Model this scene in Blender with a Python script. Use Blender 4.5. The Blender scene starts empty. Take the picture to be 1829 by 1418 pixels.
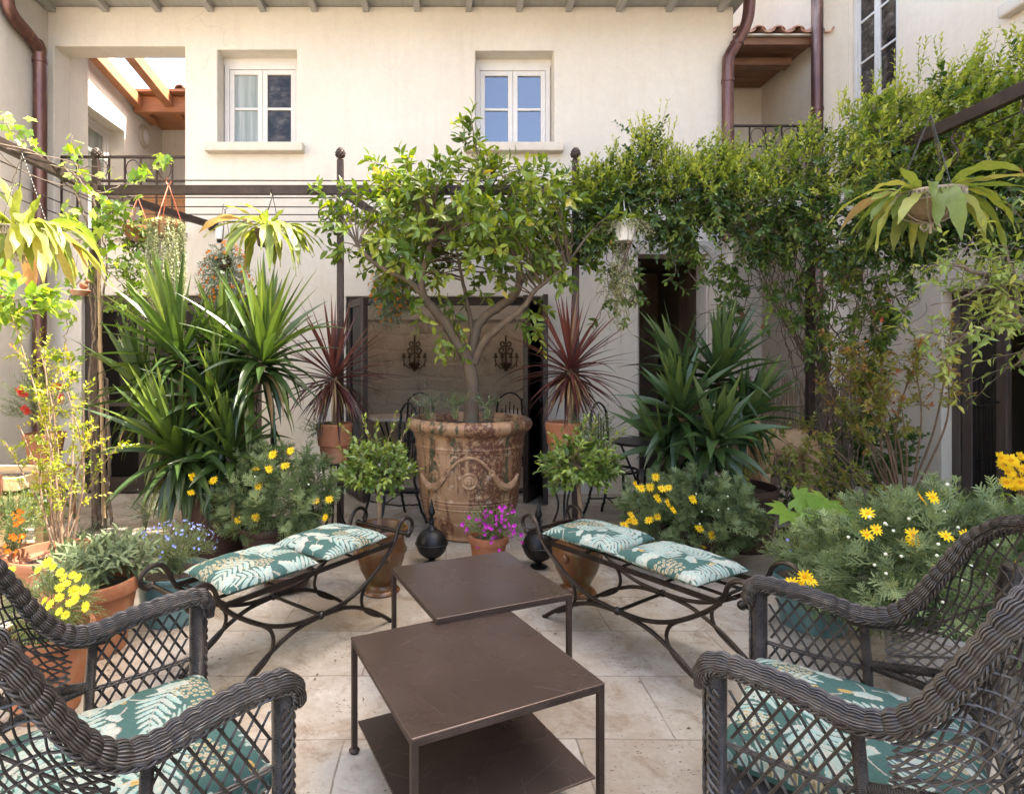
import bpy, math, random
import numpy as np
from mathutils import Vector, Matrix
R = math.radians
sc = bpy.context.scene
C = sc.collection

# ------------------------------------------------------------------ camera
FX, PX, PY, CH = 1030.0, 800.0, 645.0, 1.40      # focal length, principal point (photo pixels), eye height
cam = bpy.data.cameras.new('camera')
cam.sensor_width = 36.0
cam.lens = FX / 1829.0 * 36.0
cam.shift_x = (914.5 - PX) / 1829.0
cam.shift_y = (PY - 709.0) / 1829.0
cam.clip_start, cam.clip_end = 0.05, 500
co = bpy.data.objects.new('camera', cam)
C.objects.link(co)
co.location = (0, 0, CH)
co.rotation_euler = (R(90), 0, 0)
sc.camera = co

# ------------------------------------------------------------------ light
SUN_EL, SUN_AZ = 57.0, 7.5        # elevation; direction towards the sun = +X turned this much to +Y
w = bpy.data.worlds.new('World')
sc.world = w
w.use_nodes = True
nt = w.node_tree
sky = nt.nodes.new('ShaderNodeTexSky')
sky.sky_type = 'NISHITA'
sky.sun_disc = False
sky.sun_elevation = R(SUN_EL)
sky.sun_rotation = R(90 - SUN_AZ)
sky.air_density, sky.dust_density, sky.ozone_density = .75, 3.5, .6
wt = nt.nodes.new('ShaderNodeMix'); wt.data_type = 'RGBA'; wt.blend_type = 'MULTIPLY'; wt.inputs[0].default_value = 1.0
wt.inputs[7].default_value = (1.04, 1.0, .935, 1)      # sky light tinted warm, as white balance
nt.links.new(sky.outputs[0], wt.inputs[6]); nt.links.new(wt.outputs[2], nt.nodes['Background'].inputs[0])
nt.nodes['Background'].inputs[1].default_value = 0.15
sl = bpy.data.lights.new('sun', 'SUN')
sl.energy, sl.angle, sl.color = 3.0, R(0.5), (1.0, 0.93, 0.82)
so = bpy.data.objects.new('sun', sl)
C.objects.link(so)
_s = Vector((math.cos(R(SUN_EL)) * math.cos(R(SUN_AZ)), math.cos(R(SUN_EL)) * math.sin(R(SUN_AZ)), math.sin(R(SUN_EL))))
so.rotation_euler = _s.to_track_quat('Z', 'Y').to_euler()
so.location = (3, 0, 12)
vs = sc.view_settings
vs.view_transform, vs.look, vs.gamma, vs.exposure = 'Standard', 'None', 1.0, 3.03
sc.cycles.max_bounces = 10
sc.cycles.diffuse_bounces = 3
sc.cycles.transparent_max_bounces = 12
sc.cycles.use_denoising = True

# ------------------------------------------------------------------ small maths
def P(px, py, d):
    """point seen at photo pixel (px,py) standing d metres in front of the eye"""
    return np.array([(px - PX) / FX * d, d, CH + (PY - py) / FX * d])
def G(px, py, z=0.0):
    """point of the horizontal plane z seen at photo pixel (px,py)"""
    d = (CH - z) * FX / (py - PY)
    return np.array([(px - PX) / FX * d, d, z])
def nrm(a):
    a = np.asarray(a, float)
    return a / np.maximum(np.linalg.norm(a, axis=-1, keepdims=True), 1e-9)
def spline(pts, step=0.02, closed=False):
    p = np.asarray(pts, float)
    out = []
    n = len(p)
    for i in range(n - 1):
        p0, p1, p2, p3 = p[max(i - 1, 0)], p[i], p[i + 1], p[min(i + 2, n - 1)]
        k = max(2, int(np.linalg.norm(p2 - p1) / step))
        t = np.linspace(0, 1, k, endpoint=False)[:, None]
        out.append(0.5 * (2 * p1 + (p2 - p0) * t + (2 * p0 - 5 * p1 + 4 * p2 - p3) * t ** 2 + (3 * p1 - p0 - 3 * p2 + p3) * t ** 3))
    out.append(p[-1:])
    return np.concatenate(out)
def resample(p, step):
    s = np.concatenate([[0], np.cumsum(np.linalg.norm(np.diff(p, axis=0), axis=1))])
    t = np.linspace(0, s[-1], max(2, int(s[-1] / step) + 1))
    return np.stack([np.interp(t, s, p[:, k]) for k in range(3)], 1), t
def frames(p):
    T = nrm(np.gradient(p, axis=0))
    ref = np.array([0, 0, 1.0]) if abs(T[0][2]) < 0.9 else np.array([1.0, 0, 0])
    N = np.zeros_like(T)
    v = ref - T[0] * (ref @ T[0])
    N[0] = nrm(v)
    for i in range(1, len(p)):
        v = N[i - 1] - T[i] * (N[i - 1] @ T[i])
        N[i] = nrm(v)
    return T, N, np.cross(T, N)

# ------------------------------------------------------------------ mesh collector
class MB:
    def __init__(s):
        s.v, s.f, s.z, s.r, s.c, s.n = [], [], [], [], [], 0
    def add(s, v, f, r=0.5, col=None):
        v = np.asarray(v, float).reshape(-1, 3)
        s.v.append(v)
        s.r.append(np.broadcast_to(np.asarray(r, float), (len(v),)))
        if col is not None:
            s.c.append(col)
        if isinstance(f, np.ndarray):
            s.f.append((f + s.n).ravel()); s.z.append(np.full(len(f), f.shape[1]))
        else:
            for q in f:
                s.f.append(np.asarray(q) + s.n); s.z.append(np.array([len(q)]))
        s.n += len(v)
        return s
    def box(s, lo, hi, r=0.5, rz=0.0, piv=None):
        lo, hi = np.minimum(lo, hi).astype(float), np.maximum(lo, hi).astype(float)
        v = np.array([[(lo, hi)[i][0], (lo, hi)[j][1], (lo, hi)[k][2]] for k in (0, 1) for j in (0, 1) for i in (0, 1)])
        if rz:
            c = (lo + hi) / 2 if piv is None else np.asarray(piv, float)
            q = v - c
            v = np.stack([q[:, 0] * math.cos(rz) - q[:, 1] * math.sin(rz), q[:, 0] * math.sin(rz) + q[:, 1] * math.cos(rz), q[:, 2]], 1) + c
        return s.add(v, np.array([[0, 2, 3, 1], [4, 5, 7, 6], [0, 1, 5, 4], [2, 6, 7, 3], [0, 4, 6, 2], [1, 3, 7, 5]]), r)
    def bar(s, a, b, w, h, r=0.5, roll=None):
        """rectangular bar from a to b, w wide (horizontal), h high"""
        a, b = np.asarray(a, float), np.asarray(b, float)
        t = nrm(b - a)
        up = np.array([0, 0, 1.0]) if abs(t[2]) < 0.95 else np.array([0, 1.0, 0])
        x = nrm(np.cross(t, up)); z = np.cross(x, t)
        v = [q + x * w / 2 * i + z * h / 2 * k for q in (a, b) for k in (-1, 1) for i in (-1, 1)]
        return s.add(v, np.array([[0, 1, 3, 2], [4, 6, 7, 5], [0, 4, 5, 1], [2, 3, 7, 6], [0, 2, 6, 4], [1, 5, 7, 3]]), r)
    def tube(s, p, rad, k=6, r=0.5, cap=True, closed=False, sx=1.0):
        p = np.asarray(p, float)
        n = len(p)
        T, N, B = frames(p)
        rad = np.broadcast_to(np.asarray(rad, float), (n,))
        a = np.arange(k) * 2 * math.pi / k
        v = p[:, None] + rad[:, None, None] * (np.cos(a)[None, :, None] * N[:, None] + sx * np.sin(a)[None, :, None] * B[:, None])
        i, j = np.meshgrid(np.arange(n - 1), np.arange(k), indexing='ij')
        j2 = (j + 1) % k
        f = np.stack([i * k + j, i * k + j2, (i + 1) * k + j2, (i + 1) * k + j], -1).reshape(-1, 4)
        rr = np.repeat(np.broadcast_to(np.asarray(r, float), (n,)), k)
        s.add(v.reshape(-1, 3), f, rr)
        if cap and k > 2:
            m = s.n - n * k
            s.f.append(np.arange(k)[::-1] + m); s.z.append(np.array([k]))
            s.f.append(np.arange(k) + m + (n - 1) * k); s.z.append(np.array([k]))
        return s
    def lathe(s, prof, c=(0, 0, 0), k=40, r=0.5, a0=0, a1=2 * math.pi, wob=0.0):
        prof = np.asarray(prof, float)
        full = abs(a1 - a0 - 2 * math.pi) < 1e-6
        a = np.linspace(a0, a1, k, endpoint=not full)
        wv = 1 + wob * np.sin(a * 3 + 1) + wob * .6 * np.sin(a * 5)
        v = np.stack([prof[:, 0][:, None] * np.cos(a) * wv, prof[:, 0][:, None] * np.sin(a) * wv, np.repeat(prof[:, 1][:, None], k, 1)], -1) + np.asarray(c, float)
        n = len(prof)
        kk = k if full else k - 1
        i, j = np.meshgrid(np.arange(n - 1), np.arange(kk), indexing='ij')
        j2 = (j + 1) % k
        return s.add(v.reshape(-1, 3), np.stack([i * k + j, i * k + j2, (i + 1) * k + j2, (i + 1) * k + j], -1).reshape(-1, 4), r)
    def ball(s, c, rad, k=14, r=0.5):
        t = np.linspace(-math.pi / 2, math.pi / 2, max(6, k // 2 + 1))
        rad = np.broadcast_to(np.asarray(rad, float), (3,))
        m = MB().lathe(np.stack([np.maximum(np.cos(t), 1e-4), np.sin(t)], 1), k=k)
        return s.add(m.v[0] * rad + np.asarray(c, float), np.array(m.f[0]).reshape(-1, 4), r)
    def leaves(s, T, pos, d, n, sc_, rnd):
        tv, tf = T
        pos, d, n = np.asarray(pos, float), nrm(d), np.asarray(n, float)
        x = np.cross(d, n)
        bad = np.linalg.norm(x, axis=1) < 1e-4
        x[bad] = np.cross(d[bad], np.array([0.31, 0.77, 0.2]))
        x = nrm(x); z = np.cross(x, d)
        sc_ = np.broadcast_to(np.asarray(sc_, float), (len(pos),))
        V = pos[:, None] + sc_[:, None, None] * (tv[None, :, 0, None] * x[:, None] + tv[None, :, 1, None] * d[:, None] + tv[None, :, 2, None] * z[:, None])
        m = len(tv)
        F = (tf[None] + (np.arange(len(pos)) * m)[:, None, None]).reshape(-1, tf.shape[1])
        return s.add(V.reshape(-1, 3), F, np.repeat(np.broadcast_to(np.asarray(rnd, float), (len(pos),)), m))
    def sticks(s, a, b, ra, rb, r=0.5):
        """many thin three-sided twigs at once"""
        a, b = np.asarray(a, float), np.asarray(b, float)
        if len(a) == 0:
            return s
        t = nrm(b - a)
        x = nrm(np.cross(t, np.array([0.3, 0.5, 0.81]))); y = np.cross(t, x)
        an = np.arange(3) * 2 * math.pi / 3
        ra = np.broadcast_to(np.asarray(ra, float), (len(a),)); rb = np.broadcast_to(np.asarray(rb, float), (len(a),))
        ring = np.cos(an)[None, :, None] * x[:, None] + np.sin(an)[None, :, None] * y[:, None]
        V = np.concatenate([a[:, None] + ring * ra[:, None, None], b[:, None] + ring * rb[:, None, None]], 1)
        f = np.array([[0, 1, 4, 3], [1, 2, 5, 4], [2, 0, 3, 5]])
        F = (f[None] + (np.arange(len(a)) * 6)[:, None, None]).reshape(-1, 4)
        return s.add(V.reshape(-1, 3), F, r)
    def ribbon(s, p0, d, L, W, droop=0.5, n=8, fold=0.25, prof=None, wave=0.0, rnd=0.5, up=(0, 0, 1), twist=0.0, wf=9.0, ph=0.0):
        d = nrm(d); p = np.array(p0, float)
        t = np.linspace(0, 1, n + 1)
        wd = W / 2 * (prof(t) if prof else np.minimum(1, np.minimum(t * 6 + .45, (1 - t) * 2.2 + 0.02)))
        V = []
        up = np.asarray(up, float)
        x = np.cross(d, up)
        if np.linalg.norm(x) < 0.05:
            x = np.cross(d, np.array([math.cos(ph), math.sin(ph), 0]))
        x = nrm(x)
        for i in range(n + 1):
            xx = nrm(x - d * (x @ d)); z = np.cross(xx, d)
            a = twist * t[i]
            xx, z = xx * math.cos(a) + z * math.sin(a), z * math.cos(a) - xx * math.sin(a)
            wz = wave * math.sin(wf * t[i] * 2 * math.pi / 3 + ph)
            V += [p - xx * wd[i] + z * (wd[i] * fold * 2 + wz), p, p + xx * wd[i] + z * (wd[i] * fold * 2 - wz)]
            p = p + d * L / n
            d = nrm(d + np.array([0, 0, -1.0]) * droop / n)
        i = np.arange(n)[:, None] * 3
        f = np.concatenate([i + np.array([[0, 1, 4, 3]]), i + np.array([[1, 2, 5, 4]])])
        return s.add(V, f, rnd)
    def build(s, name, mat, parent=None, loc=None, smooth=True, bevel=0.0, local=False):
        V = np.concatenate(s.v) if s.v else np.zeros((0, 3))
        o = np.zeros(3)
        if parent is not None and not local:
            q = parent
            while q is not None:
                o += np.array(q.location); q = q.parent
        elif loc is not None:
            o = np.asarray(loc, float)
        me = bpy.data.meshes.new(name)
        F = np.concatenate(s.f).astype(np.int32); Z = np.concatenate(s.z).astype(np.int32)
        me.vertices.add(len(V)); me.vertices.foreach_set('co', (V - o).astype(np.float32).ravel())
        me.loops.add(len(F)); me.loops.foreach_set('vertex_index', F)
        me.polygons.add(len(Z))
        me.polygons.foreach_set('loop_start', np.concatenate([[0], np.cumsum(Z)[:-1]]).astype(np.int32))
        me.polygons.foreach_set('loop_total', Z)
        me.polygons.foreach_set('use_smooth', np.full(len(Z), bool(smooth)))
        me.update(calc_edges=True)
        at = me.attributes.new('rnd', 'FLOAT', 'POINT')
        at.data.foreach_set('value', np.concatenate(s.r).astype(np.float32))
        if s.c:
            col = np.concatenate(s.c)
            ca = me.color_attributes.new('print', 'FLOAT_COLOR', 'POINT')
            ca.data.foreach_set('color', np.concatenate([col, np.ones((len(col), 1))], 1).astype(np.float32).ravel())
        me.materials.append(mat)
        ob = bpy.data.objects.new(name, me)
        C.objects.link(ob)
        if parent is not None:
            ob.parent = parent
        elif loc is not None:
            ob.location = loc
        if smooth and smooth != 'all':
            try:
                me.set_sharp_from_angle(angle=R(42))
            except Exception:
                pass
        if bevel:
            b = ob.modifiers.new('bevel', 'BEVEL'); b.width = bevel; b.segments = 2; b.limit_method = 'ANGLE'; b.angle_limit = R(40)
        return ob

def leafT(w=0.4, n=3, fold=0.12, curl=0.15, tip=1.0, base=0.1):
    t = np.linspace(0, 1, n + 1)
    wd = w / 2 * np.maximum(np.sin(np.pi * t ** 0.8) ** 0.8, 0.03) * np.where(t > .5, (1 - (t - .5) * (1 - tip)), 1)
    V = []
    for i in range(n + 1):
        z = -curl * t[i] ** 2
        V += [(-wd[i], t[i], z + fold * wd[i] * 2), (0, t[i], z), (wd[i], t[i], z + fold * wd[i] * 2)]
    i = np.arange(n)[:, None] * 3
    return np.array(V), np.concatenate([i + np.array([[0, 1, 4, 3]]), i + np.array([[1, 2, 5, 4]])])
def fanT(spec):
    """leaf made of several flat lobes: list of (angle, length, width)"""
    V, F = [], []
    for a, L, W in spec:
        b = len(V)
        c, s_ = math.cos(R(a)), math.sin(R(a))
        for x, y, z in ((0, 0, 0), (-W / 2, L * .55, .03), (0, L, -.06), (W / 2, L * .55, .03)):
            V.append((x * c + y * s_, -x * s_ + y * c, z))
        F.append((b, b + 3, b + 2, b + 1))
    return np.array(V, float), np.array(F)
def pinnateT():
    """narrow feathery leaf"""
    V, F = [], []
    def strip(x0, y0, x1, y1, w0, w1, z1):
        b = len(V); d = nrm(np.array([x1 - x0, y1 - y0])); q = np.array([-d[1], d[0]])
        for (x, y, ww, z) in ((x0, y0, w0, 0), (x1, y1, w1, z1)):
            V.append((x - q[0] * ww, y - q[1] * ww, z)); V.append((x + q[0] * ww, y + q[1] * ww, z))
        F.append((b, b + 1, b + 3, b + 2))
    strip(0, 0, 0, 1, .05, .03, -.1)
    for y in (.3, .52, .72):
        for sg in (-1, 1):
            strip(0, y, sg * .34 * (1.15 - y * .4), y + .3, .052, .026, .06)
    return np.array(V, float), np.array(F)

T_OVAL = leafT(.46, 4, .14, .18)
T_CITRUS = leafT(.46, 4, .2, .22)
T_SLIM = leafT(.26, 3, .12, .2)
T_SMALL = leafT(.5, 2, .15, .1)
T_NEEDLE = leafT(.13, 2, .1, .1)
T_PIN = pinnateT()
T_GRAPE = fanT([(-105, .55, .42), (-50, .8, .5), (0, 1, .55), (50, .8, .5), (105, .55, .42)])
T_PALM = fanT([(-100, .7, .26), (-66, .9, .32), (-33, 1, .35), (0, 1.05, .37), (33, 1, .35), (66, .9, .32), (100, .7, .26)])

def rdir(rng, n, zmin=-1.0, zmax=1.0):
    z = rng.uniform(zmin, zmax, n); a = rng.uniform(0, 2 * math.pi, n); q = np.sqrt(1 - z * z)
    return np.stack([q * np.cos(a), q * np.sin(a), z], 1)
def in_ball(rng, n, c, rad, lo=0.35):
    d = rdir(rng, n); q = rng.uniform(lo ** 3, 1, n) ** (1 / 3)
    return np.asarray(c, float) + d * q[:, None] * np.asarray(rad, float), d
def twigs(lm, sm, st, dr, ln, nl, T, size, rng, spread=55, droop=0.0, pairs=False, sr=0.0018, t0=0.15, upw=0.8, rv=(0, 1), tip=0.65, jit=.25):
    """leafy twigs from the points st along dr; leaves go to lm, stems to sm"""
    n = len(st); st = np.asarray(st, float); dr = nrm(dr)
    ln = np.broadcast_to(np.asarray(ln, float), (n,))
    x = nrm(np.cross(dr, rdir(rng, n))); y = np.cross(dr, x)
    ph = rng.uniform(0, 6.28, n)
    base = rng.uniform(rv[0], rv[1], n)
    end = st + dr * ln[:, None] - np.array([0, 0, 1.0]) * (droop * ln)[:, None]
    if sm is not None:
        md = st + dr * ln[:, None] * .5 - np.array([0, 0, 1.0]) * (droop * ln * .25)[:, None]
        sm.sticks(st, md, sr, sr * .8); sm.sticks(md, end, sr * .8, sr * .45)
    for k in range(nl):
        t = t0 + (1 - t0) * k / max(1, nl - 1)
        p = st + dr * (ln * t)[:, None] - np.array([0, 0, 1.0]) * (droop * ln * t * t)[:, None]
        tg = nrm(dr - np.array([0, 0, 1.0]) * (2 * droop * t))
        for m in range(2 if pairs else 1):
            a = ph + (k * 1.571 + m * math.pi if pairs else k * 2.4)
            rad = np.cos(a)[:, None] * x + np.sin(a)[:, None] * y
            sp = R(spread) * (1 - .45 * t) * rng.uniform(.75, 1.25, n)
            d = tg * np.cos(sp)[:, None] + rad * np.sin(sp)[:, None] + rng.normal(0, jit * .5, (n, 3))
            up = tg * .7 + np.array([0, 0, upw]) + rng.normal(0, jit, (n, 3))
            s_ = size * rng.uniform(.7, 1.2, n) * (1 - (1 - tip) * t)
            lm.leaves(T, p, d, up, s_, np.clip(base * .75 + .25 * rng.uniform(0, 1, n) + .1 * (t - .5), 0, 1))

# ------------------------------------------------------------------ tagging
def thing(name, label, cat, loc=(0, 0, 0), group=None):
    o = bpy.data.objects.new(name, None)
    C.objects.link(o)
    o.empty_display_size = 0.1
    o.location = [float(q) for q in loc]
    o['label'] = label; o['category'] = cat
    if group: o['group'] = group
    return o
def tag(o, label, cat, group=None):
    o['label'] = label; o['category'] = cat
    if group: o['group'] = group
    return o
def struct(o, kind='structure', label=None):
    o['kind'] = kind
    if label: o['label'] = label
    return o
def dup(root, loc=None, rz=None, label=None, group=None, parent=None):
    r = root.copy(); C.objects.link(r)
    if parent is not None: r.parent = parent
    if loc is not None: r.location = [float(q) for q in loc]
    if rz is not None: r.rotation_euler = (0, 0, rz)
    if label: r['label'] = label
    if group: r['group'] = group
    for ch in list(root.children):
        dup(ch, parent=r)
    return r
# ------------------------------------------------------------------ materials
def M_(name):
    m = bpy.data.materials.new(name); m.use_nodes = True
    t = m.node_tree
    return m, t, t.nodes['Principled BSDF']
def nd(t, typ, **kw):
    n = t.nodes.new(typ)
    for k, v in kw.items():
        if k.startswith('i_'):
            key = k[2:]
            n.inputs[int(key) if key.isdigit() else key.replace('_', ' ')].default_value = v
        else:
            setattr(n, k, v)
    return n
def ramp(t, stops, fac=None, interp='LINEAR'):
    r = t.nodes.new('ShaderNodeValToRGB'); e = r.color_ramp
    e.interpolation = interp
    while len(e.elements) < len(stops): e.elements.new(0.5)
    for q, (p, c) in zip(e.elements, stops):
        q.position = p; q.color = (*c, 1) if len(c) == 3 else c
    if fac is not None: t.links.new(fac, r.inputs[0])
    return r
def coords(t, scale=(1, 1, 1), rot=(0, 0, 0), kind='Object'):
    c = t.nodes.new('ShaderNodeTexCoord'); mp = t.nodes.new('ShaderNodeMapping')
    mp.inputs['Scale'].default_value = scale; mp.inputs['Rotation'].default_value = rot
    t.links.new(c.outputs[kind], mp.inputs[0])
    return mp.outputs[0]
def noise(t, vec, scale=5, detail=4, rough=.55, dist=0.0):
    n = nd(t, 'ShaderNodeTexNoise', i_Scale=scale, i_Detail=detail, i_Roughness=rough, i_Distortion=dist)
    t.links.new(vec, n.inputs['Vector'])
    return n.outputs['Fac']
def bump(t, b, h, strength=.3, dist=.01):
    n = nd(t, 'ShaderNodeBump', i_Strength=strength, i_Distance=dist)
    t.links.new(h, n.inputs['Height']); t.links.new(n.outputs[0], b.inputs['Normal'])
    return n
def mixc(t, fac, a, b, mode='MIX'):
    n = nd(t, 'ShaderNodeMix', data_type='RGBA', blend_type=mode)
    for s_, q in ((n.inputs[0], fac), (n.inputs[6], a), (n.inputs[7], b)):
        if isinstance(q, bpy.types.NodeSocket): t.links.new(q, s_)
        elif isinstance(q, (int, float)): s_.default_value = q
        else: s_.default_value = (*q, 1)
    return n.outputs[2]

def mottled(name, c1, c2, scale=6, rough=.6, metal=0.0, bs=40, bst=.2, bd=.004, stretch=(1, 1, 1), rv=0.12, c3=None, s3=2.0, spec=.5):
    m, t, b = M_(name)
    v = coords(t, stretch)
    f = noise(t, v, scale, 6, .6)
    r = ramp(t, [(.32, c1), (.68, c2)], f)
    col = r.outputs[0]
    if c3 is not None:
        g = noise(t, v, s3, 5, .65)
        q = ramp(t, [(.52, (0, 0, 0)), (.66, (1, 1, 1))], g)
        col = mixc(t, q.outputs[0], col, c3)
    t.links.new(col, b.inputs['Base Color'])
    b.inputs['Metallic'].default_value = metal
    b.inputs['Specular IOR Level'].default_value = spec
    rr = nd(t, 'ShaderNodeMapRange', i_3=max(.02, rough - rv), i_4=min(1, rough + rv))
    t.links.new(f, rr.inputs[0]); t.links.new(rr.outputs[0], b.inputs['Roughness'])
    if bst: bump(t, b, noise(t, v, bs, 4, .6), bst, bd)
    return m

def leafmat(name, stops, rough=.42, trans=.35, spec=.4, vein=True):
    m, t, b = M_(name)
    a = nd(t, 'ShaderNodeAttribute', attribute_name='rnd')
    r = ramp(t, stops, a.outputs['Fac'])
    v = coords(t)
    f = noise(t, v, 35, 3, .6)
    hs = nd(t, 'ShaderNodeHueSaturation')
    mr = nd(t, 'ShaderNodeMapRange', i_3=.72, i_4=1.28)
    t.links.new(f, mr.inputs[0]); t.links.new(mr.outputs[0], hs.inputs['Value'])
    t.links.new(r.outputs[0], hs.inputs['Color'])
    t.links.new(hs.outputs[0], b.inputs['Base Color'])
    b.inputs['Roughness'].default_value = rough
    b.inputs['Specular IOR Level'].default_value = spec
    tr = nd(t, 'ShaderNodeBsdfTranslucent')
    h2 = nd(t, 'ShaderNodeHueSaturation', i_Hue=.485, i_Saturation=1.15, i_Value=1.5)
    t.links.new(hs.outputs[0], h2.inputs['Color'])
    t.links.new(h2.outputs[0], tr.inputs[0])
    mx = nd(t, 'ShaderNodeMixShader', i_0=trans)
    t.links.new(b.outputs[0], mx.inputs[1]); t.links.new(tr.outputs[0], mx.inputs[2])
    t.links.new(mx.outputs[0], t.nodes['Material Output'].inputs[0])
    return m

def plaster(name, c1, c2, streak=0.10, tint=(.55, .45, .36)):
    m, t, b = M_(name)
    v = coords(t)
    big = noise(t, v, .9, 6, .6)
    r = ramp(t, [(.3, c1), (.7, c2)], big)
    sv = coords(t, (3.5, 3.5, .35))
    sk = ramp(t, [(.5, (0, 0, 0)), (.8, (streak * 2.2,) * 3)], noise(t, sv, 2.2, 6, .7))
    col = mixc(t, sk.outputs[0], r.outputs[0], tint)
    fine = ramp(t, [(.3, (.95, .95, .95)), (.7, (1.03, 1.03, 1.03))], noise(t, v, 13, 6, .7))
    col = mixc(t, 1.0, col, fine.outputs[0], 'MULTIPLY')
    # fine cracks and small patched stains
    vo = nd(t, 'ShaderNodeTexVoronoi', feature='DISTANCE_TO_EDGE', i_Scale=1.15)
    wv = nd(t, 'ShaderNodeVectorMath', operation='MULTIPLY_ADD'); wv.inputs[1].default_value = (.5, .5, .5)
    cn = nd(t, 'ShaderNodeTexNoise', i_Scale=2.2, i_Detail=6.0); t.links.new(v, cn.inputs['Vector'])
    t.links.new(cn.outputs['Color'], wv.inputs[0]); t.links.new(v, wv.inputs[2]); t.links.new(wv.outputs[0], vo.inputs['Vector'])
    ck = nd(t, 'ShaderNodeMath', operation='MULTIPLY')
    t.links.new(ramp(t, [(0, (.32, .32, .32)), (.006, (0, 0, 0))], vo.outputs['Distance']).outputs[0], ck.inputs[0])
    t.links.new(ramp(t, [(.52, (0, 0, 0)), (.62, (1, 1, 1))], noise(t, v, .8, 3, .5)).outputs[0], ck.inputs[1])
    col = mixc(t, ck.outputs[0], col, (.36, .29, .22))
    pt = ramp(t, [(.60, (0, 0, 0)), (.70, (.22, .22, .22))], noise(t, coords(t, (1, 1, .8)), 1.7, 7, .72))
    col = mixc(t, pt.outputs[0], col, (.50, .42, .33))
    t.links.new(col, b.inputs['Base Color'])
    b.inputs['Roughness'].default_value = .9
    b.inputs['Specular IOR Level'].default_value = .2
    h = nd(t, 'ShaderNodeMath', operation='MULTIPLY_ADD', i_1=2.5)
    t.links.new(noise(t, v, 7, 5, .55), h.inputs[0]); t.links.new(noise(t, v, 60, 4, .6), h.inputs[2])
    bump(t, b, h.outputs[0], .35, .007)
    return m

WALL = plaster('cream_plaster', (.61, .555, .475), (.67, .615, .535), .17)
WALL2 = plaster('warm_plaster', (.64, .545, .42), (.70, .61, .485), .17)
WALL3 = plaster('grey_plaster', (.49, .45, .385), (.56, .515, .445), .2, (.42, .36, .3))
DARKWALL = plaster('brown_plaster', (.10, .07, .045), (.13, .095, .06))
INNER = plaster('room_plaster', (.52, .47, .40), (.57, .52, .45))
STONESILL = mottled('pale_stone', (.54, .47, .38), (.62, .55, .455), 8, .8, bs=60, bst=.25)
GREYWOOD = mottled('grey_painted_wood', (.30, .29, .28), (.37, .36, .345), 4, .6, bs=30, bst=.15, stretch=(8, .6, 8))
WHITEWOOD = mottled('white_painted_wood', (.60, .565, .52), (.66, .625, .575), 5, .4, bs=50, bst=.05)
COPPER = mottled('aged_copper', (.10, .052, .05), (.185, .095, .075), 4, .38, .75, bs=30, bst=.06, stretch=(3, 3, .7), c3=(.27, .17, .13), s3=1.6)
IRON = mottled('brown_iron', (.036, .024, .019), (.066, .045, .036), 12, .5, .55, bs=90, bst=.25, bd=.002)
BLACKIRON = mottled('black_iron', (.009, .009, .009), (.020, .018, .017), 15, .42, .5, bs=80, bst=.25, bd=.002)
BENCHIRON = mottled('dark_bronze_iron', (.020, .016, .014), (.046, .036, .030), 10, .36, .75, bs=70, bst=.15, bd=.002)
DOORWOOD = mottled('dark_brown_door', (.022, .014, .011), (.038, .025, .020), 6, .45, bs=40, bst=.1, stretch=(6, 6, .6))
REDWOOD = mottled('red_brown_timber', (.30, .115, .045), (.42, .185, .08), 5, .55, bs=30, bst=.15, stretch=(1, 1, 6), c3=(.30, .11, .04), s3=4)
DARKTIMBER = mottled('old_timber', (.13, .055, .028), (.22, .10, .05), 5, .6, bs=24, bst=.3, stretch=(.8, 6, 6))
TILE = mottled('roof_tile', (.38, .17, .10), (.52, .30, .20), 7, .8, bs=50, bst=.3, c3=(.28, .2, .16), s3=5)
REED = mottled('reed_brown', (.30, .13, .05), (.44, .22, .09), 20, .7, bs=40, bst=.2, stretch=(9, 9, .5))
BARK = mottled('citrus_bark', (.075, .052, .034), (.145, .102, .068), 9, .8, bs=45, bst=.6, bd=.006, stretch=(1, 1, .5), c3=(.10, .095, .06), s3=4)
TWIG = mottled('brown_twig', (.16, .10, .06), (.27, .18, .11), 15, .8, bs=60, bst=.3)
GREYTWIG = mottled('grey_twig', (.10, .07, .05), (.19, .145, .105), 15, .85, bs=60, bst=.4)
STEMG = mottled('green_stem', (.10, .13, .05), (.17, .20, .08), 10, .6, bst=0)
BAMBOO = mottled('bamboo', (.22, .14, .07), (.34, .235, .12), 6, .5, bs=20, bst=.2, stretch=(3, 3, .6))
SOIL = mottled('potting_soil', (.030, .020, .013), (.075, .052, .034), 40, .95, bs=70, bst=.9, bd=.012)
TERRA = mottled('terracotta', (.25, .088, .036), (.34, .135, .06), 5, .75, bs=60, bst=.25, c3=(.36, .20, .115), s3=3)
TERRA2 = mottled('weathered_terracotta', (.22, .085, .04), (.31, .13, .065), 5, .8, bs=50, bst=.3, c3=(.36, .26, .19), s3=2.4)
TEALPOT = mottled('teal_glazed_pot', (.055, .125, .13), (.085, .17, .172), 6, .35, bs=30, bst=.1, c3=(.13, .23, .22), s3=3)
GREYPOT = mottled('grey_metal_pot', (.20, .195, .185), (.28, .27, .255), 6, .45, .35, bs=40, bst=.1)
DARKPOT = mottled('dark_brown_pot', (.035, .016, .011), (.06, .028, .019), 6, .5, bs=40, bst=.15)
WHITEPOT = mottled('white_plastic', (.74, .71, .66), (.80, .77, .72), 8, .4, bst=.05)
REDPLASTIC = mottled('orange_red_cord', (.55, .13, .07), (.62, .18, .10), 8, .5, bst=0)
PALEWOOD = mottled('sunny_pine', (.58, .40, .19), (.68, .50, .27), 4, .6, bs=30, bst=.15, stretch=(.5, 6, 6))
TANWOOD = mottled('carved_tan_wood', (.44, .27, .14), (.58, .38, .21), 8, .7, bs=50, bst=.4)
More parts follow.
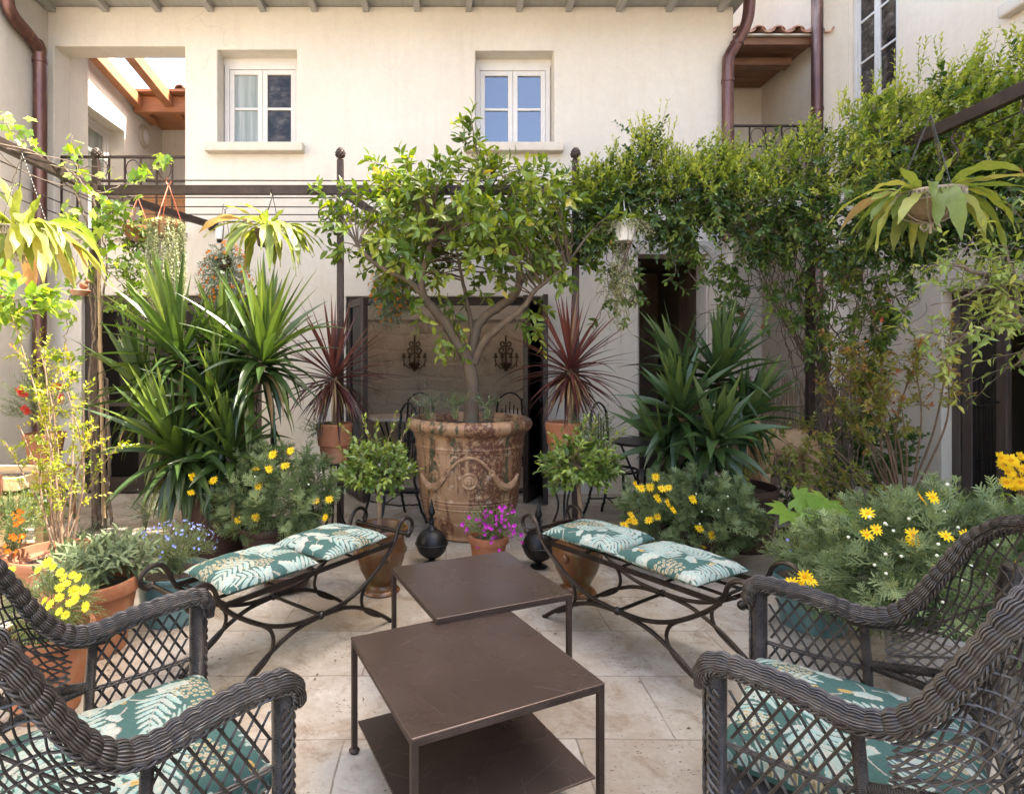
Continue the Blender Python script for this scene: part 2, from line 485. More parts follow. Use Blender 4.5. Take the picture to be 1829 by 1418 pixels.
RUST = mottled('rust_strap', (.18, .07, .04), (.26, .11, .06), 20, .7, .3, bst=.2)
BASKETMETAL = mottled('antique_basket_metal', (.32, .27, .20), (.44, .385, .30), 12, .5, .5, bs=90, bst=.5)
BURLAP = mottled('burlap_liner', (.20, .14, .085), (.29, .21, .135), 60, .95, bs=160, bst=.7)
GALV = mottled('chain_metal', (.06, .055, .045), (.12, .11, .095), 20, .4, .8, bst=0)
WHITECLOTH = mottled('cream_cloth', (.62, .585, .52), (.70, .665, .60), 10, .9, bs=80, bst=.3)
MARBLE = mottled('pale_table_top', (.55, .50, .43), (.64, .59, .52), 5, .35, bst=.03)
WICKER = mottled('dark_grey_wicker', (.021, .0175, .0155), (.044, .0365, .0315), 26, .42, bs=150, bst=.25, bd=.0015, c3=(.072, .060, .050), s3=8)
WICKERCORE = mottled('shaded_gap_wicker', (.012, .011, .010), (.022, .020, .018), 20, .8, bst=0)  # colour darkened so gaps between the strands look shaded
LAMPRIM = mottled('lamp_rim_paint', (.36, .30, .23), (.42, .36, .28), 5, .4, bst=0)
LAMPGLASS = mottled('frosted_glass', (.48, .46, .42), (.52, .50, .46), 3, .35, bst=0)
FOLDED = mottled('brown_stone_statue', (.3, .2, .12), (.4, .28, .17), 8, .8, bst=.3)

def glass(name, tint, rough=.03, ior=1.9):
    m, t, b = M_(name)
    b.inputs['Base Color'].default_value = (*tint, 1)
    b.inputs['Roughness'].default_value = rough
    b.inputs['Specular IOR Level'].default_value = 1.0
    b.inputs['IOR'].default_value = ior
    v = coords(t)
    bump(t, b, noise(t, v, 2.0, 2, .5), .04, .02)
    return m
DOORBROWN = mottled('weathered_brown_door', (.062, .044, .034), (.10, .073, .058), 6, .45, bs=40, bst=.1, stretch=(6, 6, .6))
GARDENGLASS = glass('garden_door_glass', (.010, .011, .011), .03, 1.6)
GLASSBLUE = glass('window_glass_sky_reflection', (.012, .035, .10), .03, 1.7)  # blue base colour stands in for sky reflected in the pane
GLASSDARK = glass('window_glass_dark_reflection', (.025, .021, .019), .03, 1.27)
_t = GLASSDARK.node_tree; _n = noise(_t, coords(_t, (3, 3, 5)), 2.2, 6, .75); _t.links.new(ramp(_t, [(.42, (.012, .010, .009)), (.55, (.05, .04, .033)), (.7, (.16, .14, .12))], _n).outputs[0], _t.nodes['Principled BSDF'].inputs['Base Color'])  # dark mottling painted in place of a stone house reflected in the pane
GLASSCURT = glass('window_glass_curtain', (.30, .33, .30), .03, 1.3)
_t = GLASSCURT.node_tree; _t.links.new(ramp(_t, [(.35, (.20, .225, .20)), (.65, (.36, .38, .345))], noise(_t, coords(_t, (14, 14, .6)), 1.6, 4, .6)).outputs[0], _t.nodes['Principled BSDF'].inputs['Base Color'])
DOORGLASS = glass('door_glass', (.006, .005, .0045), .03, 1.25); DOORGLASS.node_tree.nodes['Principled BSDF'].inputs['Specular IOR Level'].default_value = .4

# floor: travertine slabs
def floor_mat():
    m, t, b = M_('travertine_slabs')
    v = coords(t)
    wv = nd(t, 'ShaderNodeVectorMath', operation='MULTIPLY_ADD')
    nn = nd(t, 'ShaderNodeTexNoise', i_Scale=2.5, i_Detail=3.0)
    t.links.new(v, nn.inputs['Vector'])
    t.links.new(nn.outputs['Color'], wv.inputs[0]); wv.inputs[1].default_value = (.026, .026, 0); t.links.new(v, wv.inputs[2])
    br = nd(t, 'ShaderNodeTexBrick', offset=.43, squash=1.0, i_Scale=1.0, i_Mortar_Size=.0045, i_Mortar_Smooth=.5, i_Bias=0.0, i_Brick_Width=.86, i_Row_Height=.43)
    br.inputs['Color1'].default_value = (0, 0, 0, 1); br.inputs['Color2'].default_value = (1, 1, 1, 1); br.inputs['Mortar'].default_value = (.5, .5, .5, 1)
    t.links.new(wv.outputs[0], br.inputs['Vector'])
    slab = ramp(t, [(0, (.295, .245, .18)), (.35, (.385, .34, .275)), (.7, (.33, .285, .215)), (1, (.425, .385, .325))], br.outputs['Color'])
    cl = noise(t, v, 2.1, 7, .68, .6)
    col = mixc(t, ramp(t, [(.34, (.85, .85, .85)), (.58, (0, 0, 0))], cl).outputs[0], slab.outputs[0], (.25, .185, .12))
    st = noise(t, v, 5.5, 8, .75, .8)
    col = mixc(t, ramp(t, [(.52, (0, 0, 0)), (.68, (.9, .9, .9))], st).outputs[0], col, (.18, .125, .075))
    wh = noise(t, coords(t, (1, 1, 1), (0, 0, 1.1)), 3.0, 7, .7)
    col = mixc(t, ramp(t, [(.55, (0, 0, 0)), (.75, (.6, .6, .6))], wh).outputs[0], col, (.60, .55, .48))
    # travertine pits
    pv = coords(t, (1, 2.2, 1), (0, 0, .25))
    vo = nd(t, 'ShaderNodeTexVoronoi', i_Scale=34.0, i_Randomness=1.0)
    dn = nd(t, 'ShaderNodeTexNoise', i_Scale=25.0, i_Detail=4.0)
    t.links.new(pv, dn.inputs['Vector'])
    ad = nd(t, 'ShaderNodeVectorMath', operation='MULTIPLY_ADD'); ad.inputs[1].default_value = (.045, .045, 0)
    t.links.new(dn.outputs['Color'], ad.inputs[0]); t.links.new(pv, ad.inputs[2]); t.links.new(ad.outputs[0], vo.inputs['Vector'])
    pm = nd(t, 'ShaderNodeMath', operation='SUBTRACT', i_1=.0)
    patch = ramp(t, [(.40, (.03, .03, .03)), (.66, (.26, .26, .26))], noise(t, v, 3.5, 5, .7))
    lt = nd(t, 'ShaderNodeMath', operation='LESS_THAN')
    t.links.new(vo.outputs['Distance'], lt.inputs[0]); t.links.new(patch.outputs[0], lt.inputs[1])
    col = mixc(t, lt.outputs[0], col, (.14, .10, .07))
    fine = ramp(t, [(.3, (.86, .86, .86)), (.7, (1.08, 1.08, 1.08))], noise(t, v, 45, 5, .7))
    col = mixc(t, 1.0, col, fine.outputs[0], 'MULTIPLY')
    jn = ramp(t, [(.1, (0, 0, 0)), (.8, (.8, .8, .8))], br.outputs['Fac'])
    jm = nd(t, 'ShaderNodeMath', operation='MULTIPLY'); t.links.new(jn.outputs[0], jm.inputs[0]); t.links.new(ramp(t, [(.35, (.45, .45, .45)), (.55, (1, 1, 1))], noise(t, v, 6, 4, .7)).outputs[0], jm.inputs[1])
    col = mixc(t, jm.outputs[0], col, (.15, .115, .085))
    t.links.new(col, b.inputs['Base Color'])
    b.inputs['Roughness'].default_value = .72
    h = nd(t, 'ShaderNodeMath', operation='MULTIPLY_ADD', i_1=-3.0)
    t.links.new(br.outputs['Fac'], h.inputs[0]); t.links.new(noise(t, v, 30, 5, .65), h.inputs[2])
    h2 = nd(t, 'ShaderNodeMath', operation='SUBTRACT'); t.links.new(h.outputs[0], h2.inputs[0]); t.links.new(lt.outputs[0], h2.inputs[1])
    bump(t, b, h2.outputs[0], .35, .005)
    return m
FLOOR = floor_mat()

def stonewall_mat():
    m, t, b = M_('coursed_stone')
    v = coords(t, (1, 1, 1), (R(90), 0, 0))
    nn = nd(t, 'ShaderNodeTexNoise', i_Scale=3.5, i_Detail=4.0); t.links.new(v, nn.inputs['Vector'])
    wv = nd(t, 'ShaderNodeVectorMath', operation='MULTIPLY_ADD'); wv.inputs[1].default_value = (.3, .22, 0)
    t.links.new(nn.outputs['Color'], wv.inputs[0]); t.links.new(v, wv.inputs[2])
    br = nd(t, 'ShaderNodeTexBrick', offset=.4, i_Scale=1.0, i_Mortar_Size=.03, i_Mortar_Smooth=.6, i_Brick_Width=.42, i_Row_Height=.21)
    br.inputs['Color1'].default_value = (.54, .45, .34, 1); br.inputs['Color2'].default_value = (.62, .53, .41, 1); br.inputs['Mortar'].default_value = (.59, .50, .39, 1)
    t.links.new(wv.outputs[0], br.inputs['Vector'])
    col = mixc(t, ramp(t, [(.5, (0, 0, 0)), (.68, (.8, .8, .8))], noise(t, v, 4, 6, .7)).outputs[0], br.outputs['Color'], (.29, .23, .17))
    t.links.new(col, b.inputs['Base Color']); b.inputs['Roughness'].default_value = .9
    h = nd(t, 'ShaderNodeMath', operation='MULTIPLY_ADD', i_1=-1.2); t.links.new(br.outputs['Fac'], h.inputs[0]); t.links.new(noise(t, v, 9, 6, .7), h.inputs[2])
    bump(t, b, h.outputs[0], .45, .02)
    return m
STONEWALL = stonewall_mat()

def bigpot_mat():
    """old terracotta with flaked slip, dark streaks running down and moss"""
    m, t, b = M_('weathered_glazed_terracotta')
    v = coords(t)
    base = ramp(t, [(.3, (.235, .122, .055)), (.7, (.38, .235, .128))], noise(t, v, 3, 6, .65)).outputs[0]
    sv = coords(t, (5, 5, .55))
    stk = noise(t, sv, 1.3, 4, .6)
    fl = noise(t, v, 34, 8, .8)
    def masked(a, lo, hi, f2, lo2, hi2):
        x = ramp(t, [(lo, (0, 0, 0)), (hi, (1, 1, 1))], a).outputs[0]
        y = ramp(t, [(lo2, (0, 0, 0)), (hi2, (1, 1, 1))], f2).outputs[0]
        q = nd(t, 'ShaderNodeMath', operation='MULTIPLY'); t.links.new(x, q.inputs[0]); t.links.new(y, q.inputs[1])
        return q.outputs[0]
    col = mixc(t, masked(stk, .45, .51, fl, .43, .49), base, (.095, .034, .015))
    sv2 = coords(t, (4, 4, .5), (0, 0, 2.0))
    stk2 = noise(t, sv2, 1.5, 4, .6)
    fl2 = noise(t, v, 17, 7, .75)
    col = mixc(t, masked(stk2, .55, .60, fl2, .44, .50), col, (.05, .05, .022))
    col = mixc(t, ramp(t, [(.57, (0, 0, 0)), (.63, (.8, .8, .8))], noise(t, v, 19, 8, .82)).outputs[0], col, (.26, .10, .045))
    col = mixc(t, ramp(t, [(.58, (0, 0, 0)), (.65, (.75, .75, .75))], noise(t, coords(t, (1, 1, 1), (1, 0, 0)), 13, 7, .75)).outputs[0], col, (.50, .375, .26))
    t.links.new(col, b.inputs['Base Color']); b.inputs['Roughness'].default_value = .62
    bump(t, b, noise(t, v, 22, 7, .75), .4, .006)
    return m
BIGPOT = bigpot_mat()
RELIEF = mottled('worn_terracotta_relief', (.24, .13, .065), (.40, .25, .14), 14, .7, bs=60, bst=.4, c3=(.13, .06, .03), s3=9)

def urn_mat():
    m, t, b = M_('honey_glazed_urn')
    v = coords(t); sv = coords(t, (6, 6, .9))
    base = ramp(t, [(.3, (.065, .026, .010)), (.7, (.15, .062, .020))], noise(t, v, 6, 5, .6)).outputs[0]
    col = mixc(t, ramp(t, [(.5, (0, 0, 0)), (.62, (1, 1, 1))], noise(t, sv, 1.5, 4, .6)).outputs[0], base, (.075, .035, .014))
    col = mixc(t, ramp(t, [(.58, (0, 0, 0)), (.66, (.8, .8, .8))], noise(t, coords(t, (5, 5, 1.2), (0, 0, 1)), 1.6, 4, .6)).outputs[0], col, (.09, .085, .03))
    t.links.new(col, b.inputs['Base Color']); b.inputs['Roughness'].default_value = .28
    bump(t, b, noise(t, v, 30, 4, .6), .15, .003)
    return m
URN = urn_mat()

def tabletop_mat():
    m, t, b = M_('brown_steel_top')
    v = coords(t)
    br = noise(t, coords(t, (2, 60, 1), (0, 0, 0)), 4, 3, .5)
    base = ramp(t, [(.3, (.068, .045, .034)), (.7, (.105, .072, .056))], noise(t, v, 2, 5, .6)).outputs[0]
    base = mixc(t, ramp(t, [(.3, (0, 0, 0)), (.8, (.25, .25, .25))], br).outputs[0], base, (.12, .088, .072))
    tot = None
    for k, (rot, th) in enumerate(((.3, .0035), (1.2, .003), (2.3, .003), (2.9, .003), (.9, .0025), (1.9, .003))):
        wv = nd(t, 'ShaderNodeTexWave', wave_type='BANDS', i_Scale=2.2 + .5 * k, i_Distortion=2.2, i_Detail=1.0, i_Detail_Scale=.3)
        t.links.new(coords(t, (1, 1, 1), (0, 0, rot)), wv.inputs['Vector'])
        l = ramp(t, [(.0, (1, 1, 1)), (th, (0, 0, 0))], wv.outputs['Fac']).outputs[0]
        mk = ramp(t, [(.57, (0, 0, 0)), (.66, (.16, .16, .16))], noise(t, coords(t, (1, 1, 1), (0, 0, rot * 2)), 4 + k, 3, .5)).outputs[0]
        q = nd(t, 'ShaderNodeMath', operation='MULTIPLY'); t.links.new(l, q.inputs[0]); t.links.new(mk, q.inputs[1])
        if tot is None: tot = q.outputs[0]
        else:
            a = nd(t, 'ShaderNodeMath', operation='MAXIMUM'); t.links.new(tot, a.inputs[0]); t.links.new(q.outputs[0], a.inputs[1]); tot = a.outputs[0]
    col = mixc(t, tot, base, (.42, .36, .31))
    t.links.new(col, b.inputs['Base Color'])
    b.inputs['Metallic'].default_value = .5
    rr = ramp(t, [(.3, (.17, .17, .17)), (.7, (.38, .38, .38))], noise(t, v, 2.6, 3, .5))
    t.links.new(rr.outputs[0], b.inputs['Roughness'])
    bump(t, b, noise(t, v, 5, 2, .5), .02, .003)
    return m
TABLE = tabletop_mat()

def print_mat():
    m, t, b = M_('printed_botanical_cloth')
    a = nd(t, 'ShaderNodeAttribute', attribute_name='print')
    v = coords(t)
    f = ramp(t, [(.3, (.88, .88, .88)), (.7, (1.08, 1.08, 1.08))], noise(t, v, 90, 3, .6)).outputs[0]
    t.links.new(mixc(t, 1.0, a.outputs['Color'], f, 'MULTIPLY'), b.inputs['Base Color'])
    b.inputs['Roughness'].default_value = .85
    b.inputs['Specular IOR Level'].default_value = .25
    bump(t, b, noise(t, v, 14, 4, .6), .35, .006)
    return m
PRINT = print_mat()

L_CITRUS = leafmat('citrus_leaf', [(0, (.042, .082, .014)), (.35, (.098, .158, .022)), (.7, (.185, .25, .034)), (.92, (.29, .33, .05)), (.96, (.42, .35, .06)), (1, (.48, .33, .05))], .30, .30)
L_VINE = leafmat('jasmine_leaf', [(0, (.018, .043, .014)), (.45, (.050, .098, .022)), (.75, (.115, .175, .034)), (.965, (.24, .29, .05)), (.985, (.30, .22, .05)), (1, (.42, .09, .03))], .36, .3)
L_VINETOP = leafmat('sunlit_young_jasmine_leaf', [(0, (.13, .19, .03)), (.5, (.24, .31, .05)), (1, (.40, .43, .09))], .38, .38)  # young leaves, brightened further to stand in for sun on the vine
L_YUCCA = leafmat('yucca_leaf', [(0, (.022, .046, .012)), (.55, (.050, .088, .018)), (1, (.14, .19, .034))], .36, .22, .5)
L_YUCCA2 = leafmat('blue_green_yucca_leaf', [(0, (.022, .046, .015)), (.6, (.048, .084, .024)), (1, (.11, .15, .04))], .34, .18, .5)
L_CORDY = leafmat('bronze_cordyline_leaf', [(0, (.045, .014, .012)), (.6, (.125, .042, .032)), (.92, (.20, .085, .06)), (1, (.30, .18, .09))], .35, .25, .5)
L_DRY = leafmat('dry_leaf', [(0, (.22, .13, .06)), (1, (.42, .29, .16))], .8, .2, .2)
L_EURY = leafmat('grey_green_daisy_leaf', [(0, (.07, .10, .040)), (.5, (.145, .195, .078)), (1, (.30, .36, .17))], .6, .25, .3)
L_TOPIARY = leafmat('glossy_bush_leaf', [(0, (.045, .08, .018)), (.45, (.09, .145, .026)), (.85, (.155, .215, .04)), (1, (.26, .32, .05))], .33, .3)
L_GOLD = leafmat('golden_abelia_leaf', [(0, (.12, .17, .02)), (.6, (.25, .29, .03)), (.88, (.36, .33, .035)), (1, (.45, .17, .04))], .45, .42)
L_RUSSET = leafmat('russet_shrub_leaf', [(0, (.14, .19, .035)), (.5, (.26, .27, .055)), (.8, (.36, .25, .065)), (1, (.38, .14, .055))], .45, .38)
L_GRAPE = leafmat('grape_leaf', [(0, (.10, .19, .03)), (.6, (.20, .30, .045)), (1, (.34, .42, .08))], .45, .45)
L_STAG = leafmat('strap_cactus_leaf', [(0, (.12, .17, .035)), (.5, (.23, .275, .06)), (.85, (.36, .37, .085)), (1, (.40, .26, .12))], .45, .4)
L_SAGE = leafmat('sage_leaf', [(0, (.075, .105, .052)), (.5, (.125, .16, .08)), (1, (.20, .24, .125))], .75, .22, .2)
L_SMALL = leafmat('small_herb_leaf', [(0, (.055, .09, .022)), (.5, (.11, .155, .038)), (1, (.20, .25, .06))], .5, .3)
L_SILVER = leafmat('silver_herb_leaf', [(0, (.13, .17, .115)), (1, (.31, .355, .25))], .7, .25, .2)
L_FATSIA = leafmat('lime_fatsia_leaf', [(0, (.13, .25, .035)), (.6, (.23, .36, .05)), (1, (.35, .45, .085))], .4, .42)
L_IVY = leafmat('ivy_leaf', [(0, (.04, .085, .02)), (.7, (.10, .16, .035)), (1, (.40, .42, .22))], .45, .3)
L_PEARL = leafmat('pearl_string_leaf', [(0, (.22, .24, .10)), (.6, (.40, .41, .20)), (1, (.55, .53, .33))], .5, .2)
L_SEDUM = leafmat('sedum_leaf', [(0, (.17, .20, .075)), (.6, (.31, .33, .14)), (1, (.44, .42, .22))], .6, .25)
L_DECID = leafmat('pale_lemon_leaf', [(0, (.13, .20, .04)), (.5, (.22, .29, .06)), (.9, (.36, .38, .10)), (1, (.45, .36, .10))], .4, .4)
F_YELLOW = leafmat('yellow_petal', [(0, (.80, .50, .01)), (.6, (.86, .62, .015)), (1, (.72, .36, .01))], .5, .3, .2)
F_LEMON = leafmat('lemon_petal', [(0, (.80, .70, .04)), (.6, (.86, .78, .08)), (1, (.74, .58, .03))], .5, .3, .2)
F_PINK = leafmat('magenta_petal', [(0, (.42, .02, .36)), (.6, (.58, .05, .50)), (1, (.66, .16, .58))], .5, .3, .2)
F_ORANGE = leafmat('orange_petal', [(0, (.66, .19, .015)), (.6, (.72, .29, .02)), (1, (.75, .42, .08))], .5, .3, .2)
F_RED = leafmat('red_petal', [(0, (.55, .02, .02)), (1, (.75, .07, .05))], .5, .3, .2)
F_BLUE = leafmat('pale_blue_petal', [(0, (.24, .29, .66)), (1, (.50, .55, .85))], .5, .3, .2)
F_WHITE = leafmat('white_bud', [(0, (.62, .64, .48)), (1, (.75, .75, .62))], .6, .2, .2)
F_GREEN = L_SMALL
# ------------------------------------------------------------------ setting
D = 6.08                                     # distance of the courtyard front
def HX(px, d=D): return (px - PX) / FX * d
def HZ(py, d=D): return CH + (PY - py) / FX * d

fm = MB(); fm.add([(-60, -60, 0), (60, -60, 0), (60, 60, 0), (-60, 60, 0)], [[0, 1, 2, 3]])
struct(fm.build('ground', FLOOR, smooth=False), label='pale travertine paving slabs of the courtyard')

def holed_wall(mb, axis, c0, c1, u0, u1, z0, z1, holes):
    """wall slab between c0 (seen face) and c1 on the axis 'x' or 'y', with rectangular holes (ua,ub,za,zb)"""
    us = sorted({u0, u1, *[h[0] for h in holes], *[h[1] for h in holes]})
    zs = sorted({z0, z1, *[h[2] for h in holes], *[h[3] for h in holes]})
    us = [q for q in us if u0 <= q <= u1]; zs = [q for q in zs if z0 <= q <= z1]
    vid, V, F = {}, [], []
    def vt(c, u, z):
        k = (round(c, 5), round(u, 5), round(z, 5))
        if k not in vid:
            vid[k] = len(V); V.append((c, u, z) if axis == 'x' else (u, c, z))
        return vid[k]
    def solid(i, j):
        if i < 0 or j < 0 or i >= len(us) - 1 or j >= len(zs) - 1: return False
        um, zm = (us[i] + us[i + 1]) / 2, (zs[j] + zs[j + 1]) / 2
        return not any(h[0] < um < h[1] and h[2] < zm < h[3] for h in holes)
    for i in range(len(us) - 1):
        for j in range(len(zs) - 1):
            if not solid(i, j): continue
            a, b_, c, d_ = us[i], us[i + 1], zs[j], zs[j + 1]
            F.append([vt(c0, a, c), vt(c0, b_, c), vt(c0, b_, d_), vt(c0, a, d_)])
            F.append([vt(c1, a, c), vt(c1, a, d_), vt(c1, b_, d_), vt(c1, b_, c)])
            for (ii, jj, p, q) in ((i - 1, j, (a, c), (a, d_)), (i + 1, j, (b_, d_), (b_, c)), (i, j - 1, (b_, c), (a, c)), (i, j + 1, (a, d_), (b_, d_))):
                if not solid(ii, jj):
                    F.append([vt(c0, *p), vt(c0, *q), vt(c1, *q), vt(c1, *p)])
    mb.add(V, F)
    return mb
def fixnormals(o):
    import bmesh
    bm = bmesh.new(); bm.from_mesh(o.data); bmesh.ops.recalc_face_normals(bm, faces=bm.faces); bm.to_mesh(o.data); bm.free()
    return o

# ---- the front house
WT = .25
house = thing('courtyard_house', 'cream plastered two storey house front with grey rafters, facing the courtyard', 'house', (-.6, D, 0))
lx0, lx1, lz0, lz1 = HX(97), HX(330), HZ(418), HZ(83)
LOGGIA = (lx0, lx1, lz0, lz1)
W1 = (HX(388), HX(530), HZ(259), HZ(89)); W2 = (HX(849), HX(990), HZ(259), HZ(91))
DL = (HX(145), HX(467), .0, HZ(528)); DC = (HX(618), HX(975), .0, HZ(530)); DR = (HX(1140), HX(1261), .0, HZ(455))
ZT = HZ(12)
mb = MB(); holed_wall(mb, 'y', D, D + WT, -4.55, HX(1310), -.3, ZT, [LOGGIA, W1, W2, DL, DC, DR])
o = fixnormals(mb.build('wall', WALL, house, smooth=False, bevel=.014))
# rafters and boards of the eaves
mb = MB(); mb.box((-5.2, D - .62, ZT + .003), (HX(1322), D + .3, ZT + .03))
mb.box((-5.2, D - .66, ZT - .02), (HX(1322), D - .621, ZT + .14))
mb.build('eaves_boards', GREYWOOD, house, smooth=False)
mb = MB()
for i, px in enumerate((95, 190, 283, 377, 470, 562, 654, 745, 837, 927, 1015, 1105, 1194, 1286)):
    x = HX(px)
    m2 = MB(); m2.box((x - .032, D - .6, ZT - .066), (x + .032, D + .003 - .006, ZT + .001))
    m2.build('rafter', GREYWOOD, house, smooth=False, bevel=.004)
mb = MB(); mb.lathe([(.07, -4.6), (.07, HX(1322))], (0, 0, 0), 14, a0=math.pi, a1=2 * math.pi); v = mb.v[0]; mb.v[0] = np.stack([v[:, 2], D - .735 + v[:, 0], ZT - .07 + v[:, 1]], 1)
go = mb.build('added_gutter', COPPER, house)  # added out of view for its dark reflection in the upper panes
sd = go.modifiers.new('thick', 'SOLIDIFY'); sd.thickness = .004
# main roof behind the eaves (leaves the loggia open to the sky)
mb = MB(); mb.add([(lx1, D + .2, ZT + .06), (HX(1318), D + .2, ZT + .06), (HX(1318), D + 5, ZT + 1.4), (lx1, D + 5, ZT + 1.4),
                   (lx1, D + .2, ZT + .16), (HX(1318), D + .2, ZT + .16), (HX(1318), D + 5, ZT + 1.5), (lx1, D + 5, ZT + 1.5)],
                  np.array([[0, 3, 2, 1], [4, 5, 6, 7], [0, 1, 5, 4], [2, 3, 7, 6], [1, 2, 6, 5], [3, 0, 4, 7]]))
mb.build('roof', TILE, house, smooth=False)
mb = MB(); holed_wall(mb, 'x', HX(1310) - .004, HX(1310) - .25, D + WT, D + 6, -.3, ZT + .05, [])
fixnormals(mb.build('return_wall', WALL2, house, smooth=False))

def window(parent, u0, u1, z0, z1, y, fw, mull, rows, gl, axis='y', inward=1, leafs=2):
    """casement window: frame (part), sashes, panes (sub-parts); y = plane of the outer frame face"""
    def bx(m, a, b_, c, d_, e, f):
        if axis == 'y': m.box((a, e, c), (b_, f, d_))
        else: m.box((e, a, c), (f, b_, d_))
    s = inward
    fr = MB()
    bx(fr, u0, u0 + fw, z0, z1, y, y + s * .07); bx(fr, u1 - fw, u1, z0, z1, y, y + s * .07)
    bx(fr, u0 + fw, u1 - fw, z1 - fw, z1, y, y + s * .07); bx(fr, u0 + fw, u1 - fw, z0, z0 + fw * .8, y, y + s * .07)
    fo = fr.build('window', WHITEWOOD, parent, smooth=False, bevel=.004)
    ww = (u1 - u0 - 2 * fw) / leafs
    for k in range(leafs):
        a = u0 + fw + k * ww + .002; b_ = a + ww - .004
        sa = MB(); q = mull
        c, d_ = z0 + fw * .8 + .002, z1 - fw - .002
        y1, y2 = y + s * .012, y + s * .06
        bx(sa, a, a + q, c, d_, y1, y2); bx(sa, b_ - q, b_, c, d_, y1, y2)
        bx(sa, a + q, b_ - q, c, c + q * 1.2, y1, y2); bx(sa, a + q, b_ - q, d_ - q, d_, y1, y2)
        for r_ in range(1, rows):
            zz = c + (d_ - c) * r_ / rows
            bx(sa, a + q, b_ - q, zz - .013, zz + .013, y1 + s * .004, y2)
        sa.build('sash', WHITEWOOD, fo, smooth=False, bevel=.003)
        pa = MB(); bx(pa, a + q * .8, b_ - q * .8, c + q * .8, d_ - q * .8, y + s * .034, y + s * .044)
        pa.build('pane', gl[k] if isinstance(gl, (list, tuple)) else gl, fo, smooth=False)
    return fo
for (Wn, gl) in ((W1, (GLASSCURT, GLASSDARK)), (W2, (GLASSBLUE, GLASSBLUE))):
    fo = window(house, Wn[0] + .01, Wn[1] - .01, Wn[2], Wn[3] - .07, D + .175, .05, .05, 2, gl)
    mb = MB(); mb.box((Wn[0] - .10, D - .10, Wn[2] - .095), (Wn[1] + .085, D + .12, Wn[2] - .002))
    mb.build('sill', STONESILL, fo, smooth=False, bevel=.012)
    mb = MB(); mb.box((Wn[0], D + .18, Wn[3] - .07), (Wn[1], D + .26, Wn[3] + .05)); mb.build('roller_box', WHITEWOOD, fo, smooth=False)

# room behind the ground floor
RB = 8.7
mb = MB()
mb.box((-4.5, D + WT, -.02), (2.0, RB, .015))
mb.build('room_floor', mottled('room_floor_tiles', (.34, .28, .22), (.42, .35, .28), 3, .5, bst=.05), house, smooth=False)
mb = MB(); mb.box((-4.5, RB, 0), (2.0, RB + .2, 2.02)); mb.build('stone_wall', STONEWALL, house, smooth=False)
mb = MB(); mb.box((-4.5, RB - .05, 2.02), (2.0, RB + .2, 2.6)); mb.box((-4.7, D + WT, 0), (-4.5, RB, 2.6))
mb.box((2.0, D + WT + .3, 0), (2.2, RB, 2.6)); mb.box((-4.5, D + WT, 2.3), (2.0, RB - 1.15, 2.42))  # ceiling stops short; unseen gap added to let daylight onto the stone wall
mb.box((-1.75, D + WT + .01, 0), (-1.6, RB - 1.0, 2.3))
mb.build('room_wall', INNER, house, smooth=False)

# loggia: floor, deep jamb, inner walls, small roof with timbers
mb = MB(); mb.box((-4.9, D + .001, lz0 - .16), (lx1 + .001, 9.2, lz0)); mb.box((lx0 - .02, D - .03, lz0 - .07), (lx1 + .02, D, lz0 + .012))
mb.build('loggia_floor', STONESILL, house, smooth=False, bevel=.006)
LXI = -4.46
mb = MB(); mb.box((-4.95, D + WT, lz0), (lx0, 6.66, 5.6)); mb.build('loggia_jamb', WALL, house, smooth=False, bevel=.012)
lw_d0, lw_d1 = 6.75, 7.95
mb = MB(); holed_wall(mb, 'x', LXI, LXI - .3, 6.6, 9.0, lz0, 5.45, [(lw_d0, lw_d1, lz0, HZ(192, FX * -LXI / 638))])
mb.box((LXI - .3, 9.0, lz0), (lx1 + .3, 9.2, 5.6))
mb.box((lx1 + .002, D + WT, lz0), (lx1 + .25, 9.0, ZT + .2))
fixnormals(mb.build('loggia_wall', WALL, house, smooth=False))
zw = HZ(192, FX * -LXI / 638)
window(house, lw_d0, lw_d1, lz0 + .05, zw, LXI - .2, .06, .055, 1, GLASSCURT, 'x', -1, 2)
mb = MB()
mb.bar((LXI + .09, D + .3, 5.30), (LXI + .09, 8.6, 4.98), .11, .15); mb.bar((LXI + .52, D + .3, 5.34), (LXI + .52, 8.5, 5.02), .12, .17)
mb.bar((LXI + .02, 8.2, 5.03), (lx1, 8.2, 5.03), .10, .22)
mb.build('roof_timber', REDWOOD, house, smooth=False, bevel=.006)
def tiles(x0, x1, y0, z0, y1, z1, pitch=.19):
    m = MB()
    n = int((x1 - x0) / pitch)
    for k in range(n):
        xc = x0 + (k + .5) * (x1 - x0) / n
        for sgn, off in ((1, 0), (-1, pitch / 2)):
            a = np.linspace(0, math.pi, 9)
            rr = pitch * .36
            pr = np.stack([xc + off + rr * np.cos(a), sgn * rr * .75 * np.sin(a) + (.0 if sgn > 0 else .035)], 1)
            V = []
            for (yy, zz) in ((y0, z0), (y1, z1)):
                for th in (0, .016):
                    for q in pr:
                        V.append((q[0], yy, zz + q[1] - th * sgn))
            f = []
            for i in range(8):
                f += [[i, i + 1, 18 + i + 1, 18 + i], [9 + i, 27 + i, 27 + i + 1, 9 + i + 1], [i, 9 + i, 9 + i + 1, i + 1]]
            m.add(V, f)
    return m
tiles(LXI + .62, lx1 - .02, 8.02, 5.20, 9.3, 5.42).build('roof_tiles', TILE, house)
mb = MB(); mb.box((LXI, 8.03, 5.155), (lx1, 9.0, 5.19)); mb.box((LXI, 8.26, 5.0), (lx1, 8.99, 5.15)); mb.box((-4.95, D + .31, 5.23), (lx1, 6.98, 5.33)); mb.build('loggia_ceiling', REDWOOD, house, smooth=False)

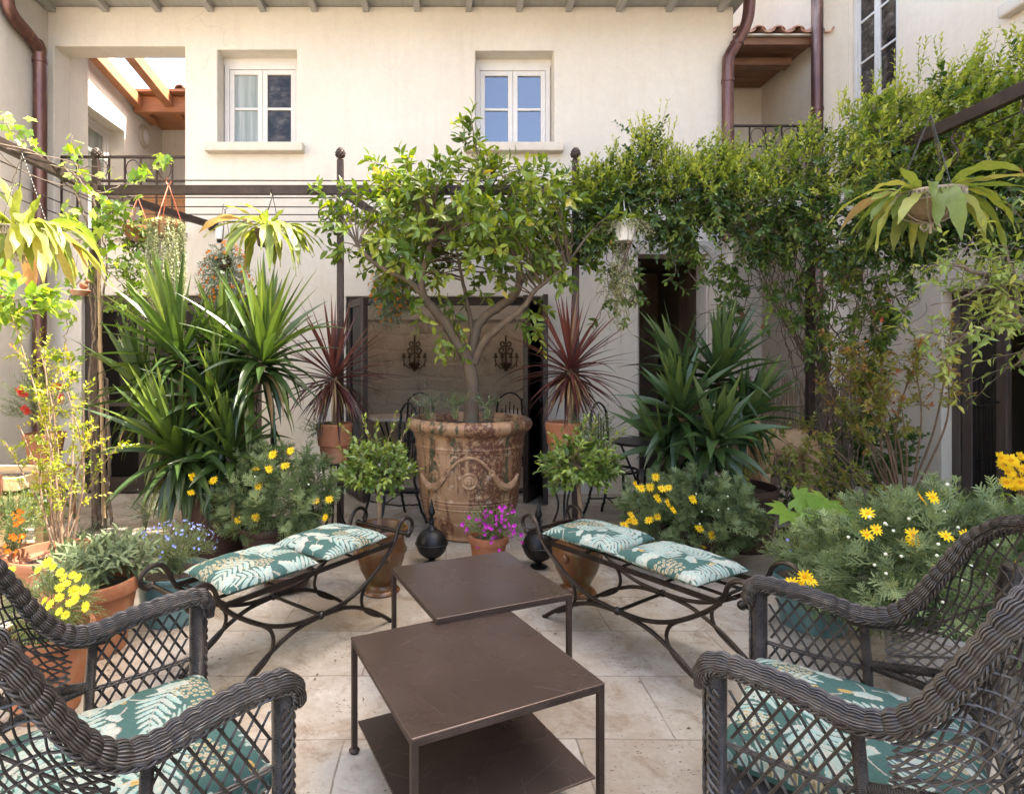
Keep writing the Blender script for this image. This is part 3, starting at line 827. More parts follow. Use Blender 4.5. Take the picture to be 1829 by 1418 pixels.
def scroll_pts(c, r, turns=1.4, a0=0.0, sgn=1, n=30, r1=.25):
    t = np.linspace(0, 1, n)
    a = a0 + sgn * turns * 2 * math.pi * t
    rr = r * (1 - (1 - r1) * t)
    return np.stack([c[0] + rr * np.cos(a), np.full(n, c[1]), c[2] + rr * np.sin(a)], 1)
def railing(x0, x1, y, z0, z1, n, mat):
    m = MB()
    m.bar((x0, y, z1), (x1, y, z1), .035, .022); m.bar((x0, y, z1 - .26), (x1, y, z1 - .26), .02, .016)
    m.bar((x0, y, z0 + .06), (x1, y, z0 + .06), .02, .016)
    for k in range(n + 1):
        x = x0 + (x1 - x0) * k / n
        m.bar((x, y, z0), (x, y, z1), .016, .016)
        if k < n:
            xc = x + (x1 - x0) / n / 2
            q = (x1 - x0) / n
            for sg in (-1, 1):
                p = [(xc, y, z1 - .25)] + [(xc + sg * .42 * q * math.sin(a), y, z1 - .13 - .10 * math.cos(a)) for a in np.linspace(.3, 3.6, 8)]
                if k % 2 == 0: m.tube(spline(p, .012), .005, 5)
    return m
rl = railing(lx0 + .01, lx1 - .01, D + .10, lz0 + .01, HZ(281, D + .1), 8, IRON)
tag(rl.build('balcony_railing', IRON, loc=(lx0, D + .1, lz0), smooth=False), 'brown iron railing with curled tops across the open loggia', 'railing')
mb = MB()
for k in range(34):
    x = HX(236) + k * (lx1 - .02 - HX(236)) / 34
    mb.tube([(x, D + .17, lz0 + .01), (x + .002, D + .172, lz0 + .50)], .0085, 5)
mb.tube([(HX(234), D + .159, lz0 + .12), (lx1 - .02, D + .159, lz0 + .12)], .004, 4); mb.tube([(HX(234), D + .159, lz0 + .40), (lx1 - .02, D + .159, lz0 + .40)], .004, 4)
tag(mb.build('reed_screen', REED, loc=(HX(280), D + .17, lz0)), 'low brown reed screen standing behind the loggia railing', 'screen')
wl = thing('wall_lamp', 'round white bulkhead lamp on the inner wall of the loggia', 'lamp', (LXI, 8.45, HZ(245, 8.45)))
zc = HZ(245, 8.45)
m = MB().lathe([(.001, .05), (.12, .05), (.165, .03), (.17, 0)], k=32); v = m.v[0]; m.v[0] = np.stack([LXI + v[:, 2] + .001, 8.45 + v[:, 0] * .8, zc + v[:, 1]], 1)
m.build('lamp_rim', LAMPRIM, wl)
m = MB().lathe([(.0005, .082), (.05, .078), (.09, .066), (.115, .049)], k=28); v = m.v[0]; m.v[0] = np.stack([LXI + v[:, 2] + .003, 8.45 + v[:, 0] * .8, zc + v[:, 1]], 1)
m.build('lamp_glass', LAMPGLASS, wl)

# doors of the front house
def glazed_leaf(parent, hinge, ang, wdt, h, label=None, wf=.075, rail=(.95,), wood=DOORWOOD, gl=DOORGLASS):
    """door leaf hinged at (x,y), turned by ang from +X"""
    c, s_ = math.cos(ang), math.sin(ang)
    def q(a, b_, z0, z1, th, m):
        p0 = np.array([hinge[0] + a * c, hinge[1] + a * s_, (z0 + z1) / 2]); p1 = np.array([hinge[0] + b_ * c, hinge[1] + b_ * s_, (z0 + z1) / 2])
        m.bar(p0, p1, th, z1 - z0)
    m = MB()
    q(0, wf, .012, h, .05, m); q(wdt - wf, wdt, .012, h, .05, m)
    q(wf, wdt - wf, h - wf, h, .048, m); q(wf, wdt - wf, .012, .16, .048, m)
    for r_ in rail: q(wf, wdt - wf, r_ - .035, r_ + .035, .046, m)
    do = m.build('door_leaf', wood, parent, smooth=False, bevel=.004)
    if label: do['label'] = label
    m = MB(); q(wf * .9, wdt - wf * .9, .15, h - wf * .9, .012, m); m.build('pane', gl, do, smooth=False)
    m = MB(); e = wdt - wf / 2
    hp = np.array([hinge[0] + e * c + .05 * s_, hinge[1] + e * s_ - .05 * c, 1.02]); m.tube([hp, hp + np.array([-.11 * c, -.11 * s_, 0])], .009, 6)
    m.build('handle', BLACKIRON, do)
for (dd, leafs) in ((DL, None), (DC, None)):
    m = MB(); m.box((dd[0] + .002, D + .06, .0), (dd[0] + .07, D + .16, dd[3])); m.box((dd[1] - .07, D + .06, 0), (dd[1] - .002, D + .16, dd[3])); m.box((dd[0] + .07, D + .06, dd[3] - .08), (dd[1] - .07, D + .16, dd[3] - .002))
    m.box((dd[0] + .07, D + .05, .001), (dd[1] - .07, D + .19, .022))
    m.build('door_frame', DOORWOOD, house, smooth=False, bevel=.004)
glazed_leaf(house, (DL[0] + .08, D + .1), 0.0, .56, DL[3] - .09, 'closed glazed leaf of the left door')
glazed_leaf(house, (DL[0] + .66, D + .1), 0.0, .56, DL[3] - .09, 'closed glazed leaf of the left door')
glazed_leaf(house, (DL[1] - .08, D + .1), R(180), .56, DL[3] - .09, 'closed glazed leaf of the left door')
glazed_leaf(house, (DC[0] + .03, D + .03), R(-62), .50, DC[3] - .05, 'glazed leaf of the middle door folded open')
glazed_leaf(house, (DC[1] - .03, D + .03), R(180 + 62), .52, DC[3] - .03, 'glazed leaf of the middle door folded open')
glazed_leaf(house, (DC[1] - .03, D + .045), R(180 + 84), .54, DC[3] - .03, 'glazed leaf of the middle door folded open')
# dark doorway at the right: lintel stone, brown passage
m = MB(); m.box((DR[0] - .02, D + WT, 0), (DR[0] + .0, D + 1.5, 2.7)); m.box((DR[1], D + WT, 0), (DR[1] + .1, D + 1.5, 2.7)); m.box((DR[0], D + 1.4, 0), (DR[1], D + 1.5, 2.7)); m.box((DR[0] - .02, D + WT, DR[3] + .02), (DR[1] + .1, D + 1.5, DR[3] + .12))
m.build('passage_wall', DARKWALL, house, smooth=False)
m = MB(); m.box((DR[0] - .02, D - .022, DR[3] + .0), (DR[1] + .12, D + .02, DR[3] + .14)); m.box((DR[1] + .02, D - .022, 0), (DR[1] + .14, D + .02, DR[3] - .001))
m.build('door_surround', WALL3, house, smooth=False, bevel=.006)

def pipe(parent, pts, r, collars, mat=COPPER):
    m = MB(); m.tube(spline(pts, .03), r, 14)
    po = m.build('downpipe', mat, parent)
    for z in collars:
        i = min(range(len(pts)), key=lambda k: abs(pts[k][2] - z)); x, y = pts[i][0], pts[i][1]
        mm = MB().lathe([(r, -.02), (r + .007, -.018), (r + .007, .018), (r, .02)], (x, y, z), 18)
        mm.build('collar', mat, po)
    return po
dp = D - .09
pp = lambda px, py, d=dp: tuple(P(px, py, d))
lp = lambda px, py: tuple(P(px, py, 4.14 * FX / (PX - px)))
pipe(house, [lp(8, -60), lp(12, 0), lp(22, 28), lp(50, 62), lp(66, 85), lp(71, 110), lp(71, 400), lp(71, 860), lp(72, 885), lp(80, 897)], .062, (lp(71, 110)[2], lp(71, 400)[2]))
pipe(house, [pp(1340, -60), pp(1338, 15), pp(1331, 48), pp(1316, 78), pp(1303, 100), pp(1300, 125), pp(1300, 300), pp(1300, 430)], .058, (pp(1300, 145)[2], pp(1316, 78)[2]))

# ---- left house
lh = thing('neighbouring_house', 'shaded grey plaster wall of the house closing the left side', 'house', (-4.2, 3, 0))
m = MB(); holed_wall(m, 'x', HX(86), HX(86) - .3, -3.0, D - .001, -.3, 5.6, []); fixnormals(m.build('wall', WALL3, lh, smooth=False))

# ---- right house
XR = 5.0
rh = thing('tall_house', 'tall plastered house on the right with a high mullioned window and dark garden door', 'house', (XR, 4, 0))
RW = (6.42, 7.19, 3.5, 6.6); RD = (4.3, 5.84, 0.0, 2.10)
m = MB(); holed_wall(m, 'x', XR, XR + .3, -3.0, 7.2, -.3, 11.0, [RW, RD]); fixnormals(m.build('wall', WALL2, rh, smooth=False, bevel=.015))
m = MB(); m.box((4.68, 7.201, -.3), (XR + .3, 12, 11.0)); m.build('corner_wall', WALL2, rh, smooth=False)
window(rh, RW[0] + .005, RW[1] - .005, RW[2], RW[3], XR + .05, .05, .04, 6, (GLASSDARK, GLASSDARK), 'x', 1, 2)
m = MB(); m.box((XR - .10, 3.4, HZ(30, 5.1)), (XR, 5.15, HZ(30, 5.1) + .12)); m.build('cornice', STONESILL, rh, smooth=False, bevel=.02)
pipe(rh, [(4.56, 7.12, 8), (4.56, 7.12, 6), (4.56, 7.12, 4.5), (4.56, 7.12, 1.9)], .066, (6, 4.5))
# garden door: dark frame, one glazed leaf, dark room
m = MB(); m.box((XR + .1, RD[0], 0), (XR + .2, RD[0] + .09, RD[3])); m.box((XR + .1, RD[1] - .09, 0), (XR + .2, RD[1] - .002, RD[3])); m.box((XR + .1, RD[0] + .09, RD[3] - .1), (XR + .2, RD[1] - .09, RD[3] - .002))
m.build('door_frame', DOORBROWN, rh, smooth=False, bevel=.004)
glazed_leaf(rh, (XR + .14, RD[1] - .1), R(-90), .46, RD[3] - .11, None, .10, (), DOORBROWN, GARDENGLASS)
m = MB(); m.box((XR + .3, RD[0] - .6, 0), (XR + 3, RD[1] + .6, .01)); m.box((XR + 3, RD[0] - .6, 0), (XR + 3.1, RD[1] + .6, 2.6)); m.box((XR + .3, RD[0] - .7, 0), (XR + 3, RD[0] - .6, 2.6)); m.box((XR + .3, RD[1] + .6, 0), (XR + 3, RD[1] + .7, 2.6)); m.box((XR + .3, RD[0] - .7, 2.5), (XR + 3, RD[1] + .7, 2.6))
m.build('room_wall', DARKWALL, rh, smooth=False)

# ---- recess between the houses: back wall, balcony, tiled canopy
rc = thing('recessed_house', 'set back house wall with balcony and tiled canopy between the two houses', 'house', (3.8, 8.6, 0))
m = MB(); m.box((3.0, 8.6, -.3), (4.68, 8.8, 9.5)); m.build('wall', WALL2, rc, smooth=False)
m = MB(); m.box((3.02, 7.3, 3.35), (4.66, 8.6, 3.5)); m.build('balcony_slab', STONESILL, rc, smooth=False)
zr = HZ(222, 7.3)
railing(3.03, 4.67, 7.36, 3.5, zr, 8, IRON).build('balcony_railing', IRON, rc, smooth=False)
zc = HZ(80, 7.25)
m = MB(); m.box((3.0, 7.25, zc), (4.60, 7.32, zc + .09)); m.box((3.0, 7.55, zc - .10), (4.5, 7.70, zc - .005))
for k in range(7):
    m.bar((3.0, 7.4 + k * .175, zc + .05 + k * .004), (4.62, 7.4 + k * .175, zc + .05 + k * .004), .165, .025)
m.build('canopy_timber', DARKTIMBER, rc, smooth=False, bevel=.004)
tiles(3.02, 4.72, 7.16, zc + .13, 8.6, zc + .55, .235).build('canopy_tiles', TILE, rc)
m = MB(); m.box((3.0, 7.2, zc + .09), (4.62, 7.24, zc + .11)); m.build('canopy_mortar', STONESILL, rc, smooth=False)

# small wall fitting and sconces
sc1 = thing('wall_sconce', 'wrought sconce on the indoor stone wall, left of the tree trunk', 'sconce', tuple(P(741, 640, RB)), 'wrought sconces on the stone wall')
def sconce(root):
    x, y, z = root.location
    y -= .04
    m = MB()
    for k, (dz, r_) in enumerate(((.22, .05), (.12, .065))):
        for sg in (-1, 1):
            m.tube(scroll_pts((x + sg * r_ * .9, y, z + dz), r_, 1.1, math.pi if sg > 0 else 0, sg, 20), .012, 5)
    m.tube([(x, y, z + .34), (x, y, z - .14)], .014, 6)
    m.lathe([(.001, -.2), (.03, -.18), (.05, -.13), (.10, -.08), (.02, -.05)], (x, y, z), 14)
    for k in range(4):
        a = math.pi * (k + .5) / 4
        tx, ty = .17 * math.cos(a), -.12 * math.sin(a)
        m.tube(spline([(x, y, z - .1), (x + tx * .5, y + ty * .5, z - .15), (x + tx, y + ty, z - .06), (x + tx, y + ty, z + .0)], .02), .009, 5)
        m.lathe([(.001, 0), (.028, .004), (.032, .03), (.018, .031), (.016, .075), (.001, .08)], (x + tx, y + ty, z), 8)
        m.tube([(x + tx, y + ty, z), (x + tx, y + ty, z - .1)], .006, 4); m.ball((x + tx, y + ty, z - .11), .014, 8)
    m.build('candle_arm', mottled('old_gilt_iron', (.10, .068, .04), (.19, .13, .075), 20, .5, .4, bst=.2), root)
sconce(sc1)
dup(sc1, tuple(P(903, 640, RB)), label='wrought sconce on the indoor stone wall, right of the tree trunk')
# ------------------------------------------------------------------ iron pergola
pg = thing('iron_pergola', 'brown iron pergola with pine cone finials and wires spanning the courtyard', 'pergola', (0, 4.81, 0))
PD = 4.81
PZ = HZ(340, PD)
for px in (172, 608, 1028, 1447):
    x = HX(px, PD)
    m = MB(); m.bar((x, PD, 0), (x, PD, HZ(288, PD)), .052, .052); m.bar((x, PD, 0), (x, PD, .012), .12, .12)
    po = m.build('post', IRON, pg, smooth=False, bevel=.003)
    z = HZ(288, PD)
    m = MB().lathe([(.026, 0), (.03, .008), (.018, .02), (.03, .034), (.036, .05), (.036, .07), (.026, .098), (.012, .112), (.001, .116)], (x, PD, z), 14)
    for k in range(6):
        for j in range(7):
            a = (j + (k % 2) * .5) * 2 * math.pi / 7; rr = (.033, .037, .037, .032, .025, .014)[k]
            m.ball((x + rr * math.cos(a), PD + rr * math.sin(a), z + .040 + k * .0125), (.009, .009, .008), 6)
    m.build('finial', IRON, po)
x0, x3 = HX(172, PD), HX(1447, PD)
for x in (x0, x3):
    m = MB(); m.bar((x, 1.6, 0), (x, 1.6, PZ + .2), .052, .052); m.build('post', IRON, pg, smooth=False)
    m = MB(); m.bar((x, 1.626, PZ), (x, PD - .026, PZ), .045, .075); m.build('side_beam', IRON, pg, smooth=False, bevel=.003)
    for k in range(3):
        m = MB(); xx = x + (-1 if x < 0 else 1) * (.3 + .3 * k)
        m.tube([(xx, 1.7, PZ + .02), (xx, 5.9, PZ + .02)], .0055, 5); m.build('wire', IRON, pg)
m = MB(); m.bar((x0, PD, PZ), (x3, PD, PZ), .045, .075); m.build('back_beam', IRON, pg, smooth=False, bevel=.003)
for k, (dd, px0) in enumerate(((4.72, 185), (5.02, 200), (5.32, 220), (5.6, 235), (5.88, 240))):
    m = MB(); z = (HZ(322, 4.72) if k == 0 else PZ + .0)
    m.tube([(x0, dd, z), (0, dd, z - .008), (x3, dd, z)], .0055, 5); m.build('wire', IRON, pg)
for (xa, xb) in ((x0, HX(382)), (HX(608, PD), HX(700)), (HX(1028, PD), HX(1110))):
    m = MB(); m.bar((xa, PD, PZ + (.0 if xa == x0 else -.0)), (xb, D - .02, PZ), .04, .065); m.bar((xb, D - .02, PZ), (xb, D - .004, PZ), .10, .10)
    m.build('wall_brace', IRON, pg, smooth=False)
def beam_scrolls(x, y, z, sg, axis='x'):
    m = MB()
    for (c, r_, a0, s_, tn) in (((.06, -.09), .055, 1.6, -1, 1.25), ((.115, -.19), .06, 1.6, 1, 1.3)):
        p = scroll_pts((sg * c[0], 0, c[1]), r_, tn, a0, s_, 34)
        if axis == 'y': p = np.stack([p[:, 1], p[:, 0], p[:, 2]], 1)
        m.tube(p + np.array([x, y, z]), .006, 5)
    m.build('scroll_bracket', IRON, pg)
for px in (172, 608, 1028): beam_scrolls(HX(px, PD) + .01, PD - .03, PZ - .02, 1)
for px in (608, 1028): beam_scrolls(HX(px, PD) - .01, PD - .03, PZ - .02, -1)
beam_scrolls(x3, 3.35, PZ - .01, 1, 'y'); beam_scrolls(x3, 3.05, PZ - .01, -1, 'y')

# ------------------------------------------------------------------ printed cushions
def print_color(X, Y, rng, ox=0.0, oy=0.0, span=.8):
    """botanical print on a teal ground: fern fronds, ginkgo fans, umbels of small rings, ochre leaves"""
    n = X.size
    x, y = X.ravel(), Y.ravel()
    col = np.tile(np.array([.042, .094, .080]), (n, 1)).astype(float)
    def put(mask, c): col[mask] = c
    AQ, CR, PINK, OCH, DK = (np.array(c) for c in ((.20, .33, .295), (.37, .38, .315), (.34, .295, .245), (.37, .25, .08), (.022, .065, .056)))
    def loc(cx, cy, a):
        c, s_ = math.cos(a), math.sin(a)
        return (x - cx) * c + (y - cy) * s_, -(x - cx) * s_ + (y - cy) * c
    def fern(cx, cy, a, L):
        u, v = loc(cx, cy, a)
        v = v - .35 * (u - L * .2) ** 2 / L
        for k in range(8):
            t = k / 7.0
            for sg in (-1, 1):
                b = R(58 - 22 * t) * sg; ll = L * (.42 - .22 * t) * (.75 if k == 0 else 1); wd = ll * .115
                px_, py_ = u - L * t * .82, v
                p = px_ * math.cos(b) + py_ * math.sin(b) - ll / 2; q = -px_ * math.sin(b) + py_ * math.cos(b)
                e = (p / (ll / 2)) ** 2 + (q / wd) ** 2 * (1 + .8 * np.clip(p / ll, -.5, .5))
                put(e < 1, CR); put(e < .78, AQ if (k + (sg > 0)) % 3 else PINK * .6 + AQ * .4)
                put((e < .7) & (np.abs(q) < .0011), CR * .9); put((e < .72) & (q > wd * .15), AQ * .55 + CR * .45)
        put((np.abs(v) < .0018) & (u > -.02) & (u < L * .95), CR * .8)
    def ginkgo(cx, cy, a, L):
        u, v = loc(cx, cy, a)
        r_ = np.hypot(u, v); th = np.arctan2(v, u)
        edge = L * (.86 + .10 * np.cos(th * 9) - .22 * np.exp(-(th / .13) ** 2))
        mk = (np.abs(th) < 1.15) & (r_ < edge) & (r_ > L * .05)
        put(mk, CR * .9 + PINK * .1); put(mk & (r_ < edge * .72), AQ * .6 + CR * .4); put(mk & (np.abs(np.sin(th * 15)) < .22) & (r_ > L * .25), PINK * .85)
        put((np.abs(v + .3 * u * u / L) < .0022) & (u < 0) & (u > -L * .9), PINK)
    def umbel(cx, cy, r_):
        for k in range(30):
            a = k * 2.4; q = r_ * math.sqrt((k + .4) / 30)
            px_, py_ = cx + q * math.cos(a), cy + q * math.sin(a) * .8
            d2 = np.hypot(x - px_, y - py_); s_ = r_ * .105
            put(d2 < s_, CR * .55 + OCH * .45); put(d2 < s_ * .5, DK * .5 + OCH * .5)
        for k in range(7):
            u, v = loc(cx, cy, k * .9); put((np.abs(v) < .0012) & (u > 0) & (u < r_ * .8) & (col[:, 2] < .13), PINK * .7)
    def ochre(cx, cy, a, L):
        u, v = loc(cx, cy, a); e = (u / L) ** 2 + (v / (L * .42)) ** 2
        put(e < 1, OCH * 1.1); put((e < .8) & (np.abs(v) < .0012), OCH * .5)
    def blobs(cx, cy, a, L):
        u, v = loc(cx, cy, a); mk = np.zeros(n, bool); inn = np.zeros(n, bool)
        for q, (bu, bv, br_) in enumerate(((-.9, .0, .30), (-.45, .18, .40), (-.4, -.22, .30), (.05, .05, .42), (.1, -.30, .30), (.5, .22, .38), (.6, -.12, .36), (1.0, .05, .26))):
            d2 = np.hypot(u - bu * L, v - bv * L); mk |= d2 < br_ * L; inn |= d2 < br_ * L * .86
        put(mk, PINK * .8); put(inn, CR); put(inn & (np.sin(u * 330 / (L * 22)) > .55) & (np.abs(v) < L * .4), CR * .72 + AQ * .2)
        put(inn & (v < -.05 * L), CR * .55 + AQ * .45)
    g = .112
    cells = [(i, j) for i in range(-1, int(span / g) + 2) for j in range(-1, int(span / g) + 2)]
    kinds = [0, 1, 2, 0, 0, 3, 2, 1]
    for q, (i, j) in enumerate(cells):
        cx = ox + i * g - span / 2 + rng.uniform(-.035, .035) + (j % 2) * g * .5; cy = oy + j * g - span / 2 + rng.uniform(-.035, .035)
        a = rng.uniform(0, 6.28); k = kinds[rng.integers(0, 8)]
        if k == 0: fern(cx - .09 * math.cos(a), cy - .09 * math.sin(a), a, rng.uniform(.17, .24))
        elif k == 1:
            ginkgo(cx, cy, a, rng.uniform(.05, .068)); ginkgo(cx + .07 * math.cos(a + 2), cy + .07 * math.sin(a + 2), a + 1.5, rng.uniform(.035, .048))
        elif k == 3: blobs(cx, cy, a, rng.uniform(.045, .062))
        else: umbel(cx, cy, rng.uniform(.055, .08))
        if q % 3 == 0: ochre(cx + .095, cy + .06, a + 1, .02)
    return col
def cushion(name, W, L, H, seed, N=190, sag=0.0, corner=.02, puff=.45, edge=.01):
    rng = np.random.default_rng(seed)
    u = np.linspace(-1, 1, N); U, V = np.meshgrid(u, u, indexing='ij')
    prof = (np.clip(1 - np.abs(U) ** 5, 0, 1) * np.clip(1 - np.abs(V) ** 5, 0, 1)) ** puff
    pull = 1 - corner / .2 * (1 - np.abs(U) ** 2) * np.abs(V) ** 6 * .5
    X = U * W / 2 * (1 - .035 * (1 - U ** 2) * 0 - .05 * (1 - V ** 2) * np.abs(U) ** 8 * .6); Y = V * L / 2 * (1 - .05 * (1 - U ** 2) * np.abs(V) ** 8 * .6)
    wr = .5 * np.sin(X * 21 + 3 * np.sin(Y * 9 + seed)) * np.sin(Y * 17 + seed * 1.3) + .35 * np.sin(X * 47 + Y * 31 + seed)
    edgew = (np.abs(U) ** 6 + np.abs(V) ** 6)
    Zt = H * .62 * prof + .0035 * wr * prof + .003 * np.sin((X + Y) * 90 + seed) * np.clip(edgew, 0, 1) * prof
    Zb = -H * .38 * prof
    base = H * .38 - sag * (1 - U ** 2) * (1 - V ** 2)
    m = MB()
    col = print_color(X, Y, rng)
    i, j = np.meshgrid(np.arange(N - 1), np.arange(N - 1), indexing='ij')
    f = np.stack([i * N + j, (i + 1) * N + j, (i + 1) * N + j + 1, i * N + j + 1], -1).reshape(-1, 4)
    m.add(np.stack([X, Y, Zt + base], -1).reshape(-1, 3), f, .5, col)
    sb = np.linspace(-1, 1, 90); Ub, Vb = np.meshgrid(sb, sb, indexing='ij')
    pb = (np.clip(1 - np.abs(Ub) ** 5, 0, 1) * np.clip(1 - np.abs(Vb) ** 5, 0, 1)) ** puff
    Xb = Ub * W / 2 * (1 - .05 * (1 - Vb ** 2) * np.abs(Ub) ** 8 * .6); Yb = Vb * L / 2 * (1 - .05 * (1 - Ub ** 2) * np.abs(Vb) ** 8 * .6)
    n = 90; i, j = np.meshgrid(np.arange(n - 1), np.arange(n - 1), indexing='ij')
    fb = np.stack([i * n + j, i * n + j + 1, (i + 1) * n + j + 1, (i + 1) * n + j], -1).reshape(-1, 4)
    cb = print_color(Xb + .31, Yb + .17, np.random.default_rng(seed + 50))
    m.add(np.stack([Xb, Yb, -H * .38 * pb + H * .38 - sag * (1 - Ub ** 2) * (1 - Vb ** 2)], -1).reshape(-1, 3), fb, .5, cb)
    pts = [(-W / 2, -L / 2), (0, -L / 2 * .97), (W / 2, -L / 2), (W / 2 * .97, 0), (W / 2, L / 2), (0, L / 2 * .97), (-W / 2, L / 2), (-W / 2 * .97, 0), (-W / 2, -L / 2)]
    ob = m.build(name, PRINT, smooth='all')
    return ob

# ------------------------------------------------------------------ wrought iron benches
def bench_side(y, m):
    """one side frame in the plane y, length along x 0..LB"""
    LB, h = 1.03, .415
    r_ = .0105
    def T(p, rr=r_): m.tube(spline([(a, y, b_) for a, b_ in p], .012), rr, 8)
    m.bar((0, y, h), (LB, y, h), .012, .022)
    for s_ in (0, 1):
        X = (lambda q: q) if s_ == 0 else (lambda q: LB - q)
        T([(X(LB / 2), .205), (X(.36), .215), (X(.22), .26), (X(.09), .34), (X(.02), .40), (X(-.012), .45), (X(-.03), .495), (X(-.065), .525), (X(-.11), .525), (X(-.142), .497), (X(-.142), .46), (X(-.118), .437), (X(-.092), .443)])
        T([(X(LB / 2), .20), (X(.36), .185), (X(.22), .13), (X(.10), .055), (X(.035), -.0 + .006)])
        T([(X(.185), .278), (X(.235), .235), (X(.25), .18), (X(.225), .125), (X(.17), .085), (X(.12), .06)], .009)
        m.lathe([(.001, 0), (.017, .001), (.017, .009), (.001, .012)], (X(.033), y, 0), 10)
    m.ball((LB / 2, y, .203), .02, 12)
def make_bench(label, w=.365):
    t = thing('iron_bench', label, 'bench', (0, 0, 0), 'wrought iron benches with scrolled ends')
    for y in (0, w):
        m = MB(); bench_side(y, m); m.build('side_frame', BENCHIRON, t)
    m = MB()
    for k in range(5):
        x = .04 + k * .95 / 4
        m.bar((x, .006, .409), (x, w - .006, .409), .016, .005)
    for y in (.12, .245): m.bar((.0, y, .404), (1.03, y, .404), .022, .006)
    m.build('seat', BENCHIRON, t, smooth=False)
    m = MB(); m.tube([(1.03 / 2, 0, .203), (1.03 / 2, w, .203)], .009, 8); m.build('stretcher', BENCHIRON, t)
    for x in (-.092, 1.122):
        m = MB(); m.tube([(x, -.012, .443), (x, w + .012, .443)], .0105, 10); m.ball((x, -.014, .443), .019, 12); m.ball((x, w + .014, .443), .019, 12)
        m.build('end_bar', BENCHIRON, t)
    return t
ba = make_bench('curved black iron bench with two printed cushions, on the left of the low tables')
A, B_ = G(394, 1082, .42), G(693, 972, .42)
ang = math.atan2(B_[1] - A[1], B_[0] - A[0])
ba.location = (A[0], A[1], 0); ba.rotation_euler = (0, 0, ang)
A2, B2 = G(966, 962, .42), G(1265, 1067, .42)
ang2 = math.atan2(B2[1] - A2[1], B2[0] - A2[0])
bb = dup(ba, (A2[0], A2[1], 0), ang2, 'curved black iron bench with two printed cushions, on the right of the low tables')
def bench_cushion(A, ang, x, y, rz, seed, label):
    o = cushion('seat_cushion', .455, .385, .078, seed, puff=.6)
    c, s_ = math.cos(ang), math.sin(ang)
    o.location = (A[0] + x * c - y * s_, A[1] + x * s_ + y * c, .428)
    o.rotation_euler = (R(random.Random(seed).uniform(-1.5, 1.5)), R(random.Random(seed + 3).uniform(-1.2, 1.2)), ang + rz)
    return tag(o, label, 'cushion', 'printed cushions on the benches')
bench_cushion(A, ang, .27, .185, R(-4), 11, 'teal botanical cushion on the near half of the left bench')
bench_cushion(A, ang, .745, .188, R(5), 12, 'teal botanical cushion on the far half of the left bench, nearest the big urn')
bench_cushion(A2, ang2, .235, .195, R(6), 13, 'teal botanical cushion on the far half of the right bench, nearest the big urn')
bench_cushion(A2, ang2, .725, .183, R(-4), 14, 'teal botanical cushion on the near half of the right bench')

# ------------------------------------------------------------------ nest of steel tables
def steel_table(label, cor, z, shelf):
    c = np.mean(cor, 0); e1 = nrm(((cor[1] - cor[0]) + (cor[2] - cor[3])) / 2); e2 = nrm(((cor[0] - cor[3]) + (cor[1] - cor[2])) / 2)
    e2 = nrm(e2 - e1 * (e2 @ e1))
    L1 = (np.linalg.norm(cor[1] - cor[0]) + np.linalg.norm(cor[2] - cor[3])) / 2; L2 = (np.linalg.norm(cor[0] - cor[3]) + np.linalg.norm(cor[1] - cor[2])) / 2
    t = thing('steel_table', label, 'table', (c[0], c[1], 0), 'low steel nesting tables')
    an = math.atan2(e1[1], e1[0])
    def bx(m, a0, a1, b0, b1, z0, z1):
        m.box((a0, b0, z0), (a1, b1, z1))
    m = MB(); bx(m, -L1 / 2, L1 / 2, -L2 / 2, L2 / 2, z - .008, z)
    m.build('tabletop', TABLE, t, smooth=False, bevel=.0025, local=True)
    m = MB(); q = .02
    for s_ in (-1, 1):
        bx(m, -L1 / 2 + q, L1 / 2 - q, s_ * (L2 / 2 - .001) - (q if s_ > 0 else 0), s_ * (L2 / 2 - .001) + (0 if s_ > 0 else q), z - .026, z - .0085)
        bx(m, s_ * (L1 / 2 - .001) - (q if s_ > 0 else 0), s_ * (L1 / 2 - .001) + (0 if s_ > 0 else q), -L2 / 2 + q, L2 / 2 - q, z - .026, z - .0085)
    m.build('apron', IRON, t, smooth=False, bevel=.002, local=True)
    for sx in (-1, 1):
        for sy in (-1, 1):
            x, y = sx * (L1 / 2 - .011), sy * (L2 / 2 - .011)
            m = MB(); bx(m, x - .01, x + .01, y - .01, y + .01, .014, z - .0086)
            lg = m.build('leg', IRON, t, smooth=False, bevel=.002, local=True)
            m = MB().lathe([(.001, 0), (.017, .002), (.02, .009), (.013, .017), (.008, .02)], (x, y, 0), 14); m.build('foot', IRON, lg, local=True)
    if shelf:
        m = MB(); bx(m, -L1 / 2 + .021, L1 / 2 - .021, -L2 / 2 + .021, L2 / 2 - .021, shelf - .008, shelf)
        m.build('shelf', TABLE, t, smooth=False, bevel=.002, local=True)
    t.rotation_euler = (0, 0, an)
    return t
zf, zn = .435, .410
steel_table('smaller dark brown steel table, taller and farther, in front of the big urn', [G(*q, zf) for q in ((696, 1014), (903, 983), (1023, 1061), (783, 1103))], zf, 0)
steel_table('larger dark brown steel table with lower shelf, scratched top, nearest the viewer', [G(*q, zn) for q in ((632, 1139), (901, 1079), (1083, 1224), (727, 1316))], zn, .115)

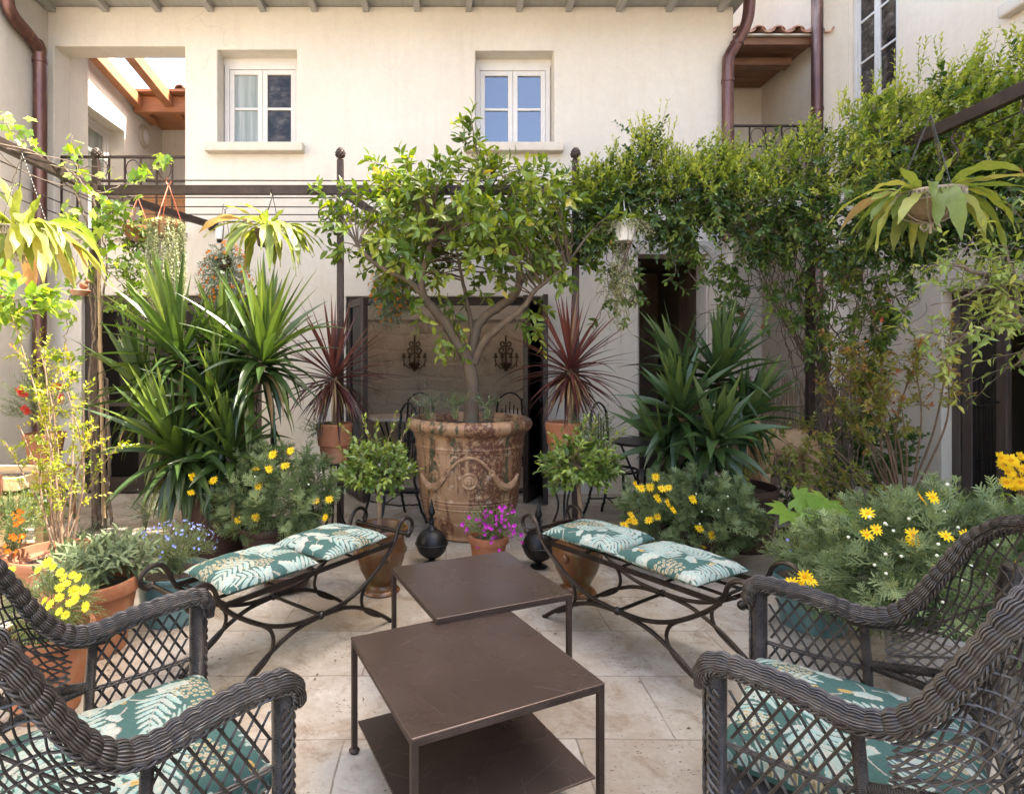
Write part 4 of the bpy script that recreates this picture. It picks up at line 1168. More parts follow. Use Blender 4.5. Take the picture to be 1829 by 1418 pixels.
# ------------------------------------------------------------------ wicker armchairs
def wrapped(m, p, rad, k=8, wr=.0022, pitch=.0047, core=None):
    """pole wound with cane"""
    p, s_ = resample(np.asarray(p, float), .012)
    rad = np.broadcast_to(np.asarray(rad, float), (len(p),)) if np.ndim(rad) == 0 else np.interp(np.linspace(0, 1, len(p)), np.linspace(0, 1, len(rad)), rad)
    (core or m).tube(p, rad, 9)
    T, N, B = frames(p)
    n = int(s_[-1] / pitch * k)
    q = np.linspace(0, s_[-1], n); a = q / pitch * 2 * math.pi
    I = lambda arr: np.stack([np.interp(q, s_, arr[:, c]) for c in range(3)], 1)
    rr = np.interp(q, s_, rad) + wr * .6
    h = I(p) + rr[:, None] * (np.cos(a)[:, None] * I(N) + np.sin(a)[:, None] * I(B))
    m.tube(h, wr, 4, cap=False, r=np.random.default_rng(1).uniform(0, 1, n))
def make_chair(label, hw=.318):
    t = thing('wicker_armchair', label, 'armchair', (0, 0, 0), 'dark wicker armchairs')
    half = [(-hw + .004, -.045, .585), (-hw + .002, -.042, .625), (-hw, -.012, .655), (-hw, .09, .654), (-hw - .004, .19, .640), (-hw - .006, .27, .624), (-hw - .006, .34, .640), (-hw - .004, .40, .70), (-hw, .46, .80), (-hw + .012, .52, .90), (-hw + .06, .585, .965), (-hw + .14, .63, .99), (-.09, .655, 1.005), (0, .66, 1.01)]
    path = half + [(-x, y, z) for x, y, z in half[-2::-1]]
    p, s_ = resample(spline(path, .01), .0065)
    T = nrm(np.gradient(p, axis=0))
    side = nrm(np.cross(T, np.array([0, 0, 1.0]) + 0 * T)); side[:8] = side[8]; side[-8:] = side[-9]
    up = nrm(np.cross(side, T))
    core = MB(); aa, bb_ = .032, .0185
    ang_ = np.linspace(0, 2 * math.pi, 15)[:-1]
    taper = np.clip(np.minimum(s_, s_[-1] - s_) / .05, 0, 1) ** .5 * .35 + .65
    ring = p[:, None] + (aa - .006) * taper[:, None, None] * np.cos(ang_)[None, :, None] * side[:, None] + (bb_ - .007) * taper[:, None, None] * np.sin(ang_)[None, :, None] * up[:, None]
    n = len(p); k = len(ang_)
    i, j = np.meshgrid(np.arange(n - 1), np.arange(k), indexing='ij'); j2 = (j + 1) % k
    core.add(ring.reshape(-1, 3), np.stack([i * k + j, i * k + j2, (i + 1) * k + j2, (i + 1) * k + j], -1).reshape(-1, 4))
    weave = MB(); rg = np.random.default_rng(5)
    bumpf = .0060 * np.abs(np.sin(math.pi * s_ / .034)) ** .75
    for q, th in enumerate(np.linspace(R(-42), R(222), 18)):
        pp_ = .0007 * np.sin(s_ * 60 + q * 1.7)
        off = side * np.cos(th) * ((aa + .001 + bumpf) * taper + pp_)[:, None] + up * np.sin(th) * ((bb_ - .004 + bumpf) * taper + pp_)[:, None]
        weave.tube(p + off, .0023, 5, r=rg.uniform(0, 1))
    co = core.build('armrest_core', WICKERCORE, t, local=True)
    wv = weave.build('armrest', WICKER, t, local=True)
    # twisted borders along both edges of the roll
    br = MB()
    for sg in (-1, 1):
        for k2 in range(3):
            a = s_ * 2 * math.pi / .05 + k2 * 2.094
            c0 = p + side * (sg * (aa - .004) * taper)[:, None] - up * (.016)
            br.tube(c0 + side * (.005 * np.cos(a))[:, None] + up * (.005 * np.sin(a))[:, None], .0030, 5)
    br.build('braid', WICKER, wv, local=True)
    poles = MB()
    def leg(pts, r_, name='leg'):
        m = MB(); wrapped(m, spline(pts, .02), r_); o = m.build(name, WICKER, t, local=True); return o
    for sg in (-1, 1):
        lg = leg([(sg * hw, -.005, .0), (sg * hw, -.008, .3), (sg * hw, -.012, .63)], [.018, .020, .024])
        m = MB()
        for k2 in range(3):
            z = np.linspace(.02, .60, 110); a = z * 2 * math.pi / .07 + k2 * 2.094
            for dx, dy in ((sg * .025, -.004), (0, -.026)):
                m.tube(np.stack([sg * hw + dx + (0 if dx else 1) * .012 * np.cos(a), -.008 + dy + (1 if dx else 0) * .012 * np.cos(a), z], 1) + np.outer(np.sin(a) * .004, [sg if dx else 0, 0 if dx else -1, 0]), .0042, 5)
        m.build('braid', WICKER, lg, local=True)
        leg([(sg * (hw - .03), .50, 0), (sg * (hw - .02), .535, .3), (sg * (hw - .005), .575, .62), (sg * (hw - .03), .60, .85)], [.022, .024, .022])
    # rails
    def rail(pts, r_, name='rail'):
        m = MB(); wrapped(m, spline(pts, .03), r_); m.build(name, WICKER, t, local=True)
    for sg in (-1, 1):
        rail([(sg * hw, .01, .30), (sg * hw, .50, .30)], .017)
        rail([(sg * (hw), .29, .30), (sg * hw, .285, .45), (sg * hw, .275, .60)], .011, 'upright')
        rail([(sg * hw, .29, .475), (sg * (hw - .01), .42, .50), (sg * (hw - .03), .54, .52)], .011)
        rail([(sg * hw, .24, .597), (sg * hw, .32, .604), (sg * hw, .37, .645)], .0125)
        m = MB()
        for dz in (-.004, .004): m.tube([(sg * hw, .01, .462 + dz), (sg * hw, .15, .458 + dz), (sg * hw, .29, .462 + dz)], .0034, 5)
        m.build('cane', WICKER, t, local=True)
    rail([(-hw, .0, .31), (hw, .0, .31)], .018); rail([(-hw, .50, .31), (hw, .50, .31)], .018)
    # diagonal lattice: side panels
    for sg in (-1, 1):
        m = MB(); z0, z1, v0, v1 = .315, .63, .018, .285
        sl = .85
        for dr in (-1, 1):
            for c in np.arange(-.40, .70, .036):
                # z = z0 + (v - v_c)/tan ; clip the line to the panel
                if dr > 0: va, vb = c, c + (z1 - z0) * sl * .72
                else: va, vb = c + (z1 - z0) * sl * .72, c
                zs, vs_ = np.linspace(z0, z1, 26), np.linspace(va, vb, 26)
                lim = np.interp(vs_, [0, .1, .2, .29], [.628, .626, .612, .60])
                ok = (vs_ > v0) & (vs_ < v1) & (zs < lim)
                if ok.sum() > 3:
                    for w2 in (-.0020, .0020):
                        pts_ = np.stack([np.full(ok.sum(), sg * (hw + dr * .0025)), vs_[ok] + w2, zs[ok]], 1); m.tube(pts_, .0020, 4, r=.4)
        m.build('side_lattice', WICKER, t, local=True)
    # open weave of wings and back
    crest = p[(p[:, 1] > .30)]
    nc = len(crest)
    lo = spline([(-hw, .30, .47), (-hw + .02, .44, .455), (-hw + .06, .525, .44), (-.14, .55, .43), (0, .555, .43), (.14, .55, .43), (hw - .06, .525, .44), (hw - .02, .44, .455), (hw, .30, .47)], .01)
    lo, _ = resample(lo, .006)
    def SP(a, b_):
        c = np.stack([np.interp(a, np.linspace(0, 1, nc), crest[:, q]) for q in range(3)], -1) - np.array([0, 0, .022])
        l = np.stack([np.interp(a, np.linspace(0, 1, len(lo)), lo[:, q]) for q in range(3)], -1)
        bulge = np.array([0, 1.0, 0]) * (.035 * np.sin(math.pi * b_))[:, None] * np.sin(math.pi * a)[:, None]
        return l * (1 - b_)[:, None] + c * b_[:, None] + bulge
    m = MB()
    for dr in (-1, 1):
        for c in np.linspace(-.3, 1.3, 50):
            b_ = np.linspace(0, 1, 40); a = c + dr * (b_ - .5) * .30
            ok = (a > .02) & (a < .98)
            if ok.sum() > 6:
                q = SP(a[ok], b_[ok])
                wv_ = .004 * np.sin(b_[ok] * 34 + c * 200) * dr
                q = q + np.array([0, 1.0, 0]) * wv_[:, None]
                for w2 in (-.0022, .0022): m.tube(q + np.array([w2, 0, 0]), .0022, 4, r=.6)
    for bq in (.33, .66):
        a = np.linspace(.03, .97, 160)
        m.tube(SP(a, np.full(160, bq)), .0036, 5)
    m.build('backrest', WICKER, t, local=True)
    m = MB(); wrapped(m, lo, .011); m.build('back_rail', WICKER, t, local=True)
    # seat of woven cane
    m = MB()
    for k in range(60):
        x = -hw + .02 + k * (2 * hw - .04) / 59
        m.tube(np.stack([np.full(30, x), np.linspace(.0, .52, 30), .335 + .003 * np.sin(np.arange(30) * math.pi + k * math.pi)], 1), .0045, 4)
    for k in range(42):
        y = .0 + k * .52 / 41; m.tube([(-hw + .015, y, .333), (hw - .015, y, .333)], .0045, 4)
    m.build('seat', WICKER, t, local=True)
    m = MB()
    for dr in (-1, 1):
        for c in np.arange(-.45, .45, .05):
            xs = np.array([c, c + dr * .09]); xs = np.clip(xs, -hw + .02, hw - .02); m.tube([(xs[0], -.002, .16), (xs[1], -.002, .30)], .003, 4)
    return t
wa = make_chair('dark wicker armchair with printed cushion, in the left corner before the yellow flowers')
def place_chair(o, fc, facing):
    """front centre fc (x,y), facing = direction the sitter looks"""
    a = math.atan2(facing[1], facing[0]) + math.pi / 2      # local -Y looks along facing
    o.location = (fc[0], fc[1], 0); o.rotation_euler = (0, 0, a); return a
RA = ((.865, 1.68), (-.80, .60)); LA = ((-.60, 1.585), (.765, .645))
place_chair(wa, *LA)
wb = dup(wa, label='dark wicker armchair with printed cushion, in the right corner before the grey metal pot')
place_chair(wb, *RA)
for (fc, fa), seed, lab in ((LA, 31, 'teal botanical seat cushion in the left wicker armchair'), (RA, 37, 'teal botanical seat cushion in the right wicker armchair')):
    o = cushion('chair_cushion', .575, .55, .10, seed, 230, 0, .02, .35)
    f = nrm(np.array(fa)); a = math.atan2(fa[1], fa[0]) + math.pi / 2
    o.location = (fc[0] - f[0] * .255, fc[1] - f[1] * .255, .355); o.rotation_euler = (R(-1.5), 0, a)
    tag(o, lab, 'cushion', 'printed cushions of the wicker armchairs')

# ------------------------------------------------------------------ the great urn
BX, BY = HX(838, 4.75), 4.75
big = thing('garden_urn', 'huge weathered terracotta urn with garlands and medallion, holding the citrus tree', 'urn', (BX, BY, 0))
prof = [(.001, 0), (.30, 0), (.322, .015), (.318, .045), (.33, .07), (.362, .14), (.383, .20), (.394, .255), (.402, .263), (.392, .273), (.405, .282), (.395, .292), (.408, .301), (.398, .311), (.412, .320), (.404, .33), (.414, .40), (.424, .52), (.433, .64), (.436, .70), (.447, .706), (.438, .715), (.450, .723), (.442, .735), (.449, .79), (.453, .805), (.463, .825), (.490, .845), (.512, .872), (.518, .900), (.506, .925), (.478, .943), (.452, .94), (.44, .915), (.43, .86), (.42, .80)]
pr_, _ = resample(np.array([(a, 0, b_) for a, b_ in prof]), .012)
MB().lathe(pr_[:, [0, 2]], (BX, BY, 0), 96, wob=.0012).build('body', BIGPOT, big)
def urn_r(z): return np.interp(z, [b_ for a, b_ in prof[2:28]], [a for a, b_ in prof[2:28]])
def urn_pt(px, py, lift=.0):
    z = .5
    for _ in range(6):
        r_ = float(urn_r(z)) + lift
        xx = 0; d = BY - r_
        for _ in range(4):
            xx = np.clip((px - PX) / FX * d - BX, -r_ * .999, r_ * .999); d = BY - math.sqrt(r_ * r_ - xx * xx)
        z = CH + (PY - py) / FX * d
    return np.array([BX + xx, d, z])
m = MB()
rope = spline([urn_pt(x, y, .006) for x, y in ((799, 846), (808, 834), (820, 824), (838, 818), (856, 823), (868, 833), (878, 845))], .01); m.tube(rope, .0115, 8)
for sg in (-1, 1):
    c0 = 838.5
    pts_ = [urn_pt(c0 + sg * dx, y, .004) for dx, y in ((40, 845), (47, 856), (56, 866), (67, 870), (78, 862), (86, 846))]
    sp_ = spline(pts_, .008); nn_ = len(sp_); m.tube(sp_, .012 + .019 * np.sin(np.linspace(0, math.pi, nn_)) + .002 * np.sin(np.arange(nn_) * 2.1), 8)
    a = np.linspace(0, 6.28, 16); c = urn_pt(c0 + sg * 40, 845, .008); m.tube(np.stack([c[0] + .019 * np.cos(a), np.full(16, c[1] - .008), c[2] + .019 * np.sin(a)], 1), .0065, 6)
m.build('garland', RELIEF, big)
c = urn_pt(838, 860, 0)
m = MB().lathe([(.001, .020), (.03, .02), (.044, .016), (.048, .020), (.058, .022), (.066, .014), (.068, -.02)], k=32); v = m.v[0]; m.v[0] = np.stack([c[0] + v[:, 0], c[1] - v[:, 2] + .002, c[2] + v[:, 1]], 1)
for (dx, dz, rx, rz) in ((0, .002, .024, .03), (-.01, .008, .007, .005), (.01, .008, .007, .005), (0, 0, .006, .012), (0, -.014, .012, .005), (0, .026, .026, .012), (-.025, .0, .008, .022), (.025, 0, .008, .022)):
    m.ball((c[0] + dx, c[1] - .022 - (.004 if rx < .02 else 0), c[2] + dz), (rx, .012, rz), 10)
m.build('medallion', RELIEF, big)
m = MB().lathe([(.001, .875), (.2, .872), (.36, .868), (.436, .86)], (BX, BY, 0), 40); m.build('soil', SOIL, big)

# ------------------------------------------------------------------ pots
def pot(name, label, cat, x, y, prof, mat, soil=None, z=0.0, group=None, k=48, extra=None):
    t = thing(name, label, cat, (x, y, z), group)
    pr, _ = resample(np.array([(a, 0, b_) for a, b_ in prof]), .008)
    MB().lathe(pr[:, [0, 2]], (x, y, z), k, wob=.004).build('body', mat, t)
    if soil: MB().lathe([(.0005, soil[1] + .012), (soil[0] * .5, soil[1] + .008), (soil[0], soil[1])], (x, y, z), 24).build('soil', SOIL, t)
    return t
def flower_pot(h, r1, r0, lip=.02, lh=.05):
    return [(.001, 0), (r0, 0), (r0 + .004, .006), (r1 - lip * .7, h - lh), (r1, h - lh + .003), (r1 + .003, h - lh * .5), (r1, h), (r1 - .018, h), (r1 - .022, h - lh), (r1 * .8, h - lh - .03)]
URNP = [(.001, 0), (.112, 0), (.118, .008), (.108, .022), (.085, .035), (.075, .05), (.09, .075), (.125, .14), (.142, .20), (.148, .24), (.150, .26), (.143, .30), (.142, .345), (.148, .355), (.165, .372), (.168, .385), (.160, .398), (.148, .396), (.138, .36), (.13, .33)]
u1 = pot('glazed_urn', 'honey brown glazed footed urn behind the left bench, holding a round bush', 'urn', HX(680, 3.52), 3.52, URNP, URN, (.135, .345), group='glazed footed urns with round bushes')
for sg in range(4):
    a = sg * math.pi / 2 + .4; x, y = u1.location[0] + .145 * math.cos(a), u1.location[1] + .145 * math.sin(a)
    MB().ball((x, y, .24), (.024, .024, .032), 10).build('mask', URN, u1)
u2 = dup(u1, (HX(1030, 3.5), 3.5, 0), .5, 'honey brown glazed footed urn behind the right bench, holding a round bush')
pinkpot = pot('flower_pot', 'small plain terracotta pot of magenta flowers before the big urn', 'pot', HX(872, 3.86), 3.86, flower_pot(.24, .135, .09), TERRA, (.115, .20))

def ball_finial(x, y, label, rx=0.0):
    t = thing('ball_finial', label, 'finial', (x, y, 0), 'black ball finials standing on the paving')
    zc = .145
    m = MB(); m.ball((x, y, zc), (.108, .108, .104), 32)
    m.build('globe', BLACKIRON, t)
    m = MB().lathe([(.109, zc - .008), (.114, zc - .005), (.114, zc + .005), (.109, zc + .008)], (x, y, 0), 40); m.build('seam', BLACKIRON, t)
    m = MB().lathe([(.001, 0), (.055, .0), (.058, .01), (.02, .02), (.024, .035), (.035, .05)], (x, y, 0), 20); m.build('foot', BLACKIRON, t)
    m = MB().lathe([(.035, zc + .098), (.02, zc + .115), (.013, zc + .13), (.022, zc + .14), (.012, zc + .155), (.012, zc + .185), (.02, zc + .195), (.026, zc + .215), (.014, zc + .25), (.001, zc + .31)], (x, y, 0), 12)
    for k in range(4):
        a = k * math.pi / 2 + .3; m.ribbon((x, y, zc + .15), (math.cos(a), math.sin(a), 1.0), .06, .03, 1.6, 5, .1)
    m.build('spike', BLACKIRON, t)
    return t
ball_finial(HX(771, 3.98), 3.98, 'black iron ball finial between the left urn and the big urn')
ball_finial(HX(962, 3.92), 3.92, 'black iron ball finial between the pink flowers and the right urn')

# tall stands with the bronze cordylines
def plant_stand(x, y, z, r_, label):
    t = thing('plant_stand', label, 'stand', (x, y, 0), 'tall iron plant stands')
    m = MB(); a = np.linspace(0, 2 * math.pi, 28); m.tube(np.stack([x + r_ * np.cos(a), y + r_ * np.sin(a), np.full(28, z)], 1), .008, 6)
    for k in range(3):
        b_ = k * 2.094; m.bar((x, y, z - .006), (x + r_ * math.cos(b_), y + r_ * math.sin(b_), z - .006), .02, .006)
    m.build('ring', BLACKIRON, t)
    for k in range(3):
        b_ = k * 2.094 + .5; c, s_ = math.cos(b_), math.sin(b_)
        m = MB(); m.tube(spline([(x + q * c, y + q * s_, zz) for q, zz in ((r_, z), (r_ * .95, z * .8), (r_ * .35, z * .45), (r_ * .7, z * .2), (r_ * 1.25, .008))], .03), .0085, 6)
        m.build('leg', BLACKIRON, t)
    return t
CP = [(.001, 0), (.095, 0), (.10, .008), (.115, .13), (.128, .138), (.132, .20), (.145, .30), (.139, .31), (.125, .30), (.11, .22)]
for px, lab, zb in ((597, 'left', .60), (1006, 'right', .61)):
    x = HX(px, 4.55)
    plant_stand(x, 4.55, zb, .115, f'tall black iron stand carrying the terracotta pot on the {lab} of the big urn')
    pot('cordyline_pot', f'waisted terracotta pot on an iron stand {lab} of the big urn', 'pot', x, 4.55, CP, TERRA, (.115, .26), zb + .004)

tp = [(.001, 0), (.145, 0), (.152, .01), (.172, .14), (.185, .235), (.196, .25), (.196, .265), (.186, .268), (.178, .25), (.165, .2)]
g = G(312, 1062); pot('teal_pot', 'blue green glazed pot of pale blue flowers behind the left bench', 'pot', HX(312, 3.15), 3.15, tp, TEALPOT, (.17, .235))
pot('teal_pot', 'blue green glazed pot of bushy herb behind the right bench', 'pot', HX(1452, 3.06), 3.06, tp, TEALPOT, (.17, .235))
pot('sage_pot', 'large terracotta pot of sage behind the left armchair', 'pot', HX(165, 2.8), 2.8, flower_pot(.35, .205, .14, .02, .07), TERRA, (.18, .29))
pot('shallow_planter', 'wide weathered terracotta bowl planter behind the sage', 'pot', HX(98, 3.35), 3.35, flower_pot(.30, .24, .16, .015, .05), TERRA2, (.21, .22))
pot('daisy_pot', 'terracotta pot of lemon yellow flowers beside the left armchair', 'pot', HX(85, 2.32), 2.32, flower_pot(.33, .165, .11, .015, .05), TERRA, (.14, .28))
pot('dark_bowl', 'low dark bowl on the paving under the left bench', 'bowl', HX(512, 3.55), 3.55, [(.001, 0), (.10, 0), (.13, .03), (.155, .09), (.16, .12), (.152, .123), (.14, .10), (.12, .06)], DARKPOT, (.13, .09))
pot('yucca_pot', 'dark brown pot of the tall yucca on the left', 'pot', HX(385, 4.25), 4.25, flower_pot(.46, .25, .19, .01, .06), DARKPOT, (.22, .40))
pot('yucca_pot', 'dark brown pot of the yucca on the right', 'pot', HX(1312, 4.4), 4.4, flower_pot(.46, .30, .24, .01, .06), DARKPOT, (.27, .40))
pot('euryops_pot', 'brown pot of yellow daisies behind the left bench', 'pot', HX(478, 3.98), 3.98, flower_pot(.28, .19, .14), DARKPOT, (.165, .23))
pot('euryops_pot', 'brown pot of yellow daisies behind the right bench', 'pot', HX(1232, 3.95), 3.95, flower_pot(.28, .19, .14), DARKPOT, (.165, .23))
gp = [(.001, 0), (.155, 0), (.16, .01), (.20, .33), (.212, .335), (.212, .36), (.20, .36), (.19, .33), (.18, .28)]
pot('metal_pot', 'grey metal pot of the bushiest yellow daisies, behind the right armchair', 'pot', 2.0, 2.33, gp, GREYPOT, (.185, .31))
pot('fatsia_pot', 'dark woven pot of the lime green fatsia', 'pot', HX(1435, 3.75), 3.75, flower_pot(.28, .16, .12), DARKPOT, (.14, .23))

# left side: stand with bottlebrush pot, timber planter
bx, by = HX(80, 5.0), 5.0
t = thing('pot_shelf', 'rusty iron shelf stand by the left downpipe', 'stand', (bx, by, 0))
m = MB(); m.box((bx - .19, by - .17, .462), (bx + .17, by + .17, .478)); m.build('shelf_top', RUST, t, smooth=False)
for sx in (-1, 1):
    for sy in (-1, 1):
        m = MB(); m.bar((bx + sx * .16, by + sy * .15, 0), (bx + sx * .16, by + sy * .15, .462), .014, .014); m.build('leg', RUST, t, smooth=False)
pot('bottlebrush_pot', 'terracotta pot on the iron shelf by the left downpipe', 'pot', bx, by, flower_pot(.30, .16, .105), TERRA, (.14, .24), .479)
t = thing('timber_planter', 'pale timber planter box overflowing with ivy at the left edge', 'planter', (-3.05, 3.95, 0))
m = MB()
for (z0, z1) in ((.44, .52), (.555, .64)):
    m.box((-3.7, 3.75, z0), (-2.80, 3.775, z1)); m.box((-2.826, 3.777, z0), (-2.80, 4.2, z1)); m.box((-3.7, 4.2, z0), (-2.80, 4.225, z1))
m.box((-3.69, 3.776, .43), (-2.83, 4.19, .445))
m.build('slat', PALEWOOD, t, smooth=False, bevel=.004)
for x in (-3.6, -2.92):
    m = MB(); m.box((x - .025, 3.738, .40), (x + .025, 3.7485, .66)); m.build('strap', RUST, t, smooth=False)
    for y in (3.80, 4.15):
        m = MB(); m.box((x - .03, y - .03, 0), (x + .03, y + .03, .43)); m.build('leg', PALEWOOD, t, smooth=False)
m = MB(); m.box((-3.66, 3.79, .58), (-2.84, 4.18, .60)); m.build('soil', SOIL, t, smooth=False)
pot('orange_flower_pot', 'terracotta pot of orange flowers at the left edge', 'pot', HX(22, 3.55), 3.55, flower_pot(.24, .14, .10), TERRA, (.12, .19))

# iron garden chairs and cafe tables behind the urn
def iron_chair(label, loc, rz, cush=True):
    t = thing('iron_chair', label, 'chair', (0, 0, 0), 'twisted iron chairs behind the big urn')
    m = MB(); a = np.linspace(0, 2 * math.pi, 28); m.tube(np.stack([.19 * np.cos(a), .19 * np.sin(a), np.full(28, .45)], 1), .011, 6)
    for k in range(5): m.bar((-.17, -.12 + k * .06, .45), (.17, -.12 + k * .06, .45), .012, .005)
    m.build('seat', BLACKIRON, t, local=True)
    rr = random.Random(4)
    def wig(p, r_):
        q, _ = resample(spline(p, .02), .02); q = q + np.array([[rr.uniform(-.004, .004) for _ in range(3)] for _ in q])
        m = MB(); m.tube(q, r_, 6); return m
    for sx in (-1, 1):
        wig([(sx * .15, -.13, .45), (sx * .16, -.15, .2), (sx * .19, -.19, .004)], .012).build('leg', BLACKIRON, t, local=True)
        wig([(sx * .15, .16, .95), (sx * .17, .15, .7), (sx * .15, .14, .45), (sx * .17, .17, .2), (sx * .21, .23, .004)], .012).build('leg', BLACKIRON, t, local=True)
    m = MB()
    for k in range(-2, 3):
        m.tube(spline([(k * .05, .15, .45), (k * .055 + .015, .17, .65), (k * .05, .165, .85 + .04 * (2 - abs(k)))], .03), .007, 5)
    m.tube(spline([(-.16, .16, .93), (-.09, .165, 1.0), (0, .17, 1.03), (.09, .165, 1.0), (.16, .16, .93)], .02), .01, 6)
    m.build('backrest', BLACKIRON, t, local=True)
    for z in (.16, .20):
        m = wig([(-.165, -.15, z), (0, 0, z - .02), (.17, .17, z)] if z < .18 else [(.165, -.15, z), (0, .02, z), (-.17, .17, z)], .007); m.build('stretcher', BLACKIRON, t, local=True)
    t.location = loc; t.rotation_euler = (0, 0, rz)
    return t
ch = iron_chair('twisted iron chair with a cream cushion, left of the big urn', (HX(700, 5.05), 5.05, 0), R(-60))
dup(ch, (HX(1100, 5.05), 5.05, 0), R(50), 'twisted iron chair by the dark doorway, right of the big urn')
dup(ch, (HX(520, 5.3), 5.3, 0), R(110), 'twisted iron chair half hidden by the left yellow daisies')
dup(ch, (HX(760, 6.9), 6.9, 0), R(160), 'twisted iron chair inside the room, left of the tree trunk')
dup(ch, (HX(900, 6.9), 6.9, 0), R(200), 'twisted iron chair inside the room, right of the tree trunk')
m = MB().lathe([(.001, .05), (.12, .05), (.18, .035), (.195, .018), (.18, 0), (.001, 0)], (0, 0, 0), 30)
o = m.build('round_cushion', WHITECLOTH); o.location = (HX(700, 5.05), 5.05, .462)
tag(o, 'round cream cushion on the iron chair left of the big urn', 'cushion')
def cafe_table(label, x, y, h, r_, mat):
    t = thing('cafe_table', label, 'table', (x, y, 0), 'round iron cafe tables')
    MB().lathe([(.001, h), (r_, h), (r_ + .004, h - .01), (r_, h - .022), (.001, h - .022)], (x, y, 0), 36).build('tabletop', mat, t)
    for k in range(3):
        b_ = k * 2.094 + .3; c, s_ = math.cos(b_), math.sin(b_)
        m = MB(); m.tube(spline([(x + q * c, y + q * s_, zz) for q, zz in ((.8 * r_, h - .03), (.45 * r_, h * .62), (.08, h * .42), (.4 * r_, h * .15), (.9 * r_, .006))], .03), .011, 6); m.build('leg', BLACKIRON, t)
    return t
cafe_table('round pale topped cafe table inside the room, right of the trunk', HX(965, 7.3), 7.3, .76, .42, MARBLE)
cafe_table('round pale topped cafe table inside the room, left of the trunk', HX(705, 7.3), 7.3, .70, .42, MARBLE)
cafe_table('small iron cafe table by the dark doorway', HX(1150, 5.35), 5.35, .66, .30, BLACKIRON)
# carved wooden animal under the vine
hx, hy = HX(1398, 4.85), 4.85
t = thing('wooden_animal', 'carved tan wooden animal figure standing among the shrubs', 'statue', (hx, hy, 0))
def skinned(pts, name, mat, parent):
    m = MB()
    for path, rad in pts:
        q = spline(path, .02); m.tube(q, np.interp(np.linspace(0, 1, len(q)), np.linspace(0, 1, len(rad)), rad), 12)
    return m.build(name, mat, parent)
skinned([([(hx - .27, hy, .70), (hx - .16, hy, .73), (hx, hy, .71), (hx + .18, hy, .72), (hx + .27, hy, .70)], [.03, .12, .105, .12, .04]),
         ([(hx - .20, hy, .76), (hx - .30, hy - .02, .92), (hx - .36, hy - .03, 1.05), (hx - .43, hy - .04, 1.06), (hx - .53, hy - .06, 1.0)], [.09, .06, .055, .06, .03]),
         ([(hx + .25, hy, .73), (hx + .31, hy, .62), (hx + .31, hy, .48)], [.02, .018, .012])] +
        [([(hx + ax, hy + ay, .70), (hx + ax * 1.05, hy + ay, .50), (hx + ax * (1.05 if ax < 0 else .9), hy + ay, .30), (hx + ax * 1.08, hy + ay, .06), (hx + ax * 1.12, hy + ay, .002)], [.075, .055, .036, .03, .042]) for ax in (-.18, .19) for ay in (-.07, .07)],
        'carved_body', TANWOOD, t)
m = MB()
for sg in (-1, 1): m.ribbon((hx - .37, hy - .03 + sg * .04, 1.08), (.3, sg * .6, .8), .11, .05, .3, 5, .2)
m.build('ear', TANWOOD, t)
# horn shaped driftwood on the wall
t = thing('driftwood_hanging', 'curved driftwood loop hanging on the wall by the dark doorway', 'wall ornament', tuple(P(1313, 560, 6.0)))
m = MB(); m.tube(spline([tuple(P(x, y, 6.02)) for x, y in ((1306, 600), (1303, 575), (1308, 556), (1317, 550), (1325, 560), (1326, 585), (1319, 612), (1316, 640))], .02), [.022] * 1 if False else .022, 8)
m.build('wood_loop', DARKTIMBER, t)
m = MB(); m.tube([tuple(P(1315, 552, 6.02)), tuple(P(1314, 500, 6.04))], .004, 5); m.build('cord', GREYTWIG, t)
# bamboo screen at the back right
m = MB(); rr = random.Random(8)
for k in range(62):
    x = 3.08 + k * .0262; h = 1.15 + rr.uniform(-.06, .1)
    m.tube([(x, 6.5 + rr.uniform(-.01, .01), 0), (x + rr.uniform(-.02, .02), 6.5, h)], .0115, 5, r=rr.random())
for z in (.3, .9): m.tube([(3.06, 6.482, z), (4.72, 6.482, z)], .008, 5)
tag(m.build('bamboo_screen', mottled('old_bamboo', (.15, .10, .065), (.27, .19, .12), 12, .7, bst=.2, stretch=(4, 4, .6)), loc=(3.9, 6.5, 0)), 'old brown bamboo screen behind the shrubs on the right', 'screen')
# box fixed under the vine on the wall
m = MB(); c = P(1512, 492, 6.3); m.box(c - np.array([.13, .08, .11]), c + np.array([.13, .08, .11]))
tag(m.build('meter_box', COPPER, loc=tuple(c), smooth=False, bevel=.008), 'brown metal box on the wall half hidden by the vine', 'box')
# small white spot lamp with its strap
c = P(392, 418, 5.9)
t = thing('spot_lamp', 'small white cylinder spotlight hanging below the pergola brace', 'lamp', tuple(c))
m = MB().lathe([(.001, .075), (.035, .07), (.04, .06), (.04, -.055), (.03, -.06), (.001, -.06)], tuple(c), 20); m.build('housing', WHITEPOT, t)
m = MB().lathe([(.028, -.06), (.024, -.09), (.001, -.092)], tuple(c), 16); m.build('lens', BLACKIRON, t)
m = MB(); m.tube([(c[0], c[1], c[2] + .07), (c[0] + .03, c[1] + .01, c[2] + .26)], .003, 4); m.build('cord', GALV, t)
